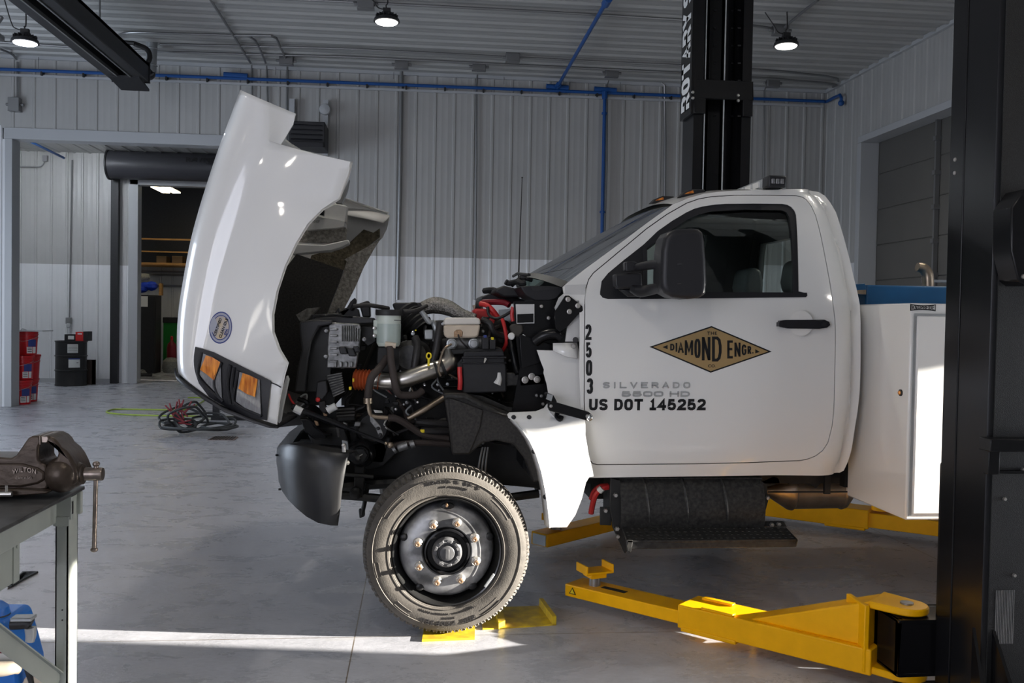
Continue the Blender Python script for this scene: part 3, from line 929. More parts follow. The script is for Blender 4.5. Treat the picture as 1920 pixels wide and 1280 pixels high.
for f in (0.13, 0.75): mb.tube([v0 + (v1-v0)*f, v0 + (v1-v0)*(f+0.012)], 0.045, 10, smooth=1)
mb.build('wall_drop', M['bluepipe'], t)
for px_, y0_, y1_, lb in ((945, 110, 158, 'under the dark junction box'), (1056, 110, 165, 'beside the blue branch pipe'), (1085, 55, 92, 'in front of the blue branch pipe'), (738, 118, 148, 'left of the wide wall conduit'), (72, 95, 130, 'at far left by the lamp'), (517, 112, 140, 'over the hood tip'), (1163, 140, 168, 'right of the vertical blue pipe')):
    q = P(px_, y1_, YP - 0.02) if y1_ > 120 else PZ(px_, y1_, b0.z + 0.10)
    mb = MB(); mb.tube([q, V(q.x, q.y, ZC - 0.035)], 0.006, 5, smooth=1)
    tag(mb.build('hanger_rod', M['conduit']), 'thin threaded rod hanging from ceiling ' + lb, 'rod', 'threaded hanger rods')

# =================================================================== exhaust rail and duct, upper left
EX, EZ = -3.93, 4.62
t = thing('exhaust_rail', 'long black exhaust rail with galvanised duct hanging from the ceiling at left', 'exhaust rail', (EX, 10, EZ))
y0, y1 = 6.0, 13.25
mb = MB()
mb.span((EX - 0.24, y0, EZ), (EX - 0.10, y1, EZ + 0.26)); mb.span((EX + 0.10, y0, EZ), (EX + 0.24, y1, EZ + 0.26))
mb.span((EX - 0.24, y0, EZ + 0.20), (EX + 0.24, y1, EZ + 0.26))
mb.build('rail_profile', M['plastic'], t, bevel=0.01)
for s_ in (-1, 1):
    mb = MB(); mb.span((EX + s_*0.095, y0, EZ - 0.012), (EX + s_*0.075, y1 - 0.05, EZ + 0.03)); mb.build('sealing_lip', M['conduit'], t)
mb = MB(); mb.span((EX - 0.25, y1, EZ - 0.01), (EX + 0.25, y1 + 0.03, EZ + 0.28)); mb.build('end_plate', M['plastic'], t)
mb = MB(); mb.prism([(EX - 0.2, y1 - 0.3, EZ - 0.02), (EX + 0.2, y1 - 0.3, EZ - 0.02), (EX + 0.22, y1 + 0.1, EZ - 0.10), (EX - 0.15, y1 + 0.1, EZ - 0.10)], (0, 0, 0.03))
mb.build('end_stop', M['plastic'], t)
for yy in (8.0, 12.0):
    mb = MB(); mb.tube([(EX, yy, EZ + 0.26), (EX, yy, ZC)], 0.012, 6, smooth=1); mb.build('suspension_rod', M['conduit'], t)
da, db = P(285, 68, 13.9), P(283, 136, 13.9)
mb = MB(); mb.cyl(V(da.x, da.y, ZC), V(db.x, db.y, db.z), 0.075, 20)
for f in (0.2, 0.75): mb.lathe([(0.075, 0), (0.082, 0.01), (0.075, 0.02)], V(da.x, da.y, db.z + f*(ZC - db.z)), seg=20, caps=False)
mb.build('duct_pipe', M['galv'], t)
mb = MB(); mb.tube([V(db.x, db.y, db.z + 0.03), V(db.x, db.y - 0.05, db.z - 0.06), V(db.x - 0.10, db.y - 0.3, db.z - 0.12), (EX + 0.1, y1 + 0.05, EZ + 0.08)], 0.06, 14)
mb.build('duct_elbow', M['hose'], t)
mb = MB(); mb.tube([P(236, 80, 13.5), P(250, 96, 13.5), P(268, 116, 13.5)], 0.02, 8, smooth=1); mb.tube([P(232, 79, 13.5), P(252, 81, 13.5)], 0.03, 8, smooth=1)
mb.tube([P(252, 82, 13.6), P(275, 92, 13.6), P(281, 108, 13.6), P(275, 125, 13.6), P(285, 140, 13.6)], 0.035, 10)
mb.build('brace_and_hose', M['hose'], t)
# grey unit peeking in at the left edge
mb = MB(); mb.span(P(-40, 48, 12.0), P(10, 80, 12.4)); mb.cyl(P(-10, 50, 12.2), P(4, 30, 12.2), 0.03)
tag(mb.build('ceiling_fan_motor', M['conduit'], bevel=0.02), 'grey metal housing hanging at the left edge beside the lamp', 'motor housing')

# =================================================================== heater on the back wall
t = thing('unit_heater', 'black unit heater hung on the back wall behind the hood tip', 'heater', P(574, 250, 14.4))
a, b = P(541, 226, 14.25), P(609, 276, 14.25)
mb = MB(); mb.span((a.x, 14.25, b.z), (b.x, 14.8, a.z)); mb.build('heater_body', M['plastic'], t, bevel=0.012)
for k in range(5):
    z = a.z - 0.06 - k*0.07
    mb = MB(); mb.box(((a.x+b.x)/2, 14.245, z), (0.46, 0.03, 0.014), Matrix.Rotation(R(35), 3, 'X')); mb.build('louvre', M['trimblack'], t)
mb = MB(); a2, b2 = P(538, 264, 14.2), P(606, 276, 14.2); mb.span((a2.x, 14.2, b2.z), (b2.x, 14.25, a2.z)); mb.build('lower_panel', M['trimblack'], t, bevel=0.006)
for xx, y0_, y1_ in ((548, 186, 290), (611, 188, 292)):
    p0, p1 = P(xx, y0_, 14.9), P(xx, y1_, 14.9)
    mb = MB(); mb.span((p0.x - 0.04, 14.86, p1.z), (p0.x + 0.04, 14.95, p0.z)); mb.cyl((p0.x, 14.855, p0.z - 0.06), (p0.x, 14.865, p0.z - 0.06), 0.012)
    mb.build('wall_bracket', M['trim'], t)
p = P(609, 205, 14.82)
mb = MB(); mb.lathe([(0.085, 0.03), (0.088, 0.0), (0.08, -0.03), (0.03, -0.045), (0.001, -0.047)], p, (0, 1, 0), 28)
tag(mb.build('round_sensor', M['trim']), 'round white sensor on bracket above the black heater', 'sensor')
# outlet on the side bay wall with its conduit
t = thing('wall_outlet', 'grey weatherproof outlet with conduit on the side bay wall', 'outlet', P(129, 603, 20))
q0, q1 = P(135, 300, YS - 0.05), P(130, 596, YS - 0.05)
mb = MB(); mb.tube([q0, q1], 0.013, 6, smooth=1); mb.build('outlet_conduit', M['conduit'], t)
q = P(129, 601, YS - 0.06); mb = MB(); mb.box(q, (0.11, 0.07, 0.13)); mb.build('outlet_box', M['conduit'], t, bevel=0.008)
mb = MB(); mb.box(q + V(0.01, -0.05, -0.10), (0.08, 0.05, 0.09)); mb.build('plug', M['trim'], t, bevel=0.02)
q = P(85, 297, YS - 0.06)
mb = MB(); mb.tube([P(22, 312, YS - 0.05), P(68, 313, YS - 0.05), P(80, 309, YS - 0.05), P(84, 300, YS - 0.05)], 0.014, 6); mb.box(q, (0.09, 0.07, 0.12))
tag(mb.build('bay_conduit', M['conduit']), 'bent conduit ending in a box high on the side bay wall', 'conduit')
a = PZ(30, 252, ZS - 0.10); b = PZ(120, 296, ZS - 0.12)
mb = MB(); mb.tube([a, b], 0.025, 8, smooth=1)
tag(mb.build('bay_air_pipe', M['bluepipe']), 'blue air pipe under the side bay ceiling', 'pipe')

# =================================================================== roll-up door hood over the storage doorway
t = thing('roll_up_door', 'dark roll-up door housing above the storage room doorway', 'roll-up door', (DX0, YS - 0.4, DZ))
h0, h1 = P(206, 308, YS - 0.35), P(206, 333, YS - 0.35)
zc = h0.z
mb = MB()
mb.lathe([(0.29, 0), (0.29, 3.3)], (h0.x, YS - 0.33, zc), (1, 0, 0), 28)
mb.span((h0.x, YS - 0.33, zc), (h0.x + 3.3, YS - 0.02, zc + 0.29))
mb.build('hood_cover', M['housing'], t)
mb = MB(); mb.lathe([(0.31, -0.03), (0.31, 0)], (h0.x, YS - 0.33, zc), (1, 0, 0), 28)
mb.span((h0.x - 0.03, YS - 0.33, zc - 0.05), (h0.x, YS, zc + 0.31)); mb.build('end_bracket', M['plastic'], t)
mb = MB(); mb.span((DX0, YS - 0.40, DZ + 0.10), (DX1, YS - 0.30, DZ + 0.22)); mb.build('bottom_bar', M['plastic'], t)
g0 = P(207, 700, YS - 0.09).x; g1 = P(221, 700, YS - 0.09).x
mb = MB(); mb.span((g0, YS - 0.13, 0), (g1, YS - 0.02, DZ + 0.2)); mb.build('guide_rail', M['plastic'], t)
c = P(384, 300, YS - 0.63)
mb = MB(); put_text(mb, 'RAYNOR', (c.x, YS - 0.615, c.z), (1, 0, 0), (0, 0.05, 1), (0.74, 0.10), 0.004, 0.01)
q = P(396, 306.5, YS - 0.63); put_text(mb, 'GARAGE DOORS', (q.x + 0.1, YS - 0.622, q.z), (1, 0, 0), (0, 0, 1), (0.4, 0.03), 0.004)
mb.build('maker_lettering', M['ink'], t)
# =================================================================== storage room contents
t = thing('pine_railing', 'yellow pine railing of the loft inside the storage room', 'railing', P(250, 480, 24.6))
for y0, y1 in ((445, 452), (469, 475), (491, 498)):
    a, b = P(225, y0, 24.6), P(380, y1, 24.6)
    mb = MB(); mb.span((a.x - 0.5, 24.55, b.z), (b.x + 1.2, 24.6, a.z)); mb.build('rail', M['wood'], t)
a = P(247, 445, 24.65); b = P(252, 512, 24.65)
mb = MB(); mb.span((a.x, 24.6, b.z), (b.x + 0.02, 24.7, a.z)); mb.build('post', M['wood'], t)
mb = MB(); mb.span((-10.4, 24.6, b.z + 0.20), (-0.8, YT, b.z + 0.28)); mb.build('loft_floor', M['wood'], t)
for (x0, x1, lb) in ((295, 314, 'brown cardboard box on the storage loft, left one'), (324, 344, 'brown cardboard box on the storage loft, right one')):
    a, b = P(x0, 480, 24.9), P(x1, 493, 24.9)
    mb = MB(); mb.span((a.x, 24.8, b.z - 0.02), (b.x, 25.2, a.z)); tag(mb.build('cardboard_box', mat('cardboard', (0.22, 0.14, 0.07), 0.7), bevel=0.01), lb, 'box', 'boxes on the storage loft')
for yy in (509, 515, 535):
    a, b = P(235, yy, YT - 0.08), P(360, yy, YT - 0.08)
    mb = MB(); mb.tube([a, b + V(1, 0, 0)], 0.025, 8, smooth=1)
    tag(mb.build('wall_pipe', M['conduit']), {509: 'dark pipe on the storage room wall, top one', 515: 'dark pipe on the storage room wall, second from top', 535: 'dark pipe on the storage room wall, lowest one'}[yy], 'pipe', 'pipes on the storage wall')
YCAB = 23.3
a, b = P(236, 552, YCAB), P(291, 693, YCAB)
t = thing('storage_cabinet', 'tall black steel cabinet with papers on its doors in storage room', 'cabinet', (a.x, YCAB, 0))
x0, x1, zt = a.x - 0.10, b.x, a.z
mb = MB(); mb.span((x0, YCAB, 0.0), (x1, YCAB + 0.5, zt)); mb.build('cabinet_body', M['plastic'], t, bevel=0.01)
xm = (x0 + x1)/2 + 0.06
for u0, u1 in ((x0 + 0.02, xm - 0.004), (xm + 0.004, x1 - 0.02)):
    mb = MB(); mb.span((u0, YCAB - 0.018, 0.08), (u1, YCAB, zt - 0.03)); mb.build('door', M['plastic'], t, bevel=0.004)
mb = MB(); q = P(261, 622, YCAB); mb.span((q.x - 0.015, YCAB - 0.06, q.z - 0.07), (q.x + 0.015, YCAB - 0.018, q.z + 0.07)); mb.build('handle', M['bolt'], t, bevel=0.006)
for k, (xa, ya, xb, yb) in enumerate(((236, 555, 258, 574), (260, 555, 277, 575), (238, 577, 246, 598))):
    u, w = P(xa, ya, YCAB - 0.02), P(xb, yb, YCAB - 0.02)
    mb = MB(); mb.span((u.x, YCAB - 0.022, w.z), (w.x, YCAB - 0.0185, u.z)); mb.build('paper_notice', M['paper'] if k < 2 else M['greenhose'], t)
mb = MB(); q = P(278, 540, YCAB + 0.2)
for k in range(9):
    mb.sphere(q + V(random.uniform(-0.5, 0.25), random.uniform(-0.1, 0.1), random.uniform(-0.04, 0.06)), 0.13, 10, 0, (1.3, 1, 0.7))
q = P(284, 536, YCAB + 0.2); mb.sphere(q, 0.15, 10, 0, (1, 1, 0.8))
o = tag(mb.build('blue_tarp', M['tarp']), 'crumpled blue tarp lying on the black storage cabinet', 'tarp')
o.location.z += 0.0
mb = MB(); a, b = P(252, 521, YCAB + 0.15), P(272, 519, YCAB + 0.15); mb.lathe([(0.10, 0), (0.11, 0.1), (0.08, 0.28), (0.05, 0.36)], a, b - a + V(0, 0, 0), 14)
tag(mb.build('cloth_roll', M['cloth']), 'pale roll of cloth lying on the blue tarp', 'roll')
a, b = P(300, 531, YCAB + 0.3), P(305, 551, YCAB + 0.3); mb = MB(); mb.span((a.x, YCAB + 0.2, zt), (b.x, YCAB + 0.35, a.z))
tag(mb.build('wood_block', M['wood']), 'upright pine block on the cabinet beside the blue tarp', 'wood block')
YG = 24.4
a, b = P(306, 596, YG), P(345, 684, YG)
t = thing('green_tool_cart', 'bright green metal cart partly hidden behind the raised hood', 'cart', (a.x, YG, 0))
mb = MB(); mb.span((a.x, YG, 0.12), (b.x, YG + 0.5, a.z)); mb.build('cart_body', M['green'], t, bevel=0.015)
mb = MB(); mb.span((a.x - 0.01, YG - 0.02, a.z - 0.12), (b.x, YG + 0.5, a.z + 0.02)); mb.build('cart_top', M['plastic'], t, bevel=0.01)
for k in range(4):
    mb = MB(); mb.cyl((a.x + 0.1 + 0.25*(k % 2), YG + 0.1 + 0.3*(k // 2), 0.0), (a.x + 0.1 + 0.25*(k % 2), YG + 0.1 + 0.3*(k // 2), 0.13), 0.05); mb.build('caster', M['rubber'], t)
q = P(322, 650, YG - 0.25)
t = thing('red_cylinder', 'red gas cylinder standing before the green cart', 'gas cylinder', (q.x, q.y, 0))
mb = MB(); mb.lathe([(0.001, 0.0), (0.11, 0.0), (0.12, 0.03), (0.12, 0.55), (0.10, 0.64), (0.045, 0.70), (0.03, 0.74)], (q.x, q.y, 0.05), seg=18); mb.build('cylinder_body', M['clamp'], t)
mb = MB(); mb.lathe([(0.035, 0.74), (0.035, 0.82), (0.02, 0.84)], (q.x, q.y, 0.05), seg=12); mb.lathe([(0.115, -0.05), (0.115, 0.01)], (q.x, q.y, 0.05), seg=16); mb.build('valve', M['red'], t)
q = PZ(318, 697, 0.0)
mb = MB(); mb.lathe([(0.001, 0), (0.18, 0.0), (0.22, 0.12), (0.20, 0.28), (0.12, 0.36), (0.001, 0.38)], (q.x + 0.1, q.y - 0.25, 0), seg=12)
tag(mb.build('cloth_sack', M['cloth']), 'slumped grey sack on the storage room floor', 'sack')
q = PZ(262, 704, 0.0)
mb = MB()
for k in range(8): mb.sphere(q + V(random.uniform(-0.16, 0.16), random.uniform(-0.1, 0.1), random.uniform(0.03, 0.11)), 0.07, 8, 0, (1, 1, 0.6))
tag(mb.build('rag_pile', M['cloth']), 'small pile of pale rags on floor before the black cabinet', 'rags')
mb = MB(); mb.tube([q + V(-0.3, -0.28, 0.04), q + V(0.0, -0.22, 0.04), q + V(0.35, -0.3, 0.04)], 0.035, 8)
tag(mb.build('black_hose_length', M['hose']), 'short black hose on floor beside the rag pile', 'hose')

# =================================================================== red buckets at the left
def bucket(px, py, zb, label, flip=False, logo=True, lid=True, Y=None):
    s = None
    q = PZ(px, py, zb) if Y is None else P(px, py, Y)
    x, y, z = q.x, q.y, zb
    t = thing('red_bucket', label, 'bucket', (x, y, z), 'stacked red buckets')
    mb = MB(); H = 0.37
    mb.lathe([(0.001, 0), (0.128, 0), (0.132, 0.01), (0.144, H*0.72), (0.152, H*0.725), (0.152, H*0.76), (0.147, H*0.765), (0.148, H*0.86), (0.156, H*0.865), (0.156, H*0.90), (0.150, H*0.905), (0.152, H), (0.145, H), (0.13, 0.02), (0.001, 0.02)], (x, y, z), seg=32)
    mb.build('bucket_body', M['bucket'], t)
    if lid:
        mb = MB(); mb.lathe([(0.001, H), (0.13, H), (0.14, H + 0.012), (0.163, H + 0.012), (0.165, H - 0.02), (0.154, H - 0.02)], (x, y, z), seg=32); mb.build('lid', M['bucket'], t)
    mb = MB(); mb.tube([(x - 0.155, y, z + H*0.8), (x - 0.13, y - 0.10, z + H*0.66), (x, y - 0.163, z + H*0.60), (x + 0.13, y - 0.10, z + H*0.72), (x + 0.155, y, z + H*0.8)], 0.0035, 6); mb.build('wire_handle', M['bolt'], t)
    def patch(a0, a1, z0, z1, m, nm, off):
        mb = MB(); rows = []
        for k in range(3):
            zz = z + z0 + (z1-z0)*k/2; rr = 0.132 + 0.012*((zz-z)/(H*0.72)) + off
            rows.append([V(x + rr*math.cos(R(a0+(a1-a0)*i/8)), y + rr*math.sin(R(a0+(a1-a0)*i/8)), zz) for i in range(9)])
        mb.grid(rows); mb.build(nm, m, t)
    if logo:
        patch(-66, -14, 0.135, 0.25, M['bluedk'], 'blue_label', 0.002)
        patch(-74, -40, 0.03, 0.13, M['paper'], 'white_label', 0.002)
        patch(-36, -14, 0.03, 0.13, M['paper'], 'white_label', 0.002)
        for zz in (0.055, 0.085, 0.108): patch(-70, -44, zz, zz + 0.010, M['ink'], 'label_print', 0.003)
    return t
B1 = bucket(40, 757, 0, 'red bucket on floor at the bottom front of the stack')
B2 = bucket(53, 752, 0, 'red bucket on floor, half hidden behind the front bucket')
fy = PZ(40, 757, 0).y
B3 = bucket(44, 712, 0.385, 'red bucket in the middle of the stack, on the two floor buckets', Y=fy + 0.05)
q = P(44, 712, fy + 0.05)
B5 = bucket(56, 712, 0.385, 'red bucket in the second layer, half hidden behind the middle one', Y=fy + 0.42, logo=False)
B4 = bucket(52, 668, 0.77, 'red bucket on top of the stack, under the flat lid board', Y=fy + 0.22, lid=False)
q = P(52, 625, fy + 0.22)
mb = MB(); mb.prism([V(q.x - 0.33, q.y - 0.22, 1.145), V(q.x + 0.31, q.y - 0.22, 1.150), V(q.x + 0.31, q.y + 0.22, 1.150), V(q.x - 0.33, q.y + 0.22, 1.145)], (0, 0, 0.018))
mb.tube([(q.x - 0.1, q.y, 1.165), (q.x - 0.08, q.y, 1.185), (q.x - 0.02, q.y, 1.165)], 0.01, 6)
tag(mb.build('lid_board', M['trim']), 'thin pale board lying on the top red bucket', 'board')
mb = MB(); q2 = P(24, 658, fy + 0.3)
mb.tube([P(15, 652, fy + 0.1), P(22, 656, fy + 0.1), P(28, 661, fy + 0.1), P(30, 668, fy + 0.1)], 0.022, 8)
tag(mb.build('pump_spout', M['hose']), 'black bent spout sticking out beside the top bucket', 'spout')

# =================================================================== black oil drum
q = PZ(145, 720, 0.0)
DX, DY = q.x, 19.35
rad = 0.295
t = thing('oil_drum', 'black steel drum with white labels against the side bay wall', 'drum', (DX, DY, 0))
mb = MB()
mb.lathe([(0.001, 0.02), (rad - 0.015, 0.02), (rad, 0.0), (rad, 0.03), (rad - 0.006, 0.04), (rad - 0.006, 0.29), (rad + 0.008, 0.30), (rad + 0.008, 0.315), (rad - 0.006, 0.325), (rad - 0.006, 0.575), (rad + 0.008, 0.585), (rad + 0.008, 0.60), (rad - 0.006, 0.61), (rad - 0.006, 0.86), (rad + 0.006, 0.875), (rad + 0.006, 0.89), (rad - 0.02, 0.89), (rad - 0.02, 0.875), (0.001, 0.875)], (DX, DY, 0), seg=40)
mb.build('drum_body', M['drum'], t)
def dpatch(a0, a1, z0, z1, m, nm, off=0.001):
    mb = MB(); rows = []
    for zz in (z0, z1):
        rows.append([V(DX + (rad - 0.005 + off)*math.cos(R(a0+(a1-a0)*i/8)), DY + (rad - 0.005 + off)*math.sin(R(a0+(a1-a0)*i/8)), zz) for i in range(9)])
    mb.grid(rows); mb.build(nm, m, t)
dpatch(-84, -46, 0.66, 0.83, M['paper'], 'upper_label')
for k in range(5): dpatch(-82, -48, 0.675 + k*0.03, 0.682 + k*0.03, M['ink'], 'label_print', 0.002)
dpatch(-80, -38, 0.37, 0.53, M['paper'], 'lower_label')
dpatch(-80, -38, 0.53, 0.555, M['bluedk'], 'blue_label_band')
dpatch(-52, -44, 0.46, 0.47, M['ink'], 'label_print', 0.002)
a, b = P(125, 625, DY), P(145, 637, DY)
mb = MB(); mb.span((a.x, DY - 0.12, 0.89), (b.x, DY + 0.1, 1.02)); mb.span((a.x + 0.07, DY - 0.125, 0.92), (b.x - 0.02, DY - 0.118, 0.99), 1)
tag(mb.build('black_case', [M['plastic'], M['paper']], bevel=0.006), 'small black case with white label on top of the drum', 'case')
a, b = P(146, 620, DY), P(169, 637, DY)
mb = MB(); mb.span((a.x, DY - 0.13, 0.892), (b.x - 0.09, DY + 0.12, 1.07), 0); mb.span((b.x - 0.09, DY - 0.13, 0.892), (b.x, DY + 0.12, 1.08), 1)
mb.span((a.x + 0.04, DY - 0.135, 1.02), (b.x - 0.11, DY - 0.128, 1.045), 2)
tag(mb.build('red_box', [M['red'], M['plastic'], M['paper']], bevel=0.006), 'small red and black box on top of the drum', 'box')
mb = MB(); mb.span((DX - 0.37, DY + 0.32, 0), (DX - 0.30, DY + 0.345, 0.5)); mb.span((DX + 0.29, DY + 0.32, 0), (DX + 0.36, DY + 0.345, 0.5)); mb.span((DX - 0.37, DY + 0.32, 0), (DX + 0.36, DY + 0.345, 0.5))
tag(mb.build('brown_board', M['brown']), 'brown board standing behind the black drum', 'board')

# =================================================================== cables on the floor
def floor_path(pts, z=0.018): return [PZ(x, y, z) for x, y in pts]
mb = MB(); mb.tube(floor_path([(565, 783), (500, 781), (440, 781), (380, 780), (300, 779), (240, 777), (206, 774), (200, 771), (215, 767), (250, 767), (310, 768), (345, 768), (372, 757), (384, 748), (370, 745), (352, 745)], 0.012), 0.011, 8, smooth=5)
tag(mb.build('lime_air_hose', M['greenhose']), 'lime green air hose looping over the floor behind the cables', 'hose')
q = PZ(375, 797, 0.0)
t = thing('jumper_cables', 'heap of grey jumper cables with red clamps on the floor', 'jumper cables', q)
for k, (cx, cy, rx, ry, Y, lean) in enumerate(((340, 783, 42, 22, 11.9, 0.15), (352, 786, 38, 24, 11.7, -0.1), (378, 789, 52, 15, 11.8, 0.3), (333, 795, 34, 10, 11.6, 0.1), (398, 793, 44, 13, 11.9, 0.2), (372, 798, 66, 7, 11.6, 0.35), (412, 799, 34, 6, 11.7, 0.3), (360, 775, 26, 22, 12.0, 0.0))):
    pts = []
    for i in range(14):
        a_ = 2*math.pi*i/14
        p_ = P(cx + rx*math.cos(a_ + 0.3*math.sin(2*a_ + k)), cy - ry*math.sin(a_), Y + lean*math.sin(a_) + 0.1*math.cos(a_))
        pts.append(V(p_.x, p_.y, max(0.018, p_.z)))
    mb = MB(); mb.tube(pts, 0.015, 8, smooth=4, closed=True); mb.build('cable_loop', M['cable'], t)
for px_, py_, tilt in ((318, 765, -0.5), (333, 762, 0.4), (339, 757, 0.1), (357, 761, 0.7), (344, 776, 2.6), (334, 782, -0.9), (350, 792, 1.5)):
    q = P(px_, py_, 11.62)
    mb = MB(); d_ = V(math.sin(tilt), 0, math.cos(tilt)); w_ = V(math.cos(tilt), 0, -math.sin(tilt))
    for s_ in (-1, 1):
        mb.beam(q + w_*s_*0.006 - d_*0.05, q + w_*s_*0.028 + d_*0.055, 0.022, 0.016)
    mb.beam(q - d_*0.10, q - d_*0.03, 0.022, 0.026)
    mb.build('clamp', M['clamp'], t, bevel=0.004)
mb = MB(); q = P(322, 795, 11.7); q.z = max(q.z, 0.05); mb.box(q, (0.16, 0.06, 0.07)); mb.box(q + V(0.08, 0, 0.06), (0.10, 0.05, 0.12)); mb.build('black_clamp_body', M['plastic'], t)
# stand behind the hood
q = PZ(405, 787, 0); q1 = PZ(500, 788, 0)
t = thing('floor_stand', 'black steel stand with long foot behind the raised hood', 'stand', q)
mb = MB(); mb.span((q.x - 0.04, q.y - 0.04, 0), (q.x + 0.05, q.y + 0.04, 0.75)); mb.build('upright', M['black'], t)
mb = MB(); mb.span((q.x - 0.06, q.y - 0.06, 0), (q1.x, q.y + 0.06, 0.05)); mb.build('foot', M['black'], t, bevel=0.006)
mb = MB(); mb.tube([(q.x + 0.25, q.y, 0.05), (q.x + 0.32, q.y, 0.35)], 0.01, 6, smooth=1); mb.cyl((q.x + 0.5, q.y - 0.06, 0.12), (q.x + 0.5, q.y + 0.06, 0.12), 0.07, 16)
mb.span((q.x + 0.36, q.y - 0.03, 0.14), (q.x + 0.7, q.y + 0.03, 0.18)); mb.build('caster_bracket', M['black'], t)
def grate(pts, label):
    pl = [PZ(x, y, 0.002) for x, y in pts]
    mb = MB(); mb.prism(pl, (0, 0, 0.006))
    n = 9
    for k in range(1, n):
        a_ = pl[0].lerp(pl[1], k/n); b_ = pl[3].lerp(pl[2], k/n)
        mb.beam(a_ + V(0, 0, 0.008), b_ + V(0, 0, 0.008), 0.018, 0.006, mi=1)
    tag(mb.build('floor_drain', [M['concrete2'], M['plastic']]), label, 'drain', 'floor drains')
grate([(389, 825), (440, 825), (447, 819), (400, 819)], 'small steel drain cover on the floor near the cables')
grate([(14, 1105), (46, 1085), (72, 1074), (42, 1074)], 'steel drain cover on the floor beside the workbench drawer')
# =================================================================== workbench, vise and machine at lower left
t = thing('workbench', 'grey steel workbench corner with vise and hanging drawer at lower left', 'workbench', P(115, 1400, 3.05))
YL = 3.05
lx0, lx1 = P(104, 1000, YL).x, P(127.5, 1000, YL).x
ly1 = YL + 0.085
ztop = P(120, 923, YL).z
mb = MB(); mb.span((-3.2, 1.2, ztop - 0.012), (lx1 + 0.012, ly1 + 0.03, ztop)); mb.build('bench_top', M['greytop'], t, bevel=0.003)
xa = P(100, 940, YL).x
mb = MB(); mb.span((xa - 0.01, 1.2, ztop - 0.085), (xa + 0.012, YL, ztop - 0.012)); mb.span((xa - 0.05, 1.2, ztop - 0.095), (xa + 0.012, YL, ztop - 0.085))
mb.build('side_apron', M['grey'], t, bevel=0.003)
mb = MB(); mb.span((-3.2, ly1 - 0.01, ztop - 0.085), (lx1 + 0.012, ly1 + 0.012, ztop - 0.012)); mb.build('rear_apron', M['grey'], t, bevel=0.003)
mb = MB(); mb.span((xa, YL - 0.006, ztop - 0.085), (lx1 + 0.012, YL, ztop - 0.012)); mb.span((lx0 - 0.004, YL - 0.01, ztop - 0.105), (lx1 + 0.006, YL, ztop - 0.075))
mb.build('corner_bracket', M['grey'], t, bevel=0.002)
mb = MB()
mb.span((lx0, YL, 0), (lx1, YL + 0.004, ztop - 0.02)); mb.span((lx1 - 0.004, YL, 0), (lx1, ly1, ztop - 0.02)); mb.span((lx0, ly1 - 0.004, 0), (lx1, ly1, ztop - 0.02))
mb.span((lx0, YL, 0), (lx0 + 0.004, YL + 0.02, ztop - 0.02)); mb.span((lx0 - 0.02, YL - 0.02, 0), (lx1 + 0.02, ly1 + 0.02, 0.006))
mb.build('leg', M['grey'], t)
mb = MB(); mb.span((lx1 - 0.001, YL + 0.03, ztop - 0.075), (lx1 + 0.0015, YL + 0.042, ztop - 0.035)); mb.build('leg_slot', M['ink'], t)
for zz in (1143, 1162): q = P(117, zz, YL); mb = MB(); mb.cyl(q, q - V(0, 0.002, 0), 0.0025, 8); mb.build('leg_hole', M['ink'], t)
for (xx, yy) in ((-3.1, 3.06), (-3.1, 1.4)):
    mb = MB(); mb.span((xx, yy, 0), (xx + 0.05, yy + 0.08, ztop - 0.02)); mb.build('leg', M['grey'], t)
mb = MB(); a = P(-30, 1152, 2.75); b = P(80, 1238, 3.03); c = P(112, 1262, 3.06)
mb.beam(a, c, 0.035, 0.004); mb.beam(a + V(0, -0.017, -0.025), c + V(0, -0.017, -0.025), 0.004, 0.05)
mb.build('diagonal_brace', M['grey'], t)
dx = P(34, 1050, 2.9).x
zt, zb = P(40, 996, 2.9).z, P(40, 1087, 2.9).z
mb = MB(); mb.span((dx - 0.45, 1.6, zb), (dx, 2.9, zt)); mb.build('drawer', M['grey'], t, bevel=0.003)
mb = MB(); mb.span((dx - 0.47, 1.6, zt), (dx + 0.012, 2.93, zt + 0.012)); mb.build('drawer_lid', M['greytop'], t)
mb = MB(); mb.span((dx - 0.40, 1.6, zt), (dx - 0.34, 2.9, ztop - 0.012)); mb.span((dx - 0.06, 2.6, zt), (dx - 0.02, 2.9, ztop - 0.012)); mb.build('drawer_hanger', M['grey'], t)
mb = MB(); mb.span((dx, 2.86, zb), (dx + 0.004, 2.9, zt)); mb.cyl((dx + 0.002, 2.88, zt - 0.04), (dx + 0.008, 2.88, zt - 0.04), 0.006, 10); mb.build('drawer_end_flange', M['grey'], t)

# ---- vise
YV = 2.96
t = thing('bench_vise', 'brown cast iron bench vise bolted to the corner of the workbench', 'vise', P(60, 925, YV))
def pv(pts, Y): return [P(x, y, Y) for x, y in pts]
mb = MB()
mb.prism(pv([(-60, 857), (0, 857), (20, 858.5), (29, 853), (37, 842), (45, 830), (52, 821), (60, 817), (74, 816.5), (76, 822), (77, 830), (73, 837), (72, 848), (72.5, 860), (77, 868), (86, 870), (88, 880), (87, 895), (91, 908), (88, 917), (72, 922), (-60, 926)], YV), (0, 0.13, 0))
mb.build('vise_body', M['vise'], t, bevel=0.011, bseg=4)
mb = MB(); mb.prism(pv([(-60, 868), (40, 868), (70, 876), (84, 885), (84, 900), (70, 908), (40, 914), (-60, 914)], YV - 0.006), (0, 0.03, 0)); mb.build('body_side_boss', M['vise'], t, bevel=0.008, bseg=3)
mb = MB(); mb.prism(pv([(-60, 917), (50, 917), (90, 921), (86, 926), (-60, 936)], YV - 0.03), (0, 0.19, 0)); mb.build('base_flange', M['vise'], t, bevel=0.004)
mb = MB()
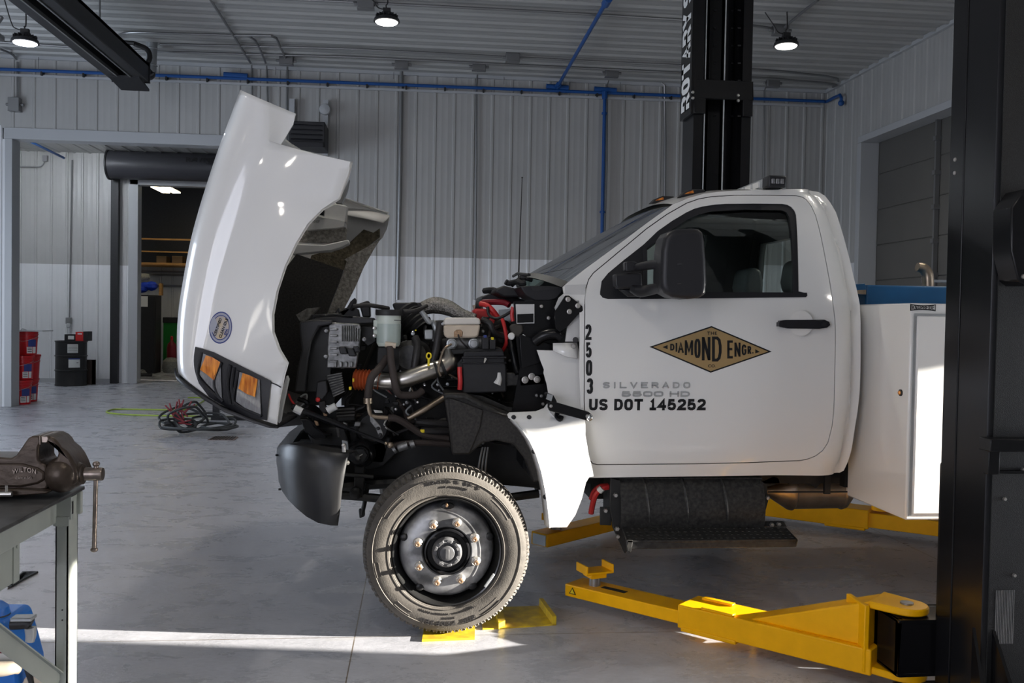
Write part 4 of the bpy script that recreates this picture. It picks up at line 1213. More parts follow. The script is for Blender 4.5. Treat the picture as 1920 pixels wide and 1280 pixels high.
mb.prism(pv([(77, 816.5), (90, 817), (101, 822), (108, 829), (113, 838), (124, 846), (133, 858), (140, 872), (146, 888), (146, 900), (138, 910), (118, 914), (98, 909), (89, 897), (88, 880), (90, 867), (98, 865), (105, 859), (108, 850), (106, 842), (100, 837), (92, 834), (78, 830)], YV), (0, 0.13, 0))
mb.build('moving_jaw', M['vise'], t, bevel=0.010, bseg=4)
q = P(118, 889, YV + 0.03)
mb = MB(); mb.sphere(q, 0.056, 24, 0, (0.98, 0.9, 1.0)); mb.build('jaw_ball', M['vise'], t)
mb = MB()
for pts in ([(73, 817), (76, 817), (76, 834), (73, 834)], [(77, 817), (89, 818), (91, 822), (88, 830), (78, 830)]):
    mb.prism(pv(pts, YV - 0.003), (0, 0.136, 0))
mb.build('jaw_insert', M['visesteel'], t, bevel=0.002)
r0 = P(150, 888.5, YV + 0.04)
def vx(px): return P(px, 888.5, YV + 0.04).x - r0.x
mb = MB(); mb.lathe([(0.045, vx(140)), (0.036, vx(150)), (0.032, vx(153)), (0.032, vx(157)), (0.027, vx(159)), (0.012, vx(160))], r0, (1, 0, 0), 28); mb.build('screw_collar', M['vise'], t)
mb = MB(); mb.lathe([(0.020, vx(158)), (0.0205, vx(163)), (0.0205, vx(190)), (0.0195, vx(193)), (0.001, vx(193.5))], r0, (1, 0, 0), 28); mb.build('screw_head', M['visesteel'], t)
h0, h1 = P(180.5, 873, YV + 0.04), P(176.5, 1030, YV + 0.04)
mb = MB(); mb.cyl(h0, h1, 0.0068, 12)
mb.sphere(h0 + V(0, 0, 0.006), 0.0115, 14, 0, (1, 1, 0.75)); mb.sphere(h1, 0.0115, 14, 0, (1, 1, 0.75))
mb.build('screw_handle', M['visesteel'], t)
q = P(46, 885, YV - 0.008)
mb = MB(); put_text(mb, 'WILTON', q, (1, 0, 0), (0, 0, 1), (0.068, 0.014), 0.003, 0.0, 1.1, warp=lambda x, y: (x, y + 0.008 - 6*x*x)); 
q2 = P(45, 895.5, YV - 0.008); put_text(mb, 'CHICAGO', q2, (1, 0, 0), (0, 0, 1), (0.046, 0.007), 0.003, 0.0, 1.1); mb.build('cast_lettering', M['visesteel'], t)
mb = MB(); q = P(8, 926, YV - 0.05); mb.cyl(q + V(-0.03, 0, 0.0), q + V(0.022, 0, 0), 0.008, 12); mb.cyl(q + V(0.006, 0, 0.004), q + V(0.006, 0, 0.026), 0.004, 8); mb.build('clamp_bolt', M['bolt'], t)

# ---- blue machine under the bench
YM = 3.35
t = thing('floor_machine', 'blue wheeled shop machine with black elbow under the workbench', 'machine', PZ(20, 1420, 0))
def q_(x, y, Y=YM): return P(x, y, Y)
c = q_(-12, 1215)
mb = MB(); mb.prism(pv([(-80, 1166), (10, 1166), (18, 1190), (38, 1262), (46, 1420), (-80, 1420)], YM), (0, 0.22, 0)); mb.build('machine_body', M['bluebright'], t, bevel=0.02, bseg=3)
mb = MB(); a = q_(-10, 1150, YM + 0.08); mb.lathe([(0.001, 0.045), (0.025, 0.042), (0.045, 0.025), (0.05, 0.0), (0.048, -0.01)], a, seg=24); mb.build('dome_cap', M['bluebright'], t)
mb = MB(); mb.lathe([(0.05, -0.03), (0.052, -0.01), (0.05, 0.0)], a, seg=24); mb.build('cap_ring', M['plastic'], t)
mb = MB(); mb.tube([q_(22, 1168, YM - 0.01), q_(34, 1168, YM - 0.01), q_(50, 1167, YM - 0.01), q_(58, 1170, YM - 0.01)], 0.022, 12); mb.build('black_elbow', M['plastic'], t)
mb = MB(); mb.box(q_(44, 1158, YM - 0.02), (0.07, 0.05, 0.012)); mb.build('lever_plate', M['galv'], t, bevel=0.003)
mb = MB(); mb.tube([q_(57, 1176, YM - 0.01), q_(58, 1190, YM - 0.01), q_(56, 1202, YM - 0.01)], [0.019, 0.018, 0.015], 12); mb.build('grey_outlet', M['trim'], t)
mb = MB(); mb.prism(pv([(-60, 1202), (13, 1200), (27, 1240), (-60, 1242)], YM - 0.014), (0, 0.01, 0)); mb.build('data_plate', M['paper'], t)
mb = MB(); mb.prism(pv([(-60, 1223), (19, 1221), (20, 1224), (-60, 1226)], YM - 0.016), (0, 0.004, 0)); mb.build('data_plate_print', M['clamp'], t)
mb = MB(); mb.tube([q_(-60, 1256, YM - 0.06), q_(0, 1254, YM - 0.06), q_(25, 1252, YM - 0.06), q_(37, 1256, YM - 0.05)], [0.026, 0.026, 0.022, 0.014], 12); mb.build('pale_grip', M['offwhite'], t)
mb = MB(); w = PZ(92, 1345, 0.0); c = q_(80, 1292, YM - 0.02)
mb.lathe([(0.02, -0.025), (0.062, -0.025), (0.07, -0.015), (0.07, 0.015), (0.062, 0.025), (0.02, 0.025)], c, (0.3, 1, 0), 24); mb.build('wheel', M['offwhite'], t)
mb = MB(); mb.tube([q_(38, 1215, YM - 0.01), q_(52, 1250, YM - 0.03), q_(64, 1285, YM - 0.03)], 0.014, 8); mb.build('fork', M['plastic'], t)
mb = MB(); mb.box((q_(-20, 1400).x, YM + 0.1, 0.05), (0.3, 0.2, 0.1)); mb.build('base', M['plastic'], t)

# =================================================================== the two post lift
def plate_poly(mb, pts_xy, z0, z1, mi=0): mb.prism([V(x, y, z0) for x, y in pts_xy], (0, 0, z1 - z0), mi)
PX0, PX1 = 2.078, 2.60
def arm(t, fa, fm, fb, zo, zi, wo, wi, away, gus=True, z0=0.05):
    """telescopic arm: fa pivot end, fm step, fb tip: front bottom line on the floor plan"""
    fa, fm, fb = [V(p.x, p.y, 0) for p in (fa, fm, fb)]
    d = (fb - fa).normalized(); n = V(-d.y, d.x, 0)
    if n.y * away < 0: n = -n
    fm = fa + d*((fm - fa).dot(d))
    def blk(mb, s0, s1, w0, w1, za, zb):
        a = fa + d*s0; b = fa + d*s1
        mb.prism([a + n*w0 + V(0,0,za), b + n*w0 + V(0,0,za), b + n*w1 + V(0,0,za), a + n*w1 + V(0,0,za)], (0, 0, zb - za))
    sm, sb = (fm - fa).length, (fb - fa).dot(d)
    mb = MB(); blk(mb, 0, sm, 0, wo, z0, zo); blk(mb, sm - 0.3, sm - 0.02, -0.006, wo + 0.006, z0 - 0.012, z0 + 0.01)
    o1 = mb.build('outer_arm', M['yellow'], t, bevel=0.006)
    mb = MB(); e = (wo - wi)/2
    blk(mb, sm - 0.2, sb, e, e + wi, z0 + 0.012, zi); o2 = mb.build('inner_arm', M['yellow'], t, bevel=0.005)
    return fa, d, n, sm, sb
NY = (PZ(1632, 1268, 0.05), PZ(1270, 1176, 0.05), PZ(1055, 1122, 0.05))
t = thing('lift_post', 'near black lift post with yellow swing arm at right edge', 'vehicle lift', (2.3, 3.35, 0))
# column of the near post
Y0, Y1, Y2 = 3.20, 3.40, 3.50
mb = MB()
zt = 4.2
plate_poly(mb, [(PX0, Y0 + 0.012), (PX0 + 0.018, Y0), (PX1 - 0.018, Y0), (PX1, Y0 + 0.012), (PX1, Y1), (PX1 - 0.012, Y1), (PX1 - 0.012, Y0 + 0.02), (PX0 + 0.012, Y0 + 0.02), (PX0 + 0.012, Y1), (PX0, Y1)], 0.02, zt)
mb.build('column', M['black'], t)
mb = MB()
for sx, x in ((1, PX0), (-1, PX1)):
    mb.span((x - 0.004*sx, Y1 + 0.003, 0.02), (x + 0.10*sx, Y2, zt))
mb.build('column_flange', M['black'], t, bevel=0.004)
mb = MB()
q0 = P(1866, 700, Y0 - 0.003).x
mb.span((q0, Y0 - 0.006, 0.02), (PX1 - 0.02, Y0 - 0.0005, zt)); mb.build('back_plate', M['blacksp'], t)
mb = MB()
a, b = P(1850, 820, Y0 - 0.05), P(1935, 820, Y0 - 0.05)
za, zb_ = P(1880, 822, Y0 - 0.06).z, P(1880, 846, Y0 - 0.06).z
mb.span((a.x, Y0 - 0.075, zb_), (b.x + 0.1, Y0 - 0.005, za))
z3 = P(1860, 888, Y0 - 0.02).z
mb.span((P(1851, 860, Y0 - 0.03).x, Y0 - 0.04, z3), (P(1872, 860, Y0 - 0.03).x, Y0 - 0.005, zb_))
mb.span((P(1872, 884, Y0 - 0.03).x, Y0 - 0.02, z3), (PX1 - 0.05, Y0 - 0.005, z3 + 0.012))
mb.build('cable_bracket', M['black'], t, bevel=0.003)
for px_, py_ in ((1912, 836), (1917, 880), (1883, 935), (1901, 1078)):
    q = P(px_, py_, Y0 - 0.007); mb = MB(); mb.lathe([(0.001, -0.008), (0.006, -0.008), (0.008, 0)], q, (0, 1, 0), 6); mb.build('bolt', M['bolt'], t)
mb = MB()
mb.prism(pv([(1921, 354), (1897, 389), (1896, 470), (1909, 526), (1921, 535), (1990, 535), (1990, 354)], Y0 - 0.12), (0, 0.11, 0)); mb.build('power_unit_cover', M['black'], t, bevel=0.006)
q = P(1920, 518, Y0 - 0.125); mb = MB(); mb.lathe([(0.001, -0.004), (0.008, -0.003), (0.009, 0.004)], q, (0, 1, 0), 10); mb.build('bolt', M['bolt'], t)
for x0, x1 in ((P(1829, 1182, Y0 - 0.02).x, P(1813, 1290, Y0 - 0.12).x), (P(1865, 1176, Y0 - 0.02).x, P(1887, 1290, Y0 - 0.12).x)):
    zt_ = P(1865, 1178, Y0 - 0.02).z
    mb = MB(); mb.prism([V(x0, Y0, zt_), V(x0 + 0.012, Y0, zt_), V(x1 + 0.012, Y0 - 0.28, 0.02), V(x1, Y0 - 0.28, 0.02), ], (0, 0, -0.006))
    mb.prism([V(x0, Y0, zt_), V(x0, Y0, 0.02), V(x1, Y0 - 0.28, 0.02)], (0.012, 0, 0)); mb.build('gusset', M['black'], t, bevel=0.002)
mb = MB(); mb.span((PX0 - 0.1, Y0 - 0.3, 0), (PX1 + 0.1, Y2 + 0.15, 0.022)); mb.build('base_plate', M['black'], t, bevel=0.004)
for px_, py_ in ((1781.5, 299), (1781.5, 324)):
    q = P(px_ + 0.5, py_, Y1 + 0.06); q.x = PX0 - 0.005
    mb = MB(); mb.lathe([(0.001, -0.003), (0.007, -0.003), (0.009, 0.003)], q, (1, 0, 0), 10); mb.build('bolt', M['bolt'], t)
q = P(1884, 1130, Y0 - 0.008)
mb = MB()
for k in range(12): mb.span((q.x - 0.035 + k*0.0062, Y0 - 0.0085, P(1884, 1205, Y0).z), (q.x - 0.035 + k*0.0062 + 0.0030, Y0 - 0.006, P(1884, 1105, Y0).z))
mb.build('louvred_plate', M['conduit'], t)
# carriage and arm
fa, d, n, sm, sb = arm(t, *NY, 0.160, 0.125, 0.20, 0.165, 1)
piv = PZ(1700, 1136, 0.345); piv = V(piv.x, piv.y, 0)
pa = fa + n*0.10
e = (piv - pa).normalized(); en = V(-e.y, e.x, 0)
mb = MB()
s1 = fa + d*0.55
def gz(p, z): return V(p.x, p.y, z)
w0, w1 = 0.03, 0.19
g = fa + d*0.02
mb.add([gz(s1 + n*w0, 0.158), gz(g + n*w0, 0.158), gz(g + n*w0, 0.350), gz(s1 + n*w1, 0.158), gz(g + n*w1, 0.158), gz(g + n*w1, 0.350)],
       [(0, 1, 2), (3, 5, 4), (0, 2, 5, 3), (1, 4, 5, 2), (0, 3, 4, 1)])
mb.build('arm_gusset', M['yellow'], t, bevel=0.008)
def pivot_plate(z0, z1, nm):
    pts = [g + n*0.015, g + n*0.205]
    a0 = math.atan2(en.y, en.x)
    for k in range(9):
        an = a0 - math.pi*k/8
        pts.append(piv + V(math.cos(an), math.sin(an), 0)*0.085)
    if (pts[1] - pts[2]).length > (pts[0] - pts[2]).length: pts[0], pts[1] = pts[1], pts[0]
    mb = MB(); mb.prism([gz(p, z0) for p in pts], (0, 0, z1 - z0)); return mb.build(nm, M['yellow'], t, bevel=0.006)
pivot_plate(0.325, 0.355, 'pivot_plate'); pivot_plate(0.055, 0.085, 'pivot_plate')
mb = MB(); mb.span((g.x - 0.01, g.y - 0.0, 0.06), (g.x + 0.012, g.y + 0.17, 0.34)); mb.build('arm_end_plate', M['yellow'], t, bevel=0.004)
mb = MB(); mb.cyl(gz(piv, 0.05), gz(piv, 0.362), 0.026, 20); mb.build('pivot_pin', M['conduit'], t)
mb = MB(); x0 = piv.x - 0.085
mb.span((x0, piv.y - 0.10, 0.09), (x0 + 0.035, piv.y + 0.10, 0.32))
mb.span((x0, piv.y - 0.10, 0.09), (PX1 - 0.04, piv.y - 0.06, 0.32)); mb.span((x0, piv.y + 0.06, 0.09), (PX1 - 0.04, piv.y + 0.10, 0.32))
mb.span((x0, piv.y - 0.10, 0.09), (PX1 - 0.04, piv.y + 0.10, 0.115)); mb.span((x0, piv.y - 0.1, 0.295), (PX1 - 0.04, piv.y + 0.10, 0.32))
mb.span((PX0 + 0.02, Y1 - 0.1, 0.08), (PX1 - 0.02, piv.y - 0.06, 0.95))
mb.build('carriage', M['black'], t, bevel=0.012, bseg=3)
tip = fa + d*(sb - 0.13) + n*0.10
mb = MB(); mb.cyl(gz(tip, 0.12), gz(tip, 0.165), 0.03, 18); mb.build('pad_screw', M['conduit'], t)
def lift_pad(tip, zz, ang, m):
    rot = Matrix.Rotation(ang, 3, 'Z')
    mb = MB(); mb.box(gz(tip, zz), (0.15, 0.115, 0.012), rot)
    for s_ in (-1, 1):
        mb.box(gz(tip, zz + 0.018) + rot @ V(s_*0.075, 0, 0), (0.010, 0.115, 0.045), rot)
    mb.box(gz(tip, zz - 0.015), (0.09, 0.09, 0.03), rot)
    return mb.build('lift_pad', m, t, bevel=0.003)
pp = P(1101, 1081, tip.y); lift_pad(tip, 0.20, R(18), M['yellow'])
mb = MB(); st = fa + d*(sb - 0.32) + n*0.10
mb.beam(gz(st, 0.1255) , gz(st + d*0.14, 0.1255), 0.035, 0.002); mb.build('arm_slot', M['ink'], t)
q = fa + d*(sb - 0.05)
mb = MB(); tri = [V(0, 0, 0.112) , V(0, 0, 0.085), V(0, 0, 0.085)]
c0 = fa + d*(sb - 0.05) + n*0.0162
mb.prism([gz(c0 - d*0.022, 0.080), gz(c0 + d*0.022, 0.080), gz(c0, 0.115)], -n*0.0015); mb.build('warning_triangle', M['ink'], t)
mb = MB(); mb.prism([gz(c0 - d*0.014 - n*0.001, 0.084), gz(c0 + d*0.014 - n*0.001, 0.084), gz(c0 - n*0.001, 0.108)], -n*0.0015); mb.build('warning_triangle_field', M['ylw'], t)
for s_, w_ in ((sm - 0.05, 0.16), (sm - 0.12, 0.02)):
    mb = MB(); p0 = fa + d*s_; mb.beam(gz(p0 + n*w_, 0.166), gz(p0 + n*w_ - d*0.16, 0.166), 0.035, 0.012); mb.build('wear_block', M['yellow'], t, bevel=0.004)

# unseen rear arm of the near post, added to keep sun off the floor
ra, rb = V(2.62, 3.78, 0), V(3.75, 4.45, 0)
rd = (rb - ra).normalized(); rn = V(-rd.y, rd.x, 0)
mb = MB(); mb.prism([gz(ra - rn*0.1, 0.05), gz(rb - rn*0.1, 0.05), gz(rb + rn*0.1, 0.05), gz(ra + rn*0.1, 0.05)], (0, 0, 0.11)); mb.build('outer_arm', M['yellow'], t, bevel=0.006)
mb = MB(); mb.prism([gz(ra - rn*0.07, 0.158), gz(ra - rn*0.07, 0.35), gz(ra - rn*0.07 + rd*0.55, 0.158)], rn*0.14); mb.build('arm_gusset', M['yellow'], t, bevel=0.006)
mb = MB(); mb.span((2.48, 3.68, 0.325), (2.72, 3.88, 0.355)); mb.build('pivot_plate', M['yellow'], t, bevel=0.006)
mb = MB(); mb.cyl((2.56, 3.78, 0.05), (2.56, 3.78, 0.362), 0.026, 20); mb.build('pivot_pin', M['conduit'], t)
mb = MB(); mb.cyl(gz(rb - rd*0.1, 0.16), gz(rb - rd*0.1, 0.20), 0.06, 18); mb.build('round_pad', M['yellow'], t)

# ---- far post
FX0, FX1, FY0, FY1 = 2.135, 2.60, 7.20, 7.50
t = thing('lift_post', 'far black lift post with white lettering behind the cab', 'vehicle lift', (2.36, 7.4, 0))
mb = MB()
plate_poly(mb, [(FX0, FY0), (FX0 + 0.075, FY0), (FX0 + 0.075, FY0 + 0.012), (FX0 + 0.012, FY0 + 0.012), (FX0 + 0.012, FY1 - 0.012), (FX1 - 0.012, FY1 - 0.012), (FX1 - 0.012, FY0 + 0.012), (FX1 - 0.075, FY0 + 0.012), (FX1 - 0.075, FY0), (FX1, FY0), (FX1, FY1), (FX0, FY1)], 0.02, 4.3)
mb.build('column', M['black'], t)
zs_ = P(1289, 214, FY0).z
mb = MB(); mb.span((FX0 - 0.03, FY0 - 0.02, zs_), (FX0 - 0.002, FY1 - 0.02, 4.3)); mb.span((FX0 - 0.03, FY0 - 0.02, zs_), (FX0 + 0.07, FY0 - 0.004, 4.3)); mb.build('side_cover', M['black'], t, bevel=0.003)
mb = MB()
zc0, zc1 = P(1300, 207, FY0).z, 4.3
xo = FX0 - 0.032
q0, q1 = P(1278, 212, FY0 + 0.12).z, P(1278, -14, FY0 + 0.12).z
block_text(mb, 'ROTARY S', (xo, FY0 + 0.125, (q0 + q1)/2 + 0.02), (0, 0, 1), (0, 1, 0), (q1 - q0, 0.22), 0.36, 0.10, 0.2, 0.002)
mb.build('maker_lettering', M['paper'], t)
mb = MB(); za, zb_ = P(1340, 151, FY0).z, P(1340, 186, FY0).z
mb.span((FX0 - 0.005, FY0 - 0.025, zb_ - 0.0), (FX1 + 0.005, FY0 - 0.002, za))
mb.span((FX0 - 0.005, FY0 - 0.025, zb_ - 0.12), (FX0 + 0.09, FY0 - 0.002, zb_)); mb.span((FX1 - 0.075, FY0 - 0.025, zb_ - 0.13), (FX1 + 0.005, FY0 - 0.002, zb_))
mb.build('carriage_stop_bar', M['black'], t, bevel=0.004)
for px_, py_ in ((1299, 173), (1299, 184), (1384, 179), (1384, 189)):
    q = P(px_, py_, FY0 - 0.026); mb = MB(); mb.lathe([(0.001, -0.012), (0.010, -0.01), (0.013, 0)], q, (0, 1, 0), 10); mb.build('bolt', M['bolt'], t)
for px_ in (1321, 1357):
    q = P(px_, 200, FY0 + 0.02); mb = MB(); mb.cyl((q.x, q.y, 0.4), (q.x, q.y, 4.3), 0.006, 8); mb.build('equalizer_cable', M['galv'], t)
for px_, w_ in ((1341, 0.05), (1367, 0.03)):
    q = P(px_, 100, FY0 + 0.20); mb = MB()
    mb.span((q.x - w_, FY0 + 0.2, 0.3), (q.x + w_, FY0 + 0.215, 4.3)); mb.build('lock_ladder', M['black'], t)
mb = MB()
for k in range(7):
    for px_, ww in ((1341, 0.008), (1373, 0.008), (1386, 0.012)):
        q = P(px_, 18 + k*33, FY0 + (0.195 if px_ < 1380 else -0.002)); mb.span((q.x - ww, q.y - 0.004, q.z - 0.012), (q.x + ww, q.y, q.z + 0.0))
mb.build('lock_slot', M['ink'], t)
mb = MB(); mb.span((FX0 - 0.1, FY0 - 0.15, 0), (FX1 + 0.1, FY1 + 0.2, 0.022)); mb.build('base_plate', M['black'], t)
piv_f = V(2.2, 6.95, 0)
mb = MB(); mb.span((FX0 + 0.02, piv_f.y - 0.05, 0.10), (FX1 - 0.02, FY0 + 0.2, 0.32)); mb.build('carriage', M['black'], t, bevel=0.01)
# front far arm: tip beside the front wheel
fb = PZ(1030, 1031, 0.05); fa_ = PZ(1147, 1001, 0.05)
dd = (fa_ - fb).normalized()
fa_ = fb + dd*1.5; fm = fb + dd*0.75
f2, d2_, n2, sm2, sb2 = arm(t, fa_, fm, fb, 0.155, 0.145, 0.17, 0.14, 1)
tip2 = f2 + d2_*(sb2 - 0.16) + n2*0.085
mb = MB(); mb.cyl(gz(tip2, 0.14), gz(tip2, 0.20), 0.035, 16); mb.build('pad_screw', M['conduit'], t)
lift_pad(tip2, 0.21, math.atan2(d2_.y, d2_.x), M['yellow'])
e0 = f2 + d2_*sb2
mb = MB(); mb.prism([gz(e0 + n2*0.03 + d2_*0.003, 0.068), gz(e0 + n2*0.14 + d2_*0.003, 0.068), gz(e0 + n2*0.14 + d2_*0.003, 0.135), gz(e0 + n2*0.03 + d2_*0.003, 0.135)], -d2_*0.002); mb.build('hollow_end', M['galv'], t)
# rear far arm
r0_, r1_ = PZ(1433, 967, 0.05), PZ(1744, 1008, 0.05)
dd = (r1_ - r0_).normalized()
f3, d3_, n3, sm3, sb3 = arm(t, r0_ - dd*0.25, PZ(1623, 996, 0.05), r1_ + dd*0.3, 0.185, 0.165, 0.20, 0.17, 1)
mb = MB(); s0 = f3 + d3_*0.1; s1 = f3 + d3_*0.85
mb.add([gz(s0 + n3*0.03, 0.183), gz(s0 + n3*0.19, 0.183), gz(s1 + n3*0.19, 0.183), gz(s1 + n3*0.03, 0.183), gz(s0 + n3*0.03, 0.35), gz(s0 + n3*0.19, 0.35)], [(0, 1, 5, 4), (4, 5, 2, 3), (0, 4, 3), (1, 2, 5), (0, 3, 2, 1)])
mb.build('arm_gusset', M['yellow'], t, bevel=0.006)
mb = MB(); mb.cyl(gz(s1 + d3_*0.2 + n3*0.10, 0.18), gz(s1 + d3_*0.2 + n3*0.10, 0.21), 0.06, 18); mb.build('round_pad', M['yellow'], t)
mb = MB(); a = f3 + d3_*0.05 + n3*0.1; mb.prism([gz(piv_f + V(-0.1, 0.1, 0), 0.30), gz(piv_f + V(0.1, 0.1, 0), 0.30), gz(a + n3*0.08, 0.30), gz(a - n3*0.08, 0.30)], (0, 0, 0.03)); mb.build('pivot_plate', M['yellow'], t)

# =================================================================== yellow plate under the front wheel
t = thing('wheel_plate', 'bright yellow steel plate on floor under the front tyre', 'plate', PZ(900, 1180, 0))
a, b, c, e = PZ(905, 1181, 0), PZ(1043, 1172, 0), PZ(1018, 1137, 0), PZ(900, 1141, 0)
mb = MB(); mb.prism([a, b, c, e], (0, 0, 0.006)); mb.build('side_wing', M['yellow2'], t)
mb = MB(); mb.prism([b, b + (a - b).normalized()*0.02, c + (e - c).normalized()*0.02, c], (0, 0, 0.045)); mb.build('upturned_edge', M['yellow2'], t)
a, b = PZ(791, 1203, 0), PZ(890, 1199, 0)
mb = MB(); mb.prism([a, b, b + V(0.02, 0.28, 0), a + V(0.02, 0.28, 0)], (0, 0, 0.010)); mb.build('base_plate', M['yellow2'], t)
mb = MB(); a2, b2 = PZ(935, 1180, 0), PZ(947, 1174, 0); mb.prism([a2, b2, b2 + V(0, 0.2, 0), a2 + V(0, 0.2, 0)], (0, 0, 0.03)); mb.build('raised_rib', M['yellow2'], t)
# =================================================================== the service truck
YC = 5.37                 # centre line of the truck
YF = 4.325                # outer face of the front tyre
T = thing('service_truck', 'white single cab service truck with its hood tilted open over the engine', 'truck', (0.9, YC, 0))

SIDE = [(0.55, 4.53), (0.72, 4.475), (0.85, 4.432), (1.10, 4.405), (1.40, 4.415), (1.55, 4.44), (1.75, 4.51), (1.95, 4.60), (2.10, 4.69), (2.25, 4.80)]
REAR_PX = [(1535, 360), (1547, 367), (1557, 380), (1567, 397), (1577, 428), (1587, 463), (1594, 490), (1600, 517), (1607, 545), (1612, 570), (1613.5, 630), (1613.5, 680), (1612, 733), (1608, 770), (1603, 800), (1597, 840), (1590, 865), (1582, 882)]
f0 = lambda x, z: slerp_tab(SIDE, z)
REAR = sorted([(z, x) for x, z in back(REAR_PX, f0)])
def yside(x, z):
    y = slerp_tab(SIDE, z)
    xr = lerp(REAR, z); w = 0.14
    d = xr - x
    if d < w:
        u = min(1, max(0, (w - d)/w))
        y += 0.13*(1 - math.sqrt(max(0, 1 - u*u*0.98)))
    return y
def off(d): return lambda x, z: yside(x, z) + d
def inset(poly, d):
    n = len(poly)
    A = sum(poly[i-1][0]*poly[i][1]-poly[i][0]*poly[i-1][1] for i in range(n)); s = 1 if A > 0 else -1
    out = []
    for i in range(n):
        p0, p1, p2 = Vector(poly[i-1]), Vector(poly[i]), Vector(poly[(i+1) % n])
        e1 = (p1-p0).normalized(); e2 = (p2-p1).normalized()
        n1 = Vector((-e1.y, e1.x)); n2 = Vector((-e2.y, e2.x))
        b = (n1+n2)
        b = b/max(0.5, b.length_squared/2)
        q = p1 + b*d*s
        out.append((q.x, q.y))
    return out

CAB_PX = [(1055, 538), (1064, 530), (1100, 502), (1160, 458), (1213, 418), (1262, 383), (1290, 371.5), (1320, 363), (1350, 359), (1383, 357), (1450, 356), (1520, 357)] + REAR_PX + \
         [(1574, 886), (1563, 888), (1450, 890.5), (1333, 892.5), (1200, 894), (1104, 895.5), (1097, 870), (1090, 800), (1086, 700), (1086, 563), (1072, 566), (1058, 556)]
DOOR_PX = [(1095.5, 563), (1097, 542), (1103, 523), (1112, 511), (1160, 471), (1213, 427), (1250, 401), (1287, 380), (1310, 372), (1333, 368), (1377, 365), (1440, 365), (1493, 366), (1505, 369), (1513, 374), (1522, 386), (1530, 403), (1539, 437), (1547, 477), (1556, 525), (1563, 573), (1566, 595), (1567, 613), (1567, 663), (1566, 700), (1565, 753), (1564, 775), (1561, 800), (1553, 830), (1543, 845), (1530, 855), (1515, 861), (1500, 864), (1400, 868), (1300, 870), (1200, 871), (1120, 871.5), (1111, 869.5), (1105, 863), (1100, 837), (1096.5, 810), (1094.5, 750), (1094.5, 650)]
WIN_PX = [(1125, 547), (1128, 527), (1140, 512), (1170, 487), (1207, 458), (1233, 433), (1260, 414), (1287, 398), (1302, 391), (1317, 387), (1340, 383.5), (1360, 382), (1410, 381.5), (1467, 382), (1477, 384), (1484, 388), (1490, 395), (1493, 403), (1495.5, 440), (1497, 490), (1498, 546), (1510, 549), (1513, 553), (1510, 556.5), (1350, 558.5), (1200, 560), (1140, 560.5), (1130, 558), (1125, 552)]
GLASS_PX = [(1213, 547), (1211, 500), (1212.5, 466), (1240, 446), (1262, 429), (1290, 411), (1312, 401.5), (1335, 396), (1400, 392.5), (1466, 393.5), (1476, 398), (1481, 408), (1485, 440), (1488, 500), (1488.5, 548)]
cab_xz, door_xz, win_xz, glass_xz = back(CAB_PX, f0), back(DOOR_PX, f0), back(WIN_PX, f0), back(GLASS_PX, f0)
cab_xz = back(CAB_PX, yside)

# ---- cab shell
mb = MB(); sheet(mb, cab_xz, yside, 0.03, 0.012, [door_xz])
cab = mb.build('cab_side', M['white'], T, ang=40)
mb = MB(); sheet(mb, inset(door_xz, -0.012), off(0.014), 0.05, 0.004, [inset(win_xz, -0.004)]); mb.build('door_gap_backing', M['plastic'], T)  # dark backing sheet that puts shade into the door gap
# door
mb = MB(); sheet(mb, inset(door_xz, 0.0045), yside, 0.025, 0.012, [win_xz])
door = mb.build('door', M['white'], T, ang=40)
mb = MB(); sheet(mb, inset(win_xz, 0.001), off(0.004), 0.04, 0.02, [glass_xz]); mb.build('window_frame', M['trimblack'], door)
mb = MB(); sheet(mb, inset(glass_xz, -0.006), off(0.018), 0.06, 0.004); mb.build('window_glass', M['glass'], door)
sill = back([(1200, 551), (1512, 548.5), (1513, 554), (1510, 557), (1200, 560.5)], f0)
mb = MB(); sheet(mb, sill, off(-0.006), 0.05, 0.01); mb.build('window_sill_strip', M['trimblack'], door)
mb = MB(); sheet(mb, inset(back([(1205, 548), (1205, 462), (1213, 456), (1213.5, 548)], f0), 0.0), off(-0.002), 0.05, 0.02); mb.build('window_divider_post', M['trimblack'], door)
# handle
hx = back([(1455, 607), (1458, 601), (1470, 599.5), (1540, 599), (1549, 603), (1551, 609), (1545, 614), (1530, 616), (1475, 615.5), (1461, 613)], f0)
mb = MB(); sheet(mb, hx, off(-0.035), 0.03, 0.028); mb.build('door_handle', M['trimblack'], door, bevel=0.006, bseg=3)
q = P(1501, 606, 4.405); mb = MB(); mb.lathe([(0.062, 0.0), (0.056, 0.006), (0.04, 0.012), (0.001, 0.016)], q - V(0, 0.006, 0), (0, 1, 0), 32); o = mb.build('handle_cup', M['white'], door)
mb = MB()
for x_ in (1462, 1543): q = P(x_, 608, 4.39); mb.box(q, (0.02, 0.035, 0.02))
mb.build('handle_mount', M['trimblack'], door)

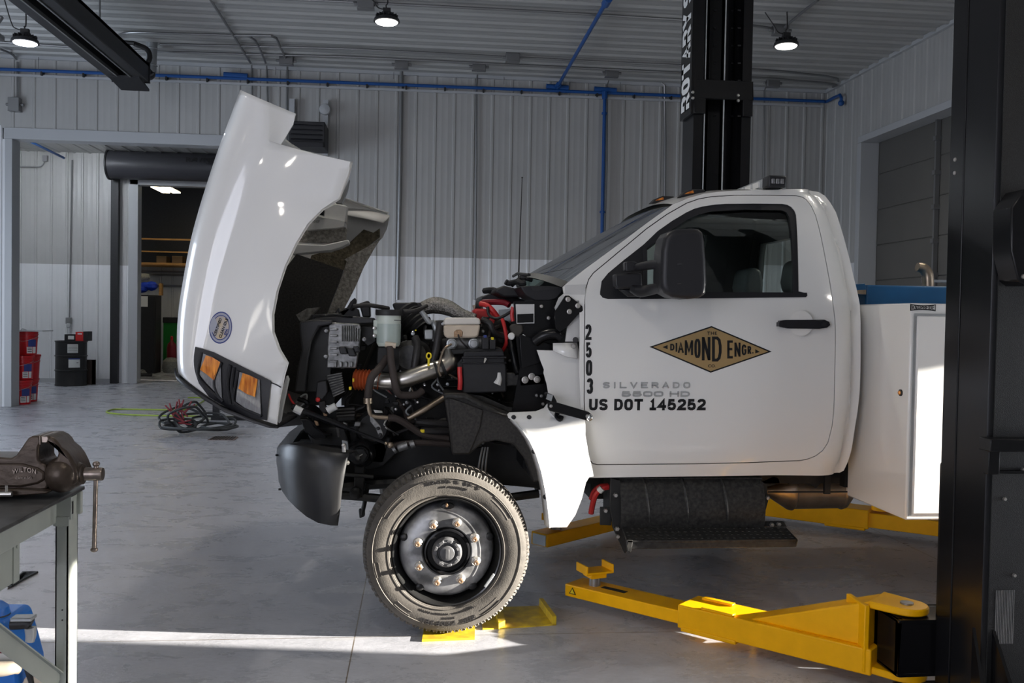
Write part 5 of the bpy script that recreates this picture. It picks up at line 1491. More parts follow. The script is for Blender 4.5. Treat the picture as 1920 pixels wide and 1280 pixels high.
# lettering on the door
def blk_door(mb, body, px0, py0, px1, py1, stroke=0.26, gap=0.2, space=0.4, ex=0.0012, dy=-0.0005):
    c = ((px0+px1)/2, (py0+py1)/2)
    Y = yside(*back([c], f0)[0]) + dy
    a, b = P(px0, c[1], Y), P(px1, c[1], Y); u, w = P(c[0], py0, Y), P(c[0], py1, Y)
    block_text(mb, body, P(c[0], c[1], Y), b - a, V(0, yside(u.x, u.z) - yside(w.x, w.z), u.z - w.z), ((b-a).length, abs(u.z - w.z)), stroke, gap, space, ex)
def on_door(mb, body, px0, py0, px1, py1, ex=0.0012, bold=0.0, sp=1.0, mi=0, dy=-0.0005):
    c = ((px0+px1)/2, (py0+py1)/2)
    Y = yside(*back([c], f0)[0]) + dy
    a, b = P(px0, c[1], Y), P(px1, c[1], Y); u, w = P(c[0], py0, Y), P(c[0], py1, Y)
    zt, zb = u.z, w.z
    tilt = (yside(u.x, zt) - yside(w.x, zb))
    put_text(mb, body, P(c[0], c[1], Y), b - a, V(0, tilt, zt - zb), ((b-a).length, abs(zt-zb)), ex, bold, sp, mi)
mb = MB()
for ch, x0, y0, x1, y1 in (('2', 1097.5, 608, 1109, 637), ('5', 1098, 641.5, 1109.5, 670), ('0', 1098.5, 675, 1110.5, 704), ('3', 1100, 709, 1112, 738)):
    blk_door(mb, ch, x0, y0, x1, y1, 0.44)
mb.build('unit_number_lettering', M['ink'], door)
mb = MB(); blk_door(mb, 'US DOT 145252', 1105, 747.5, 1324, 769, 0.32, 0.16, 0.42); mb.build('dot_number_lettering', M['ink'], door)
mb = MB(); blk_door(mb, 'SILVERADO', 1130.5, 716, 1294, 727.5, 0.2, 0.55, 0.4, 0.004); mb.build('model_lettering', M['chrome'], door)
mb = MB(); blk_door(mb, '5500 HD', 1165, 733, 1293, 743.5, 0.17, 0.15, 0.4, 0.004); mb.build('model_number_lettering', M['chrome'], door)
dia = [(1217.5, 650), (1334, 611), (1447, 659), (1332.5, 698.5)]
dia_in = [(1224.5, 650.2), (1334, 613.8), (1440, 658.8), (1332.5, 695.6)]
mb = MB(); sheet(mb, back(dia, f0), off(-0.0008), 0.05, 0.0006); mb.build('diamond_border', M['ink'], door)
mb = MB(); sheet(mb, back(dia_in, f0), off(-0.0016), 0.05, 0.0006); mb.build('diamond_field', M['gold'], door)
mb = MB()
on_door(mb, 'THE', 1326, 621.5, 1344.5, 627.5, 0.0005, 0.02, 1.2, dy=-0.0022)
on_door(mb, 'CO.', 1327.5, 683, 1342.5, 688.5, 0.0005, 0.02, 1.1, dy=-0.0022)
# DIAMOND ENGR. : letters grow towards the middle of the diamond
word = [('D', 1256.5, 1264.5), ('I', 1266.5, 1269.5), ('A', 1271, 1282), ('M', 1284, 1299.5), ('O', 1302, 1313.5), ('N', 1316, 1332), ('D', 1335, 1353), ('E', 1363.5, 1374), ('N', 1377, 1388.5), ('G', 1390.5, 1399.5), ('R', 1401.5, 1408.5), ('.', 1410, 1412.5)]
for ch, x0, x1 in word:
    xc = (x0 + x1)/2
    if xc < 1336: hh = 5.2 + (xc - 1256)/(1336 - 1256)*19.5
    else: hh = 24.5 - (xc - 1340)/(1410 - 1340)*18.5
    yc = 650.5 + (xc - 1256)*0.030 + (1 if xc > 1300 else 0)
    if ch == '.': sheet(mb, back([(x0, yc + 4), (x1, yc + 4), (x1, yc + 6.2), (x0, yc + 6.2)], f0), off(-0.0024), 0.05, 0.0005)
    elif ch == 'I': sheet(mb, back([(x0, yc - hh), (x1, yc - hh), (x1, yc + hh), (x0, yc + hh)], f0), off(-0.0024), 0.05, 0.0005)
    else: blk_door(mb, ch, x0, yc - hh, x1, yc + hh, (2.7 + 2.8*(hh - 5)/20)/(x1 - x0)*(1.22 if ch == 'M' else 1), ex=0.0005, dy=-0.0022)
for tri in ([(1242, 650.5), (1251.5, 646.5), (1251.5, 654.5)], [(1424.5, 659.5), (1416, 654.5), (1416, 662)]):
    sheet(mb, back(tri, f0), off(-0.0024), 0.05, 0.0005)
mb.build('diamond_lettering', M['ink'], door)

# ---- roof and cab back: one skin swept across the width
TOP_PX = [(1262, 383), (1276, 376.5), (1290, 371.5), (1320, 363), (1350, 359), (1383, 357), (1450, 356), (1520, 357)] + REAR_PX
prof = back(TOP_PX, yside)
def across(prof, crown, nst=9, inset0=0.0):
    rows = []
    n = len(prof)
    nrm = []
    for i in range(n):
        a, b = prof[max(0, i-1)], prof[min(n-1, i+1)]
        d = Vector((b[0]-a[0], b[1]-a[1])).normalized()
        nrm.append(Vector((-d.y, d.x)))
    for i, (x, z) in enumerate(prof):
        y0 = yside(x, z); row = []
        for k in range(nst*2+1):
            u = k/(nst*2)
            s = abs(2*u-1)
            c = crown*(1 - s**3.0)
            y = y0 + (2*YC - 2*y0)*u
            row.append(V(x + nrm[i].x*c, y, z + nrm[i].y*c))
        rows.append(row)
    return rows
rows = across(prof, 0.045)
zb0 = [r[9].z for r in rows]
nroof = len(TOP_PX) - len(REAR_PX)
def skip_back(i, k):
    zc = (rows[i][k].z + rows[i+1][k].z)/2
    return i >= nroof + 2 and 1.585 < zc < 2.01 and 2 <= k <= 15
mb = MB(); mb.grid(rows, 0, skip_back); mb.build('cab_roof_and_back', M['white'], T, ang=50, merge=False)
zz = [i for i in range(len(rows)-1) if skip_back(i, 8)]
mb = MB(); mb.grid([[p + V(-0.01, 0, 0) for p in rows[i][2:17]] for i in zz + [zz[-1]+1]]); mb.build('rear_window_glass', M['glass'], T, merge=False)
inner = [[p + V(-0.05 if i >= nroof - 1 else 0, 0, -0.045 if i < nroof + 2 else 0) for p in r] for i, r in enumerate(rows)]
mb = MB(); mb.grid([r[1:18] for r in inner[:nroof+3]]); mb.build('headliner', M['headliner'], T, merge=False)
mb = MB(); mb.grid(inner, 0, lambda i, k: i < nroof + 2 or skip_back(i, k)); mb.build('rear_cab_lining', M['interior'], T, merge=False)
# far side of the cab
mb = MB(); sheet(mb, cab_xz, yside, 0.05, 0.012, [win_xz], mirror=YC); mb.build('cab_side', M['white'], T, ang=40)
mb = MB(); sheet(mb, inset(cab_xz, 0.02), off(0.045), 0.06, 0.01, [win_xz], mirror=YC); mb.build('far_pillar_lining', M['interior'], T)
mb = MB(); sheet(mb, inset(door_xz, -0.02), off(0.03), 0.06, 0.03, [glass_xz], mirror=YC); mb.build('far_door_lining', M['interior'], T)
mb = MB(); sheet(mb, inset(glass_xz, -0.006), off(0.018), 0.06, 0.004, mirror=YC); mb.build('side_window_glass', M['glass'], T)
mb = MB(); sheet(mb, inset(win_xz, 0.001), off(0.004), 0.04, 0.02, [glass_xz], mirror=YC); mb.build('window_frame', M['trimblack'], T)
# windscreen
WB, WT = back([(1055, 538), (1100, 502), (1160, 458), (1213, 418), (1262, 383)], f0), None
rows_w = []
for i, (x, z) in enumerate(WB):
    y0 = yside(x, z) + 0.01; row = []
    cr = 0.14 - 0.10*i/4
    for k in range(17):
        u = k/16; s = abs(2*u-1); c = cr*(1 - s**2.2)
        row.append(V(x - c*0.78, y0 + (2*YC-2*y0)*u, z + c*0.55 - 0.004))
    rows_w.append(row)
mb = MB(); mb.grid(rows_w); mb.build('windshield', M['windshield'], T, merge=False)
mb = MB()
mb.grid([[p + V(-0.004, 0, 0.004) for p in rows_w[0]], [p + (rows_w[1][k]-p)*0.28 + V(-0.004, 0, 0.004) for k, p in enumerate(rows_w[0])]])
mb.build('windshield_black_band', M['ink'], T, merge=False)
mb = MB(); mb.grid([[p + V(-0.004, 0, 0.006) for p in rows_w[-1]], [p + V(0.05, 0, 0.02) for p in rows_w[-1]]]); mb.build('roof_front_edge', M['white'], T, merge=False)
# wiper arm stubs
a, b = P(1030, 540, 4.75), P(1105, 470, 5.0)
mb = MB(); mb.tube([rows_w[0][9] + V(-0.03, 0, 0.02), rows_w[0][7] + V(-0.03, 0, 0.025), rows_w[0][4] + V(-0.025, 0, 0.02)], 0.009, 6, smooth=1); mb.build('wiper', M['plastic'], T)
# roof marker lamps and light bar
for k, (px_, py_, Y) in enumerate(((1299, 366, 4.80), (1243, 378, 5.30))):
    q = P(px_, py_, Y)
    mb = MB(); mb.prism([q + V(-0.075, 0, -0.012), q + V(0.075, 0, 0.012), q + V(0.065, 0, 0.034), q + V(0.0, 0, 0.034), q + V(-0.05, 0, 0.014)], (0, 0.055, 0)); o = mb.build('roof_marker_lamp', M['plastic'], T, bevel=0.006)
    mb = MB(); mb.prism([q + V(-0.045, -0.003, 0.004), q + V(0.005, -0.003, 0.012), q + V(0.0, -0.003, 0.026), q + V(-0.035, -0.003, 0.012)], (0, 0.01, 0)); mb.build('amber_lens', M['amber'], o)
a = P(1456, 341, 4.75)
lb = MB(); lb.span((a.x - 0.045, 4.75, a.z - 0.025), (a.x + 0.045, 6.0, a.z + 0.028)); lbo = lb.build('roof_light_bar', M['galv'], T, bevel=0.006)
mb = MB(); mb.span((a.x - 0.05, 4.735, a.z - 0.03), (a.x + 0.05, 4.83, a.z + 0.033)); mb.build('end_cap', M['trimblack'], lbo, bevel=0.01)
mb = MB()
for k in range(3): mb.span((a.x - 0.034 + k*0.024, 4.728, a.z - 0.012), (a.x - 0.016 + k*0.024, 4.738, a.z + 0.014))
mb.build('end_lens', M['clear'], lbo, bevel=0.003)
mb = MB()
for k in range(9): mb.span((a.x - 0.053, 4.87 + k*0.12, a.z - 0.014), (a.x - 0.043, 4.96 + k*0.12, a.z + 0.016))
mb.build('side_lenses', M['paper'], lbo)
mb = MB(); mb.span((a.x - 0.035, 4.80, a.z - 0.10), (a.x + 0.03, 4.85, a.z - 0.02)); mb.build('foot', M['plastic'], lbo)

# ---- interior
mb = MB()
x0, x1 = P(1062, 600, 4.6).x, P(1600, 600, 4.6).x
mb.span((x0, 4.60, 0.74), (x1 - 0.04, 6.14, 0.80)); mb.build('cab_floor', M['interior'], T)
mb = MB(); a, b = P(1075, 540, 4.6), P(1190, 560, 4.6)
mb.prism([V(a.x, 4.58, 0.80), V(b.x - 0.12, 4.58, 0.80), V(b.x - 0.06, 4.58, 1.25), V(b.x, 4.58, 1.36), V(b.x - 0.05, 4.58, 1.50), V(a.x + 0.10, 4.58, 1.56), V(a.x, 4.58, 1.53)], (0, 1.58, 0)); mb.build('dashboard', M['interior'], T, bevel=0.02)
def seat(xb, y, belt):
    mb = MB()
    s = mb
    pts = [(0.0, 0.0), (-0.06, 0.10), (-0.02, 0.35), (0.05, 0.62), (0.10, 0.66), (0.16, 0.64), (0.15, 0.40), (0.13, 0.0)]
    mb.prism([V(xb + px, y - 0.23, 0.98 + pz) for px, pz in pts], (0, 0.46, 0))
    so = mb.build('seat_back', M['seat'], T, bevel=0.05, bseg=4)
    mb = MB(); mb.span((xb - 0.50, y - 0.24, 0.84), (xb + 0.06, y + 0.24, 1.02)); mb.build('seat_cushion', M['seat'], so, bevel=0.05, bseg=4)
    mb = MB(); mb.prism([V(xb + px, y - 0.13, z) for px, z in ((0.06, 1.66), (0.045, 1.72), (0.06, 1.82), (0.10, 1.845), (0.15, 1.83), (0.17, 1.75), (0.165, 1.66))], (0, 0.26, 0)); mb.build('headrest', M['seat'], so, bevel=0.03, bseg=4)
    mb = MB()
    for s_ in (-1, 1): mb.cyl((xb + 0.10, y + s_*0.06, 1.56), (xb + 0.10, y + s_*0.06, 1.70), 0.008, 8)
    mb.build('headrest_post', M['chrome'], so)
seat(P(1490, 500, 4.9).x - 0.08, 4.90, 0)
seat(P(1400, 500, 5.85).x - 0.10, 5.85, 0)
mb = MB(); q = P(1420, 520, 5.4); mb.span((q.x - 0.45, 5.22, 0.84), (q.x + 0.1, 5.52, 1.30)); mb.build('centre_console', M['interior'], T, bevel=0.03)
q = P(1232, 535, 4.92)
wheel_m = Matrix.Rotation(R(-62), 3, 'Y')
pts = [q + wheel_m @ V(0.19*math.cos(2*math.pi*k/20), 0.19*math.sin(2*math.pi*k/20), 0) + V(-0.06, 0.10, -0.16) for k in range(20)]
mb = MB(); mb.tube(pts, 0.016, 8, smooth=1, closed=True)
cen = q + V(-0.06, 0.10, -0.16)
for k in (0, 7, 13): mb.tube([cen, pts[k]], 0.014, 6, smooth=1)
mb.tube([cen, cen + V(-0.25, 0, -0.12)], 0.03, 8, smooth=1); mb.build('steering_wheel', M['interior'], T)
q = P(1222, 458, 5.0); mb = MB(); mb.prism([P(1213, 470, 4.66), P(1214, 452, 4.66), P(1237, 440, 4.66), P(1233, 455, 4.66)], (0, 0.3, 0.02)); mb.build('sun_visor', M['headliner'], T, bevel=0.01)

# ---- mirror
mpx = [(1240, 520), (1242, 470), (1246, 446), (1254, 435), (1268, 429.5), (1300, 427), (1312, 428.5), (1319, 435), (1322, 447), (1325.5, 490), (1327, 530), (1325, 550), (1318, 558), (1290, 560.5), (1262, 557), (1247, 549), (1241, 538)]
mb = MB(); mb.prism([P(x, y, 4.10) for x, y in mpx], (0, 0.17, 0)); mo = mb.build('side_mirror', M['trimblack'], T, bevel=0.028, bseg=5)
c = [P(x, y, 4.12) for x, y in ((1312, 445), (1316, 545))]
mb = MB(); mb.span((c[0].x - 0.02, 4.13, c[1].z), (c[0].x + 0.004, 4.24, c[0].z)); mb.build('mirror_glass', M['chrome'], mo)
mb = MB(); mb.tube([P(1187, 503, 4.36), P(1200, 500, 4.33), P(1225, 496, 4.26), P(1250, 495, 4.14), P(1278, 495, 4.098)], [0.014, 0.020, 0.022, 0.020, 0.004], 12); mb.build('upper_arm', M['trimblack'], mo)
mb = MB(); mb.tube([P(1185, 541, 4.36), P(1200, 546, 4.33), P(1225, 542, 4.26), P(1250, 535, 4.14), P(1278, 531.5, 4.098)], [0.02, 0.028, 0.026, 0.022, 0.004], 12); mb.build('lower_arm', M['trimblack'], mo)
mb = MB(); mb.prism([P(x, y, 4.35) for x, y in ((1153, 514), (1195, 511), (1204, 513), (1205, 537), (1196, 540), (1158, 541), (1154, 535))], (0, 0.07, 0)); mb.build('mount_block', M['trimblack'], mo, bevel=0.008, bseg=3)
mb = MB(); mb.prism([P(x, y, 4.34) for x, y in ((1172, 491), (1180, 489), (1195, 491), (1197, 500), (1190, 508), (1173, 509))], (0, 0.06, 0)); mb.build('mount_knuckle', M['trimblack'], mo, bevel=0.008, bseg=3)
mb = MB(); mb.prism([P(x, y, 4.385) for x, y in ((1160, 541), (1215, 540), (1212, 555), (1180, 556))], (0, 0.05, 0)); mb.build('mount_foot', M['trimblack'], mo, bevel=0.012, bseg=3)

# ---- front fender remnant behind the wheel
FEN = [(0.2, 4.350), (0.80, 4.330), (0.98, 4.333), (1.02, 4.345), (1.075, 4.415), (1.12, 4.445), (1.4, 4.462)]
yfen = lambda x, z: lerp(FEN, z)
fen_px = [(1006.5, 656), (1037, 657), (1037, 643), (1082, 642.5), (1088, 670), (1091, 720), (1094, 770), (1098, 815), (1104, 852), (1111, 880), (1113, 893), (1105, 894), (1099, 904), (1091, 935), (1079, 965), (1063, 988), (1030, 989), (1027.5, 960), (1023, 925), (1015, 885), (1004, 850), (992, 825), (978, 805), (964, 790), (953, 783), (951, 777), (955, 773), (1005, 771), (1020, 765), (1027.5, 755), (1028.5, 740), (1025, 720), (1019, 699), (1020, 693), (1013, 675)]
mb = MB(); sheet(mb, back(fen_px, yfen), yfen, 0.02, 0.01); fen = mb.build('front_fender', M['white'], T, ang=50)
arch_px = [(965, 790), (978, 805), (992, 825), (1004, 850), (1015, 885), (1023, 925), (1027.5, 960), (1030, 989), (1058, 987), (1055, 940), (1047, 890), (1035, 850), (1022, 824), (1000, 822), (985, 806)]
mb = MB(); sheet(mb, back(arch_px, lambda x, z: yfen(x, z) - 0.012), lambda x, z: yfen(x, z) - 0.010, 0.02, 0.011); mb.build('arch_flare', M['white'], fen, ang=50)
rim = [(964, 790), (978, 805), (992, 825), (1004, 850), (1015, 885), (1023, 925), (1027.5, 960), (1030, 989)]
pr = [P(x, y, 4.33) for x, y in rim]
mb = MB(); mb.grid([[p + V(0, -0.008, 0) for p in pr], [p + V(-0.012, 0.07, 0) for p in pr]]); mb.build('arch_lip', M['whitein'], fen, solid=0.006)
for x_, y_ in ((963, 782), (992, 782), (1001, 846), (1022, 931)):
    q = P(x_, y_, 4.335 if y_ > 800 else 4.36); mb = MB(); mb.lathe([(0.001, -0.012), (0.009, -0.011), (0.012, -0.002)], q, (0, 1, 0), 10); mb.build('fender_clip', M['plastic'], fen)
q = P(1075, 649, 4.445); mb = MB(); mb.lathe([(0.001, -0.012), (0.010, -0.011), (0.014, -0.002)], q, (0, 1, 0), 12); mb.build('fender_bolt', M['bolt'], fen)
# upper hollow of the fender with its ledge
mb = MB(); mb.grid([[P(1037, 657, 4.435), P(1060, 668, 4.425), P(1082, 672, 4.425)], [P(1037, 644, 4.455), P(1060, 643, 4.455), P(1082, 643, 4.455)]]); mb.build('fender_top_flange', M['white'], fen, solid=0.006)
mb = MB(); led = [P(x, y, 4.36) for x, y in ((1030, 772), (1045, 790), (1060, 797), (1086, 797))]
mb.grid([led, [p + V(0.0, 0.10, 0.06) for p in led]]); mb.build('fender_ledge', M['white'], fen, solid=0.006)
# hood latch on the fender
lat = MB(); lat.prism([P(x, y, 4.30) for x, y in ((1028.5, 754), (1036, 752), (1104, 772), (1112, 779), (1110, 787), (1103, 789), (1030, 770), (1028, 764))], (0, 0.03, 0)); lo = lat.build('hood_latch', M['black'], T, bevel=0.004)
mb = MB(); mb.prism([P(x, y, 4.325) for x, y in ((1022, 740), (1026, 736), (1038, 741), (1044, 752), (1044, 762), (1030, 760))], (0, 0.06, 0)); mb.build('latch_bracket', M['black'], lo, bevel=0.003)
mb = MB(); mb.prism([P(x, y, 4.31) for x, y in ((1027, 738), (1037, 741), (1034, 752), (1024, 748))], (0, 0.012, 0)); mb.build('latch_plate', M['galv'], lo)
for x_, y_ in ((1033, 761), (1101, 780)):
    q = P(x_, y_, 4.30); mb = MB(); mb.lathe([(0.001, -0.006), (0.007, -0.005), (0.009, 0.0)], q, (0, 1, 0), 10); mb.build('latch_rivet', M['bolt'], lo)
mb = MB(); mb.tube([P(1046, 772, 4.36), P(1044, 780, 4.35), P(1050, 786, 4.34), P(1053, 780, 4.345)], 0.012, 8); mb.build('latch_hook', M['black'], lo)
q = P(1106, 783, 4.295); mb = MB(); mb.sphere(q + V(0, 0.012, 0), 0.018, 12); mb.build('latch_tip', M['chrome'], lo)

# ---- cowl side, hinge plate, firewall
yh = lambda x, z: 4.46
mb = MB(); sheet(mb, back([(1040, 577), (1048, 558), (1060, 548), (1060, 534), (1098, 533), (1097, 600), (1090, 640), (1060, 640), (1064, 610), (1050, 600)], yh), yh, 0.04, 0.012); mb.build('cowl_side_panel', M['whitein'], T)
yh2 = lambda x, z: 4.435
mb = MB(); sheet(mb, back([(1040, 585), (1060, 554), (1067, 554), (1092, 574), (1093, 582), (1082, 592), (1064, 612), (1050, 622), (1042, 615)], yh2), yh2, 0.04, 0.015); hp = mb.build('hinge_plate', M['black'], T, bevel=0.003)
for x_, y_ in ((1065, 561), (1083.5, 573), (1067.5, 584)):
    q = P(x_, y_, 4.43); mb = MB(); mb.lathe([(0.001, -0.01), (0.007, -0.01), (0.008, -0.004), (0.012, -0.003), (0.013, 0.002)], q, (0, 1, 0), 16); mb.build('hinge_bolt', M['bolt'], hp)
mb = MB(); mb.span(P(1068, 612, 4.47), P(1096, 630, 4.50)); mb.build('cowl_bracket', M['galv'], T, bevel=0.004)
mb = MB(); mb.cyl(P(1079, 637, 4.45), P(1079, 637, 4.52), 0.014, 12); mb.build('cowl_grommet', M['hose'], T)
yfw = lambda x, z: 4.56
mb = MB(); sheet(mb, back([(963, 565), (1042, 562), (1042, 600), (1050, 640), (1035, 720), (1030, 770), (960, 770), (975, 690), (968, 640)], yfw), yfw, 0.08, 0.02); mb.build('firewall_side', M['black'], T)
mb = MB(); a = P(985, 600, 4.6); mb.span((a.x, 4.60, 0.75), (a.x + 0.04, 6.15, 1.55)); mb.build('firewall', M['black'], T)
mb = MB(); mb.prism([P(x, y, 4.548) for x, y in ((967, 570), (1002, 570), (1002, 606), (969, 607))], (0, 0.01, 0)); mb.build('firewall_insulation', M['whitein'], T)
mb = MB(); mb.prism([P(x, y, 4.543) for x, y in ((970, 589), (1000, 587.5), (1000, 604), (970, 605))], (0, 0.01, 0)); mb.build('firewall_pad', M['black'], T)
mb = MB(); mb.tube([P(1003, 640, 4.52), P(1020, 629, 4.50), P(1042, 626, 4.49), P(1052, 633, 4.49)], 0.028, 12); mb.build('curved_duct_panel', M['black'], T)
for x_, y_ in ((1015, 574), (1028.5, 596), (993, 665), (1025, 652), (1000, 680)):
    q = P(x_, y_, 4.553); mb = MB(); mb.lathe([(0.001, -0.008), (0.008, -0.007), (0.011, 0.002)], q, (0, 1, 0), 12); mb.build('firewall_bolt', M['bolt'], T)
mb = MB(); mb.prism([P(x, y, 4.535) for x, y in ((974, 633), (981, 626), (995, 637), (988, 645))], (0, 0.004, 0)); mb.build('paper_tag', M['paper'], T)
mb = MB()
mb.prism([P(x, y, 4.53) for x, y in ((974, 626), (1042, 648), (1030, 668), (1008, 682), (978, 690))], (0, 0.02, 0)); mb.build('firewall_bracket', M['black'], T, bevel=0.003)
# cowl top (black plastic plenum)
mb = MB()
cow = [[(905, 548, 5.9), (940, 548, 5.3), (950, 552, 4.95), (985, 556, 4.62)], [(925, 540, 6.0), (960, 535, 5.4), (985, 540, 4.9), (1010, 536, 4.60)], [(985, 534, 6.0), (1000, 533, 5.4), (1030, 536, 4.9), (1056, 540, 4.54)]]
for a_, b_ in (((898, 561), (1000, 557)),):
    pass
mb.prism([P(x, y, 4.56) for x, y in ((975, 537), (990, 535.5), (1056, 537), (1054, 548), (1044, 560), (1030, 564), (1002, 563), (985, 552))], (0, 0.35, 0)); cw = mb.build('cowl_plenum', M['trimblack'], T, bevel=0.006)
mb = MB(); mb.prism([P(x, y, 4.555) for x, y in ((995, 538), (1050, 538), (1040, 543), (1000, 545))], (0, 0.02, 0)); mb.build('cowl_recess', M['plastic'], cw)
mb = MB(); mb.prism([P(x, y, 4.9) for x, y in ((930, 541), (945, 535), (965, 540), (985, 541), (990, 556), (945, 557), (928, 548))], (0, 0.5, 0.0)); mb.build('cowl_ridge', M['plastic'], cw, bevel=0.01)
mb = MB(); mb.prism([P(x, y, 5.2) for x, y in ((903, 561), (905, 556), (915, 551), (935, 551), (985, 561), (985, 567), (945, 569), (908, 566))], (0, 0.6, 0)); mb.build('cowl_front_shelf', M['trimblack'], cw, bevel=0.006)
mb = MB(); mb.tube([P(909, 545, 5.3), P(925, 544, 5.2), P(938, 550, 5.15), P(950, 549, 5.1)], 0.018, 8)
mb.tube([P(948, 528, 5.1), P(955, 531, 5.1), P(970, 528, 5.05), P(978, 531, 5.0), P(985, 530, 5.0)], 0.016, 8)
mb.tube([P(960, 535, 5.1), P(978, 519, 5.15), P(986, 522, 5.1), P(998, 525, 5.1)], 0.012, 6); mb.sphere(P(982, 521, 5.1), 0.02, 8)
mb.build('wiper_linkage', M['plastic'], cw)
a, b = P(972, 528, 5.9), P(979, 333, 5.9)
mb = MB(); mb.tube([a, a.lerp(b, 0.5), b], [0.006, 0.004, 0.0028], 6, smooth=1); mb.sphere(b, 0.006, 6); mb.build('antenna', M['hose'], T)

# ---- hood, tilted forward with the headlamps on it
HR = [  # L (outer silhouette), C (crease), R (rear edge) in the photograph
 ((445.5, 168), (497, 190), (551, 213)),
 ((436, 192), (500, 222), (546, 233)),
 ((428, 215), (501, 244), (533, 255)),
 ((422, 230), (497, 262), (523, 271)),
 ((419, 238), (494, 268), (661, 304)),
 ((405, 276), (473, 300), (655, 328)),
 ((393, 311), (458, 332), (646, 352)),
 ((381, 348), (447, 368), (637.5, 373)),
 ((371, 380), (438, 402), (608, 392)),
 ((361, 415), (428, 436), (580, 420)),
 ((352, 450), (418, 470), (558, 456)),
 ((344, 490), (405, 515), (538, 497)),
 ((336, 535), (395, 560), (522, 545)),
 ((330, 575), (388, 600), (513.5, 590)),
 ((327, 610), (381, 630), (514, 622)),
 ((326, 645), (373, 658), (526, 655)),
 ((326.5, 675), (370, 690), (541, 680)),
 ((327.5, 690), (375, 718), (535, 700)),
 ((331, 702), (395, 748), (524, 752)),
 ((340, 708), (420, 765), (519, 796)),
]
HSHEAR = 0.05
def hoodrow(L, C, Rr, i):
    # stations from the near rear edge to the near outer edge, then over the top and down the far side
    yR = 4.345 if 4 <= i <= 16 else 4.40
    if i < 4: yR = 4.50
    if i > 16: yR = 4.36
    yC, yL = (4.47, 4.60)
    pts = []
    for u, y in ((0, yR), (0.03, yR - 0.012 if 4 <= i <= 16 else yR), (0.15, yR + 0.002), (0.35, yR + (yC - yR)*0.16), (0.6, yR + (yC - yR)*0.42), (0.8, yR + (yC - yR)*0.72), (0.93, yR + (yC - yR)*0.94)):
        pts.append(P(Rr[0] + (C[0]-Rr[0])*u, Rr[1] + (C[1]-Rr[1])*u, y))
    for u, y in ((0, yC), (0.15, yC - 0.002), (0.4, yC + 0.004), (0.65, yC + 0.02), (0.85, yC + 0.06), (1.0, yL)):
        pts.append(P(C[0] + (L[0]-C[0])*u, C[1] + (L[1]-C[1])*u, y))
    e = pts[-1]
    near = list(pts)
    # outward direction along the silhouette plane
    mid = [V(e.x - 0.025, 4.75, e.z + 0.004), V(e.x - 0.045, 5.05, e.z + 0.008), V(e.x - 0.05, YC, e.z + 0.01)]
    full = near + mid
    full += [V(p.x, 2*YC - p.y, p.z) for p in (near + mid[:2])[::-1]]
    return [V(p.x + HSHEAR*(p.y - 4.33), p.y, p.z) for p in full]
hrows = [hoodrow(*r, i) for i, r in enumerate(HR)]
NN = 13
def hrefine(rows, n=3):
    out = []
    for i in range(len(rows)-1):
        keep = i in (2, 3)
        for q in range(1 if keep else n):
            t = q/n; row = []
            for k in range(len(rows[0])):
                p1, p2 = rows[i][k], rows[i+1][k]
                if k in (0, 1, 2) or i in (1, 2, 3, 4, 16) or i == 0:
                    row.append(p1.lerp(p2, t)); continue
                p0 = rows[i-1][k] if i > 0 else p1*2-p2
                p3 = rows[i+2][k] if i+2 < len(rows) else p2*2-p1
                row.append(0.5*((2*p1)+(p2-p0)*t+(2*p0-5*p1+4*p2-p3)*t*t+(3*p1-p0-3*p2+p3)*t**3))
            out.append(row)
    out.append(rows[-1]); return out
hr2 = hrefine(hrows)
mb = MB(); mb.grid(hr2)
HOOD = mb.build('hood', M['white'], T, ang=60, merge=False)
HOOD.modifiers.new('thickness', 'SOLIDIFY').thickness = 0.012
HOOD.modifiers['thickness'].offset = -1
for p_ in HOOD.data.polygons: pass
def hood_far(px, py, Y): 
    return P(px, py, Y)
# nose skirt (black air dam) along the lower front edge
mb = MB()
lo_px = [(328, 690), (331, 704), (345, 716), (380, 740), (420, 764), (470, 784), (505, 797), (521, 800)]
dn_px = [(330, 703), (334, 713), (349, 724), (382, 747), (422, 771), (470, 789), (505, 800), (521, 801)]
ys = [4.62, 4.58, 4.52, 4.46, 4.42, 4.39, 4.37, 4.37]
top = [P(x, y, Y - 0.006) for (x, y), Y in zip(lo_px, ys)]; bot = [P(x, y, Y - 0.006) for (x, y), Y in zip(dn_px, ys)]
inn = [p + V(0.05, 0.30, 0.02) for p in bot]
mb.grid([top, bot, inn]); mb.build('air_dam', M['trimblack'], HOOD, solid=0.01, ang=60)
mb = MB(); far = [V(p.x + HSHEAR*(2*YC-2*p.y), 2*YC - p.y, p.z) for p in bot]
mb.grid([bot, [V(p.x, YC, p.z) for p in bot], far]); mb.build('grille_underside', M['plastic'], HOOD, solid=0.01)
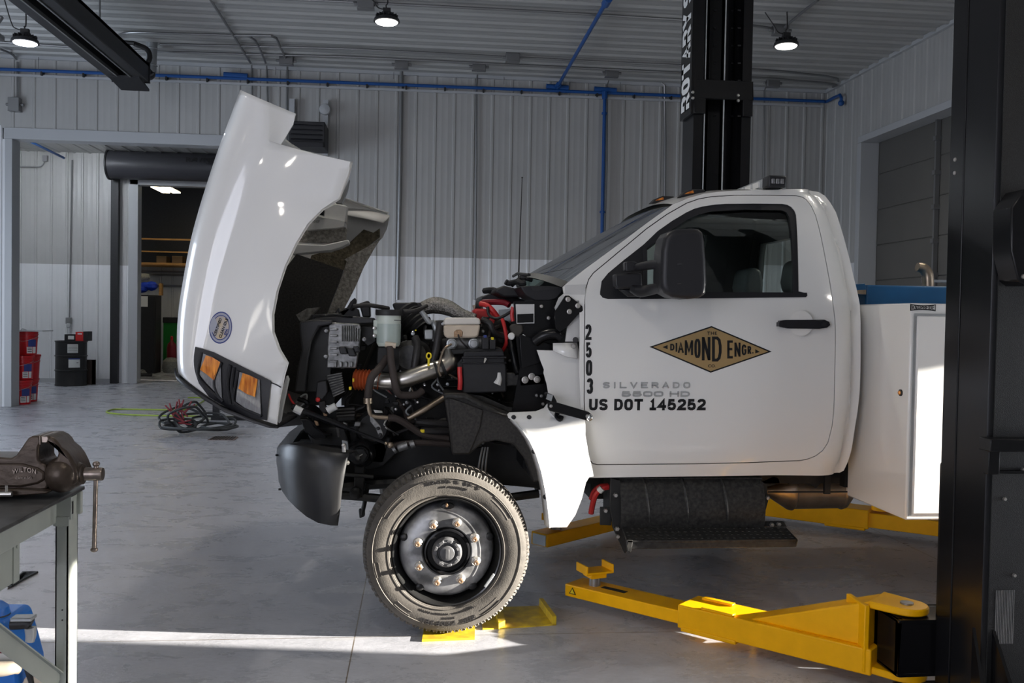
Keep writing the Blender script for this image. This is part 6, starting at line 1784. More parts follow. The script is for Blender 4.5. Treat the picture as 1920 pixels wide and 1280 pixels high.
# headlamp assembly
def hsurf(px, py, d=0.0):
    """point on the hood side under the pixel, d metres proud of it"""
    best = None; o_ = CAM; dr = ray(px, py)
    for i in range(len(hr2)-1):
        for k in range(NN-1):
            q4 = (hr2[i][k], hr2[i][k+1], hr2[i+1][k+1], hr2[i+1][k])
            for tri in ((0, 1, 2), (0, 2, 3)):
                h = __import__('mathutils').geometry.intersect_ray_tri(q4[tri[0]], q4[tri[1]], q4[tri[2]], dr, o_, True)
                if h and (best is None or h.y < best.y): best = h
    if best is None: best = P(px, py, 4.40)
    return P(px, py, best.y - d)
def hood_patch(name, poly, d, m, parent, depth=0.015, nsub=6, bulge=0.0):
    """patch of four-sided outline lying on the hood: poly = two opposite px polylines"""
    A, B = poly
    rows = []
    for j in range(nsub+1):
        t = j/nsub
        rows.append([hsurf(a[0]+(b[0]-a[0])*t + bulge*math.sin(math.pi*t)*(1 - k/(len(A)-1))**2, a[1]+(b[1]-a[1])*t, d) for k, (a, b) in enumerate(zip(A, B))])
    mb = MB(); mb.grid(rows)
    n, w = len(rows), len(rows[0])
    border = [rows[0][k] for k in range(w)] + [rows[j][-1] for j in range(1, n)] + [rows[-1][k] for k in range(w-2, -1, -1)] + [rows[j][0] for j in range(n-2, 0, -1)]
    mb.grid([border + [border[0]], [p + V(0, depth, 0) for p in border + [border[0]]]])
    return mb.build(name, m, parent, ang=45)
hl = hood_patch('headlamp_bezel', ([(366, 650), (400, 660), (440, 680), (480, 700), (508, 714)], [(373, 719), (392, 744), (430, 766), (468, 783), (500, 788)]), 0.012, M['trimblack'], HOOD, 0.03, 8, -6.0)
# bezel is a sub-part of the hood; its lamps sit beside it on the same level
hood_patch('headlamp_lens', ([(381, 663), (396, 668), (413, 678)], [(374, 702), (388, 719), (416, 748)]), 0.020, M['clear'], HOOD, 0.02)
hood_patch('headlamp_lens', ([(449, 697), (467, 702), (487, 712)], [(442, 752), (460, 765), (489, 777)]), 0.020, M['clear'], HOOD, 0.02)
hood_patch('amber_turn_signal', ([(386, 666), (399, 670), (413, 679)], [(375, 693), (388, 702), (401, 713)]), 0.026, M['amber'], HOOD, 0.02)
hood_patch('amber_turn_signal', ([(455, 699), (469, 704), (483, 711)], [(447, 728), (462, 738), (478, 744)]), 0.026, M['amber'], HOOD, 0.02)
for a_, b_ in (((432, 684), (432, 757)), ((439, 688), (440, 759))):
    mb = MB(); mb.tube([hsurf(a_[0], a_[1], 0.014), hsurf((a_[0]+b_[0])/2 - 5, (a_[1]+b_[1])/2, 0.016), hsurf(b_[0], b_[1], 0.014)], 0.009, 8); mb.build('bezel_divider_rib', M['trimblack'], HOOD)
for pl in ([(379, 660), (371, 700), (386, 723), (418, 752)], [(415, 679), (402, 712), (406, 735), (418, 752)], [(447, 695), (438, 740), (444, 758), (490, 780)]):
    mb = MB(); mb.tube([hsurf(x, y, 0.018) for x, y in pl], 0.007, 8); mb.build('lens_rim', M['trimblack'], HOOD)
# white corner piece behind the headlamp, split line
mb = MB(); mb.tube([hsurf(508, 717, 0.004), hsurf(518, 721, 0.004), hsurf(527, 726, 0.004)], 0.003, 6); mb.build('split_line', M['ink'], HOOD)
# clean idle sticker
cx_, cy_ = 413.5, 614
def disc(name, r0, r1, d, m):
    mb = MB(); ring = []
    rows = []
    for rr in (r0, r1):
        row = []
        for k in range(33):
            a_ = 2*math.pi*k/32
            ex, ey = math.cos(a_)*21.5*rr, math.sin(a_)*30.5*rr
            ca, sa = math.cos(R(10)), math.sin(R(10))
            row.append(hsurf(cx_ + ex*ca - ey*sa*0.8, cy_ + ex*sa + ey*ca, d))
        rows.append(row)
    mb.grid(rows); return mb.build(name, m, HOOD)
disc('sticker', 0.02, 1.0, 0.0015, M['silver']); disc('sticker_ring', 0.92, 0.99, 0.0022, M['bluedk']); disc('sticker_ring', 0.73, 0.78, 0.0022, M['bluedk']); disc('sticker_centre', 0.02, 0.72, 0.0022, M['stickgold'])
mb = MB()
def hood_text(mb, body, c, up_px, right_px, fit):
    o = hsurf(c[0], c[1], 0.003); r_ = hsurf(c[0] + right_px[0], c[1] + right_px[1], 0.003) - o; u_ = hsurf(c[0] + up_px[0], c[1] + up_px[1], 0.003) - o
    u_ = (u_ - r_*(u_.dot(r_)/r_.length_squared))
    put_text(mb, body, o, r_, u_, fit, 0.001, 0.02)
hood_text(mb, 'CERTIFIED', (408, 613), (-8, -4), (5, -14), (0.088, 0.016)); hood_text(mb, 'CLEAN IDLE', (419, 615), (-8, -4), (5, -14), (0.096, 0.016))
mb.build('sticker_lettering', M['ink'], HOOD)
mb = MB(); hood_text(mb, 'EPA', (424, 622), (-8, -4), (5, -14), (0.03, 0.014)); mb.build('sticker_mark', M['bluedk'], HOOD)

# inner structure of the tilted hood, seen behind its near edge (far fender and braces)
def far_poly(name, pts, Y, m, depth=0.02, **kw):
    mb = MB(); mb.prism([P(x, y, Y) for x, y in pts], (0, depth, 0)); return mb.build(name, m, HOOD, **kw)
YFAR = 2*YC - 4.36
mb = MB(); mb.grid([[P(x, y, YFAR - 0.02) for x, y in ((650, 388), (690, 395), (731, 405))], [P(x, y, YFAR - 0.10) for x, y in ((651, 398), (690, 405), (725, 412))], [P(x, y, YFAR - 0.13) for x, y in ((652, 404), (690, 411), (718, 418))]]); mb.build('far_fender_top_flange', M['whitein'], HOOD, solid=0.01)
far_poly('far_fender_inner_skin', [(652, 402), (700, 411), (731, 406), (725, 430), (716, 447), (690, 466), (660, 485), (648, 470)], YFAR - 0.05, M['whitein'], 0.02)
far_poly('far_fender_fibre_liner', [(646, 486), (690, 462), (714, 446), (700, 468), (682, 500), (665, 540), (640, 588), (614, 589), (611, 582), (630, 543), (645, 506), (650, 490)], YFAR - 0.11, M['fuzz'], 0.03)
far_poly('far_fender_stained_liner', [(565, 484), (600, 474), (622, 473), (655, 455), (682, 430), (700, 436), (712, 428), (712, 444), (660, 485), (645, 506), (600, 495)], YFAR - 0.09, M['dirt'], 0.02)
far_poly('hood_brace_beam', [(595, 402), (608, 392), (628, 381), (651, 386), (648, 416), (640, 415), (590, 405)], 6.00, M['whitein'], 0.10, bevel=0.006)
far_poly('hood_brace_rib', [(580, 424), (594, 406), (646, 416), (645, 424), (630, 427), (575, 431)], 5.95, M['whitein'], 0.2)
far_poly('hood_brace_web', [(572, 432), (646, 424), (650, 430), (648, 452), (640, 453), (600, 455), (560, 453)], 6.03, M['fuzz'], 0.05)
far_poly('hood_lower_rail', [(552, 457), (608, 459), (653, 449), (655, 456), (640, 464), (620, 470), (560, 476), (548, 478)], 5.90, M['whitein'], 0.10, bevel=0.006)
far_poly('hood_black_liner', [(556, 476), (644, 506), (636, 530), (624, 560), (613, 588), (606, 640), (600, 720), (585, 770), (540, 770), (510, 700), (500, 640), (500, 560), (530, 510)], 5.80, M['liner_arch'], 0.04)
far_poly('hood_inner_lamp_housing', [(555, 590), (575, 578), (598, 576), (585, 590), (572, 602), (571, 605), (562, 602)], 5.30, M['fuzz'], 0.08)
far_poly('hood_hinge_bracket', [(590, 400), (602, 392), (608, 394), (607, 404)], 5.90, M['black'], 0.05)
far_poly('hood_strut_mount', [(628, 378), (637, 374), (655, 336), (651, 356), (641, 381), (629, 380)], 5.0, M['conduit'], 0.06)
mb = MB(); put_text(mb, '84521037', P(591, 415, 5.945), (1, 0, 0), (0, 0, 1), (0.055, 0.014), 0.001); mb.build('part_number_label', M['ink'], HOOD)
# near inner face edge flange
mb = MB(); rimp = [P(x, y, 4.345) for x, y in ((661, 304), (655, 328), (637.5, 373), (608, 392), (580, 420), (558, 456), (538, 497), (522, 545), (513.5, 590), (514, 622), (526, 655), (541, 680), (535, 700), (526, 740))]
mb.grid([rimp, [p + V(-0.012, 0.05, 0.0) for p in rimp]]); mb.build('fender_edge_flange', M['white'], HOOD, solid=0.004, ang=60)
mb = MB(); mb.prism([P(x, y, 4.45) for x, y in ((527, 738), (537, 705), (540, 712), (530, 760), (524, 795), (521, 790))], (0, 0.06, 0)); mb.build('corner_flange', M['whitein'], HOOD)
mb = MB(); mb.prism([P(x, y, 4.75) for x, y in ((522, 790), (540, 772), (560, 770), (590, 790), (560, 797), (522, 801))], (0, 0.5, 0)); mb.build('nose_inner_panel', M['plastic'], HOOD)
# gas strut
mb = MB(); a, b, c_ = P(548, 762, 4.52), P(640, 795, 4.52), P(735, 835, 4.52); mb.tube([a, a.lerp(c_, 0.55)], 0.014, 10, smooth=1); mb.tube([a.lerp(c_, 0.55), c_], 0.008, 10, smooth=1); so = mb.build('hood_gas_strut', M['black'], T)
mb = MB(); mb.tube([P(552, 765, 4.515), P(566, 772, 4.515)], 0.019, 10, smooth=1); mb.build('strut_label', M['paper'], so)
mb = MB(); mb.sphere(P(732, 834, 4.515), 0.016, 10); mb.sphere(P(724, 831, 4.515), 0.010, 8); mb.build('ball_end', M['steelbr'], so)

# ---- front wheel
WCX = P(838, 1040, YF)
cx, cz, RT = WCX.x, WCX.z, 0.393
cz = RT + 0.012
mb = MB()
SEG = 288
prof_t = [(0.252, 0.012), (0.262, -0.004), (0.285, -0.010), (0.31, -0.012), (0.335, -0.010), (0.352, -0.006), (0.365, 0.0), (0.372, 0.004), (0.374, 0.009), (0.386, 0.014), (0.390, 0.030), (0.3915, 0.06), (0.393, 0.075), (0.388, 0.078), (0.388, 0.088), (0.393, 0.091), (0.3935, 0.12), (0.3935, 0.15), (0.388, 0.153), (0.388, 0.163), (0.393, 0.166), (0.390, 0.205), (0.372, 0.235), (0.33, 0.245), (0.26, 0.22)]
rows_t = []
for k in range(SEG):
    a_ = 2*math.pi*k/SEG; row = []
    for j, (r_, y_) in enumerate(prof_t):
        rr, yy = r_, y_
        if k % 4 == 0 and j in (8, 9, 10, 11): rr -= 0.012; yy += 0.004 if j < 10 else 0
        if k % 4 == 2 and j in (8, 9): rr -= 0.008; yy += 0.005
        if k % 4 == 1 and j in (15, 16, 17): rr -= 0.006
        row.append(V(cx + rr*math.cos(a_), YF + yy, cz + rr*math.sin(a_)))
    rows_t.append(row)
rows_t.append(rows_t[0])
mb.grid(rows_t)
for rr in (0.268, 0.345): mb.lathe([(rr - 0.002, -0.009), (rr, -0.0128), (rr + 0.002, -0.009)], (cx, YF, cz), (0, 1, 0), 96, caps=False)
rimb = MB()
rimb.lathe([(0.254, 0.014), (0.256, 0.002), (0.252, -0.004), (0.246, -0.002), (0.243, 0.01), (0.238, 0.028), (0.232, 0.05), (0.228, 0.085), (0.215, 0.11), (0.19, 0.115)], (cx, YF, cz), (0, 1, 0), 96, caps=False)
WH = rimb.build('front_wheel', M['wheel'], T, ang=40)
mb.build('tyre', M['rubber'], WH, ang=30)
mb = MB(); mb.lathe([(0.226, 0.095), (0.219, 0.055), (0.212, 0.032), (0.200, 0.022), (0.17, 0.012), (0.135, 0.006), (0.118, 0.004), (0.112, 0.010), (0.112, 0.06)], (cx, YF, cz), (0, 1, 0), 96, caps=False); mb.build('wheel_disc', M['wheeldisc'], WH, ang=40)
for k in range(5):
    a_ = R(90 + 72*k + (0))
    q = V(cx + 0.208*math.cos(a_), YF + 0.026, cz + 0.208*math.sin(a_))
    mb = MB(); mb.sphere(q, 0.024, 14, 0, (1.35 if k == 0 else 0.9, 0.35, 0.8)); mb.build('hand_hole', M['ink'], WH)
mb = MB(); mb.lathe([(0.113, 0.03), (0.108, 0.006), (0.104, -0.004), (0.098, -0.006), (0.092, 0.01), (0.060, 0.012)], (cx, YF, cz), (0, 1, 0), 48, caps=False); mb.build('hub_flange', M['black'], WH)
mb = MB(); mb.lathe([(0.070, 0.02), (0.070, -0.012), (0.064, -0.022), (0.046, -0.026), (0.044, -0.014), (0.036, -0.014), (0.034, -0.030), (0.020, -0.034), (0.001, -0.034)], (cx, YF, cz), (0, 1, 0), 48)
for k in range(9): 
    a_ = 2*math.pi*k/9; mb.box((cx + 0.056*math.cos(a_), YF - 0.026, cz + 0.056*math.sin(a_)), (0.012, 0.008, 0.024), Matrix.Rotation(-a_, 3, 'Y'))
mb.span((cx - 0.009, YF - 0.046, cz - 0.022), (cx + 0.009, YF - 0.03, cz + 0.022)); mb.build('hub_cap', M['hub'], WH, bevel=0.002)
mb = MB(); put_text(mb, 'AUTO', (cx, YF - 0.027, cz + 0.054), (1, 0, 0), (0, 0, 1), (0.05, 0.011), 0.001); mb.build('hub_lettering', M['paper'], WH)
for k in range(8):
    a_ = R(72 + 45*k)
    q = V(cx + 0.143*math.cos(a_), YF + 0.006, cz + 0.143*math.sin(a_))
    mb = MB(); mb.lathe([(0.022, 0.004), (0.022, -0.008), (0.018, -0.012)], q, (0, 1, 0), 18); mb.lathe([(0.0165, -0.010), (0.0165, -0.034), (0.013, -0.037)], q, (0, 1, 0), 6)
    mb.lathe([(0.010, -0.035), (0.010, -0.046), (0.006, -0.047), (0.001, -0.043)], q, (0, 1, 0), 12, 1); mb.lathe([(0.0135, -0.0365), (0.010, -0.0375)], q, (0, 1, 0), 12, 1)
    mb.build('lug_nut', [M['bolt'], M['brass']], WH, ang=25)
q = V(cx - 0.004, YF + 0.02, cz + 0.222); mb = MB(); mb.cyl(q, q + V(0, -0.03, -0.006), 0.006, 10); mb.build('valve_stem', M['brass'], WH)
q = V(cx + 0.20, YF - 0.004, cz - 0.135); mb = MB(); mb.box(q, (0.012, 0.012, 0.075), Matrix.Rotation(R(35), 3, 'Y')); mb.build('balance_weight', M['galv'], WH, bevel=0.003)
def arc_text(mb, body, rad, mid_deg, h, step_deg, flip=False):
    n = len(body)
    for i, ch in enumerate(body):
        if ch == ' ': continue
        a_ = mid_deg + ((n-1)/2 - i)*step_deg*(1 if not flip else -1)
        a_ = R(a_); c = V(cx + rad*math.cos(a_), YF - 0.0115, cz + rad*math.sin(a_))
        up = V(math.cos(a_), 0, math.sin(a_)); rt = V(math.sin(a_), 0, -math.cos(a_))
        if flip: up, rt = -up, -rt
        put_text(mb, ch, c, rt, up, (None if False else 0.0, h), 0.002, 0.0) if False else put_text(mb, ch, c, rt, up, (h*(0.35 if ch in 'I1/.' else 0.72), h*(0.2 if ch == '.' else 1)), 0.0025, 0.01)
mb = MB(); arc_text(mb, '225/70 R 19.5', 0.332, 85, 0.018, 3.4); arc_text(mb, 'ALL POSITION', 0.306, 85, 0.009, 2.0)
arc_text(mb, 'HDR PROFUEL', 0.332, 272, 0.021, 4.2); arc_text(mb, 'DRIVE', 0.308, 272, 0.010, 2.2); arc_text(mb, 'REGROOVABLE  TUBELESS RADIAL', 0.288, 272, 0.008, 1.9); mb.build('sidewall_lettering', M['hose'], WH)
for a0, a1 in ((128, 150), (28, 50), (-60, -42), (225, 240), (188, 200)):
    mb = MB()
    for rr in (0.318, 0.338): 
        pts = [V(cx + rr*math.cos(R(a0+(a1-a0)*i/8)), YF - 0.0115, cz + rr*math.sin(R(a0+(a1-a0)*i/8))) for i in range(9)]; mb.tube(pts, 0.002, 5, smooth=1)
    mb.build('sidewall_moulding', M['rubber'], WH)
# far front wheel
mb = MB(); YR_ = 2*YC - YF
mb.lathe([(0.25, 0.02), (0.30, -0.01), (0.37, 0.0), (0.392, 0.03), (0.392, 0.2), (0.36, 0.235), (0.25, 0.22)], (cx, YR_ - 0.23, cz), (0, 1, 0), 64, caps=False); w2 = mb.build('front_wheel', M['rubber'], T)
mb = MB(); mb.lathe([(0.25, 0.02), (0.22, 0.08), (0.001, 0.1)], (cx, YR_ - 0.23, cz), (0, 1, 0), 48); mb.build('wheel_disc', M['wheel'], w2)

# ---- front bumper
bp = [  # x px, top y px, bottom y px, Y
 (655, 851, 983, 4.365), (645, 850.5, 984, 4.36), (620, 848, 983.5, 4.362), (597, 844, 979, 4.375), (575, 839, 967, 4.40), (556, 835, 951, 4.45), (541, 833, 936, 4.51), (530, 834, 920, 4.58), (523.5, 836, 902, 4.68), (522.5, 836, 896, 4.80)]
rows_b = []
secs = []
for i, (x, yt_, yb_, Y) in enumerate(bp):
    t_ = P(x, yt_, Y); b_ = P(x if i > 1 else (655 - 0 if i == 0 else 645), yb_, Y)
    if i == 0: b_ = P(633.5, 984, 4.365)
    if i == 1: b_ = P(628, 984, 4.362)
    m1 = t_.lerp(b_, 0.06) + V(-0.004, -0.012, 0); m2 = t_.lerp(b_, 0.5) + V(-0.006, -0.016, 0); m3 = t_.lerp(b_, 0.80) + V(0.0, -0.008, 0)
    inn = t_ + V(0.03, 0.06 if i < 7 else 0.03, 0.006) if i < 5 else t_ + V(0.06, 0.05, 0.006)
    inb = b_ + (V(0.03, 0.08, 0.03) if i > 1 else V(0.0, 0.05, 0.01))
    secs.append([inn + V(0.02, 0.03, -0.05), inn, t_, m1, t_.lerp(b_, 0.28) + V(-0.006, -0.016, 0), m2, m3, b_, inb])
xf = secs[-1][2].x
near_s = secs
last = secs[-1]
mid = [[V(p.x - 0.02, YC, p.z) for p in last]]
farm = [[V(p.x, 2*YC - p.y, p.z) for p in s] for s in near_s[::-1]]
mb = MB(); mb.grid(near_s + mid + farm); BUMP = mb.build('front_bumper', M['bumperblack'], T, ang=50, solid=0.006)
mb = MB(); q = P(645, 847, 4.37); mb.cyl(q, q + V(0, 0, 0.03), 0.010, 10); mb.sphere(q + V(0, 0, 0.03), 0.012, 8); mb.build('bumper_bolt', M['bolt'], BUMP)
mb = MB(); mb.sphere(P(651, 867, 4.37), 0.012, 8); mb.build('bumper_bolt', M['bolt'], BUMP)
for px_, py_ in ((521.5, 853), (527, 917)):
    q = P(px_, py_, 4.62); mb = MB(); mb.cyl(q, q + V(-0.012, -0.004, 0), 0.005, 8); mb.build('bumper_clip', M['plastic'], BUMP)

# ---- service body behind the cab
YBD = 4.15
xb0 = P(1703, 770, YBD).x
zb0_, zb1_ = P(1703, 975, YBD).z, P(1700, 568, YBD).z
XB1 = xb0 + 2.75
YBI = YBD + 0.60
mb = MB(); mb.span((xb0, YBD, zb0_), (XB1, YBI, zb1_)); BODY = mb.build('service_body', M['white'], T, bevel=0.008)
mb = MB(); mb.span((xb0, 2*YC - YBI, zb0_), (XB1, 2*YC - YBD, zb1_)); mb.build('far_side_compartment', M['white'], BODY, bevel=0.008)
mb = MB(); mb.span((xb0, YBI, zb0_ + 0.45), (XB1, 2*YC - YBI, zb0_ + 0.52)); mb.build('bed_floor', M['whitein'], BODY)
xd = P(1713, 770, YBD).x
zd0, zd1 = P(1720, 963, YBD).z, P(1720, 592, YBD).z
mb = MB(); mb.span((xd, YBD - 0.016, zd0), (XB1 - 0.8, YBD + 0.01, zd1)); mb.build('compartment_door', M['white'], BODY, bevel=0.006, bseg=3)
mb = MB(); xg = P(1708, 770, YBD).x
mb.span((xg, YBD - 0.006, zd0 - 0.01), (xd, YBD + 0.005, zd1 + 0.01)); mb.span((xg, YBD - 0.012, zd1 - 0.002), (XB1 - 0.8, YBD + 0.005, zd1 + 0.012)); mb.build('door_gasket_frame', M['galv'], BODY)
mb = MB(); a, b = P(1706.5, 569.5, YBD), P(1753.5, 583.5, YBD)
n8 = 9
up_ = [V(a.x + (b.x-a.x)*i/(n8-1), YBD - 0.004, a.z - 0.006*math.sin(math.pi*i/(n8-1))) for i in range(n8)]
dn_ = [V(a.x + (b.x-a.x)*i/(n8-1), YBD - 0.004, b.z + 0.006*math.sin(math.pi*i/(n8-1))) for i in range(n8)]
mb.prism(up_ + dn_[::-1], (0, 0.004, 0)); mb.build('maker_badge', M['ink'], BODY)
mb = MB(); cc = (a + b)/2; ins = 0.005
up2 = [p + V(ins*(1 - 2*i/(n8-1)), -0.0015, -ins) for i, p in enumerate(up_)]; dn2 = [p + V(ins*(1 - 2*i/(n8-1)), -0.0015, ins) for i, p in enumerate(dn_)]
mb.prism(up2 + dn2[::-1], (0, 0.002, 0)); mb.build('badge_field', M['paper'], BODY)
mb = MB(); block_text(mb, 'KNAPHEIDE', V(cc.x, YBD - 0.006, cc.z), (1, 0, 0), (0, 0, 1), ((b.x-a.x)*0.88, abs(a.z-b.z)*0.60), 0.26, 0.22, 0.3, 0.001); mb.build('badge_lettering', M['ink'], BODY)
q = P(1693, 736, YBD + 0.07); q.x = xb0 - 0.002
mb = MB(); mb.lathe([(0.016, 0.003), (0.016, -0.004), (0.012, -0.006)], q, (1, 0, 0), 16); mo_ = mb.build('marker_bezel', M['hose'], BODY)
mb = MB(); mb.lathe([(0.011, -0.005), (0.007, -0.011), (0.001, -0.012)], q, (1, 0, 0), 16); mb.build('amber_marker', M['amber'], BODY)

# ---- frame, exhaust, step
mb = MB()
for s_ in (-1, 1):
    y_ = YC + s_*0.43
    mb.span((P(560, 860, 4.9).x, y_ - 0.04, 0.62), (XB1, y_ + 0.04, 0.84))
for x_ in (-0.5, 0.35, 1.3, 2.2, 3.2): mb.span((x_ - 0.05, YC - 0.43, 0.66), (x_ + 0.05, YC + 0.43, 0.80))
mb.build('chassis_frame', M['frame'], T)
mb = MB(); mb.tube([(0.7, YC, 0.72), (1.35, YC, 0.70), (1.5, YC, 0.68)], [0.22, 0.20, 0.14], 18); mb.build('transmission', M['frame'], T)  # underbody and rear wheels, hidden, added to darken the floor below
mb = MB(); mb.tube([(1.45, YC, 0.68), (3.3, YC, 0.55)], 0.06, 14, smooth=1); mb.build('driveshaft', M['frame'], T)
mb = MB(); mb.span((1.9, YC + 0.50, 0.50), (3.0, YC + 0.98, 0.92)); mb.build('fuel_tank', M['frame'], T, bevel=0.04)
mb = MB(); mb.span((0.95, YC - 0.38, 0.52), (1.9, YC + 0.38, 0.70)); mb.build('skid_crossmember', M['frame'], T)
mb = MB(); mb.span((0.90, YC + 0.52, 0.42), (1.70, YC + 0.90, 0.70)); mb.build('far_side_step', M['dust'], T, bevel=0.02)
for y_ in (YC - 1.02, YC + 0.56):
    mb = MB(); mb.lathe([(0.25, 0.05), (0.30, 0.0), (0.37, 0.0), (0.392, 0.03), (0.392, 0.20), (0.37, 0.225), (0.37, 0.235), (0.392, 0.26), (0.392, 0.43), (0.36, 0.46), (0.25, 0.44)], (4.38, y_, 0.392), (0, 1, 0), 64, caps=False); w3 = mb.build('rear_dual_wheel', M['rubber'], T)
    mb = MB(); mb.lathe([(0.25, 0.05), (0.22, 0.12), (0.001, 0.14)], (4.38, y_, 0.392), (0, 1, 0), 40); mb.build('wheel_disc', M['wheel'], w3)
mb = MB(); mb.span((P(1590, 850, 4.75).x, 4.78, 0.62), (xb0 + 0.3, 4.84, 0.95)); mb.build('cab_mount_bracket', M['frame'], T)
a, b = P(1475, 918, 5.25), P(1580, 916, 5.25)
mb = MB(); mb.lathe([(0.03, -0.35), (0.035, -0.12), (0.115, 0.0), (0.12, 0.02), (0.112, 0.03), (0.112, (b-a).length - 0.03), (0.12, (b-a).length - 0.02), (0.115, (b-a).length), (0.05, (b-a).length + 0.06)], a, b - a, 32); mb.build('muffler', M['steelbr'], T)
mb = MB(); mb.tube([P(1440, 922, 4.9), P(1545, 922, 4.9), P(1640, 921, 4.9)], 0.005, 6, smooth=1); mb.build('brake_cable', M['hose'], T)
mb = MB(); mb.span(P(1547, 892, 4.85), P(1554, 925, 4.87)); mb.build('cable_hanger', M['frame'], T)
mb = MB(); mb.prism([P(x, y, 4.9) for x, y in ((1425, 905), (1450, 893), (1460, 897), (1462, 906), (1440, 912))], (0, 0.2, 0)); mb.prism([P(x, y, 4.95) for x, y in ((1480, 893), (1535, 892), (1540, 905), (1530, 915), (1518, 905), (1480, 908))], (0, 0.2, 0)); mb.build('heat_shield', M['frame'], T)
# step with its cover
yst = 4.52
cov = [(0.0, 897), (0.03, 910), (0.05, 935), (0.055, 955), (0.045, 975), (0.03, 988)]
def cover_rows(x0, x1, d0=0.0):
    r = []
    for dy, py in cov:
        z = P(1300, py, yst).z
        r.append([V(P(x0, py, yst).x, yst - dy - d0, z), V(P((x0+x1)/2, py, yst).x, yst - dy - d0, z), V(P(x1, py, yst).x, yst - dy - d0, z)])
    return r
mb = MB(); mb.grid(cover_rows(1160, 1428)); z0_, z1_ = P(1300, 895, yst).z, P(1300, 988, yst).z
mb.span((P(1160, 940, yst).x, yst, z1_), (P(1428, 940, yst).x, yst + 0.38, z0_)); BOX = mb.build('battery_box', M['dust'], T, ang=50)
for x_ in (1206, 1278, 1352):
    mb = MB(); pts = []
    for dy, py in cov[:5]: pts.append(V(P(x_, py, yst).x + (py - 897)*0.00022, yst - dy - 0.002, P(1300, py, yst).z))
    mb.tube(pts, [0.006, 0.008, 0.008, 0.007, 0.003], 8); mb.build('pressed_rib', M['dust'], BOX)
mb = MB(); mb.prism([P(x, y, 4.49) for x, y in ((1145, 896), (1163, 900), (1166, 985), (1178, 1030), (1172, 1038), (1150, 990), (1143, 950))], (0, 0.03, 0)); mb.prism([P(x, y, 4.5) for x, y in ((1125, 950), (1146, 950), (1146, 985), (1125, 984))], (0, 0.01, 0)); mb.build('end_bracket', M['frame'], BOX, bevel=0.003)
mb = MB(); mb.prism([P(x, y, 4.5) for x, y in ((1426, 900), (1438, 910), (1440, 940), (1436, 955), (1428, 985))], (0, 0.3, 0)); mb.build('end_plate', M['frame'], BOX)
for x_, y_, Y in ((1135, 957, 4.495), (1154, 928, 4.485), (1157, 991, 4.485), (1158, 1005, 4.48), (1439, 933, 4.49), (1447, 983, 4.49), (1460, 982, 4.49)):
    q = P(x_, y_, Y); mb = MB(); mb.lathe([(0.001, -0.014), (0.009, -0.013), (0.013, 0)], q, (0, 1, 0), 6); mb.build('bolt', M['bolt'], BOX)
mb = MB()
ytf, ytb = 4.34, 4.49
za_ = P(1330, 1012, ytf).z
x0_, x1_ = P(1176, 1012, ytf).x, P(1494, 1012, ytf).x
xk0, xk1 = P(1166, 990, ytb).x, P(1474, 987, ytb).x
zk = P(1320, 988, ytb).z
mb.prism([V(x0_, ytf, za_), V(x1_, ytf, za_), V(xk1, ytb, zk), V(xk0, ytb, zk)], (0, 0, -0.012))
mb.prism([V(x0_, ytf, za_), V(x1_, ytf, za_), V(x1_, ytf, za_ - 0.038), V(x0_, ytf, za_ - 0.042)], (0, 0.012, 0))
mb.prism([V(x0_ - 0.004, ytf, za_ + 0.003), V(x0_ + 0.03, ytf, za_ + 0.003), V(x0_ + 0.02, ytf, za_ - 0.06), V(x0_, ytf, za_ - 0.05)], (0, 0.02, 0))
STEP = mb.build('side_step', M['dust'], T, bevel=0.004)
mb = MB(); rg2 = random.Random(5)
for i in range(26):
    for j in range(4):
        u, v_ = (i + 0.5)/26, (j + 0.5)/4
        c0 = V(x0_, ytf, za_).lerp(V(x1_, ytf, za_), u); c1 = V(xk0, ytb, zk).lerp(V(xk1, ytb, zk), u); c = c0.lerp(c1, v_)
        mb.lathe([(0.0075, 0.0), (0.0065, 0.0022), (0.004, 0.0022), (0.003, 0.0)], c, (0, 0.1, 1), 8, caps=False)
mb.build('tread_studs', M['dust'], STEP)
mb = MB(); mb.prism([P(x, y, 4.50) for x, y in ((1160, 980), (1470, 978), (1475, 987), (1164, 990))], (0, 0.02, 0)); mb.build('step_back_rail', M['frame'], STEP)
mb = MB(); mb.tube([P(1147, 912, 4.56), P(1130, 915, 4.55), P(1118, 925, 4.56), P(1112, 942, 4.58), P(1108, 962, 4.6)], 0.014, 8); mb.tube([P(1140, 910, 4.60), P(1124, 912, 4.6), P(1113, 922, 4.62), P(1108, 935, 4.64)], 0.012, 8); mb.build('red_battery_cable', M['red'], T)
mb = MB(); mb.tube([P(1123, 921, 4.545), P(1129, 915, 4.54)], 0.017, 8, smooth=1); mb.build('cable_tag', M['paper'], T)

# ---- equipment carried in the body
t2 = thing('equipment_frame', 'blue steel equipment frame riding in the white service body', 'equipment frame', (xb0 + 1, 5.0, 1.5))
a, b = P(1622, 534, 4.95), P(1790, 565, 4.95)
zt_, zb2 = P(1690, 535, 4.95).z, P(1690, 568, 4.95).z
mb = MB(); mb.span((P(1624, 550, 4.95).x, 4.95, zb0_ + 0.52), (XB1 - 0.3, 5.8, zt_)); mb.build('frame_beam', M['blue'], t2, bevel=0.012)
mb = MB(); mb.prism([P(x, y, 4.93) for x, y in ((1604, 533), (1622, 531), (1625, 540), (1624, 553), (1606, 553)) ], (0, 0.12, 0)); mb.build('hook_end', M['blue'], t2, bevel=0.004)
mb = MB(); mb.prism([P(x, y, 4.925) for x, y in ((1607, 544), (1624, 543), (1624, 552), (1607, 551))], (0, 0.02, 0)); mb.build('worn_pin', M['steelbr'], t2)
q = [P(x, y, 5.3) for x, y in ((1740, 545), (1740, 525), (1738, 512), (1731, 503), (1720, 500))]
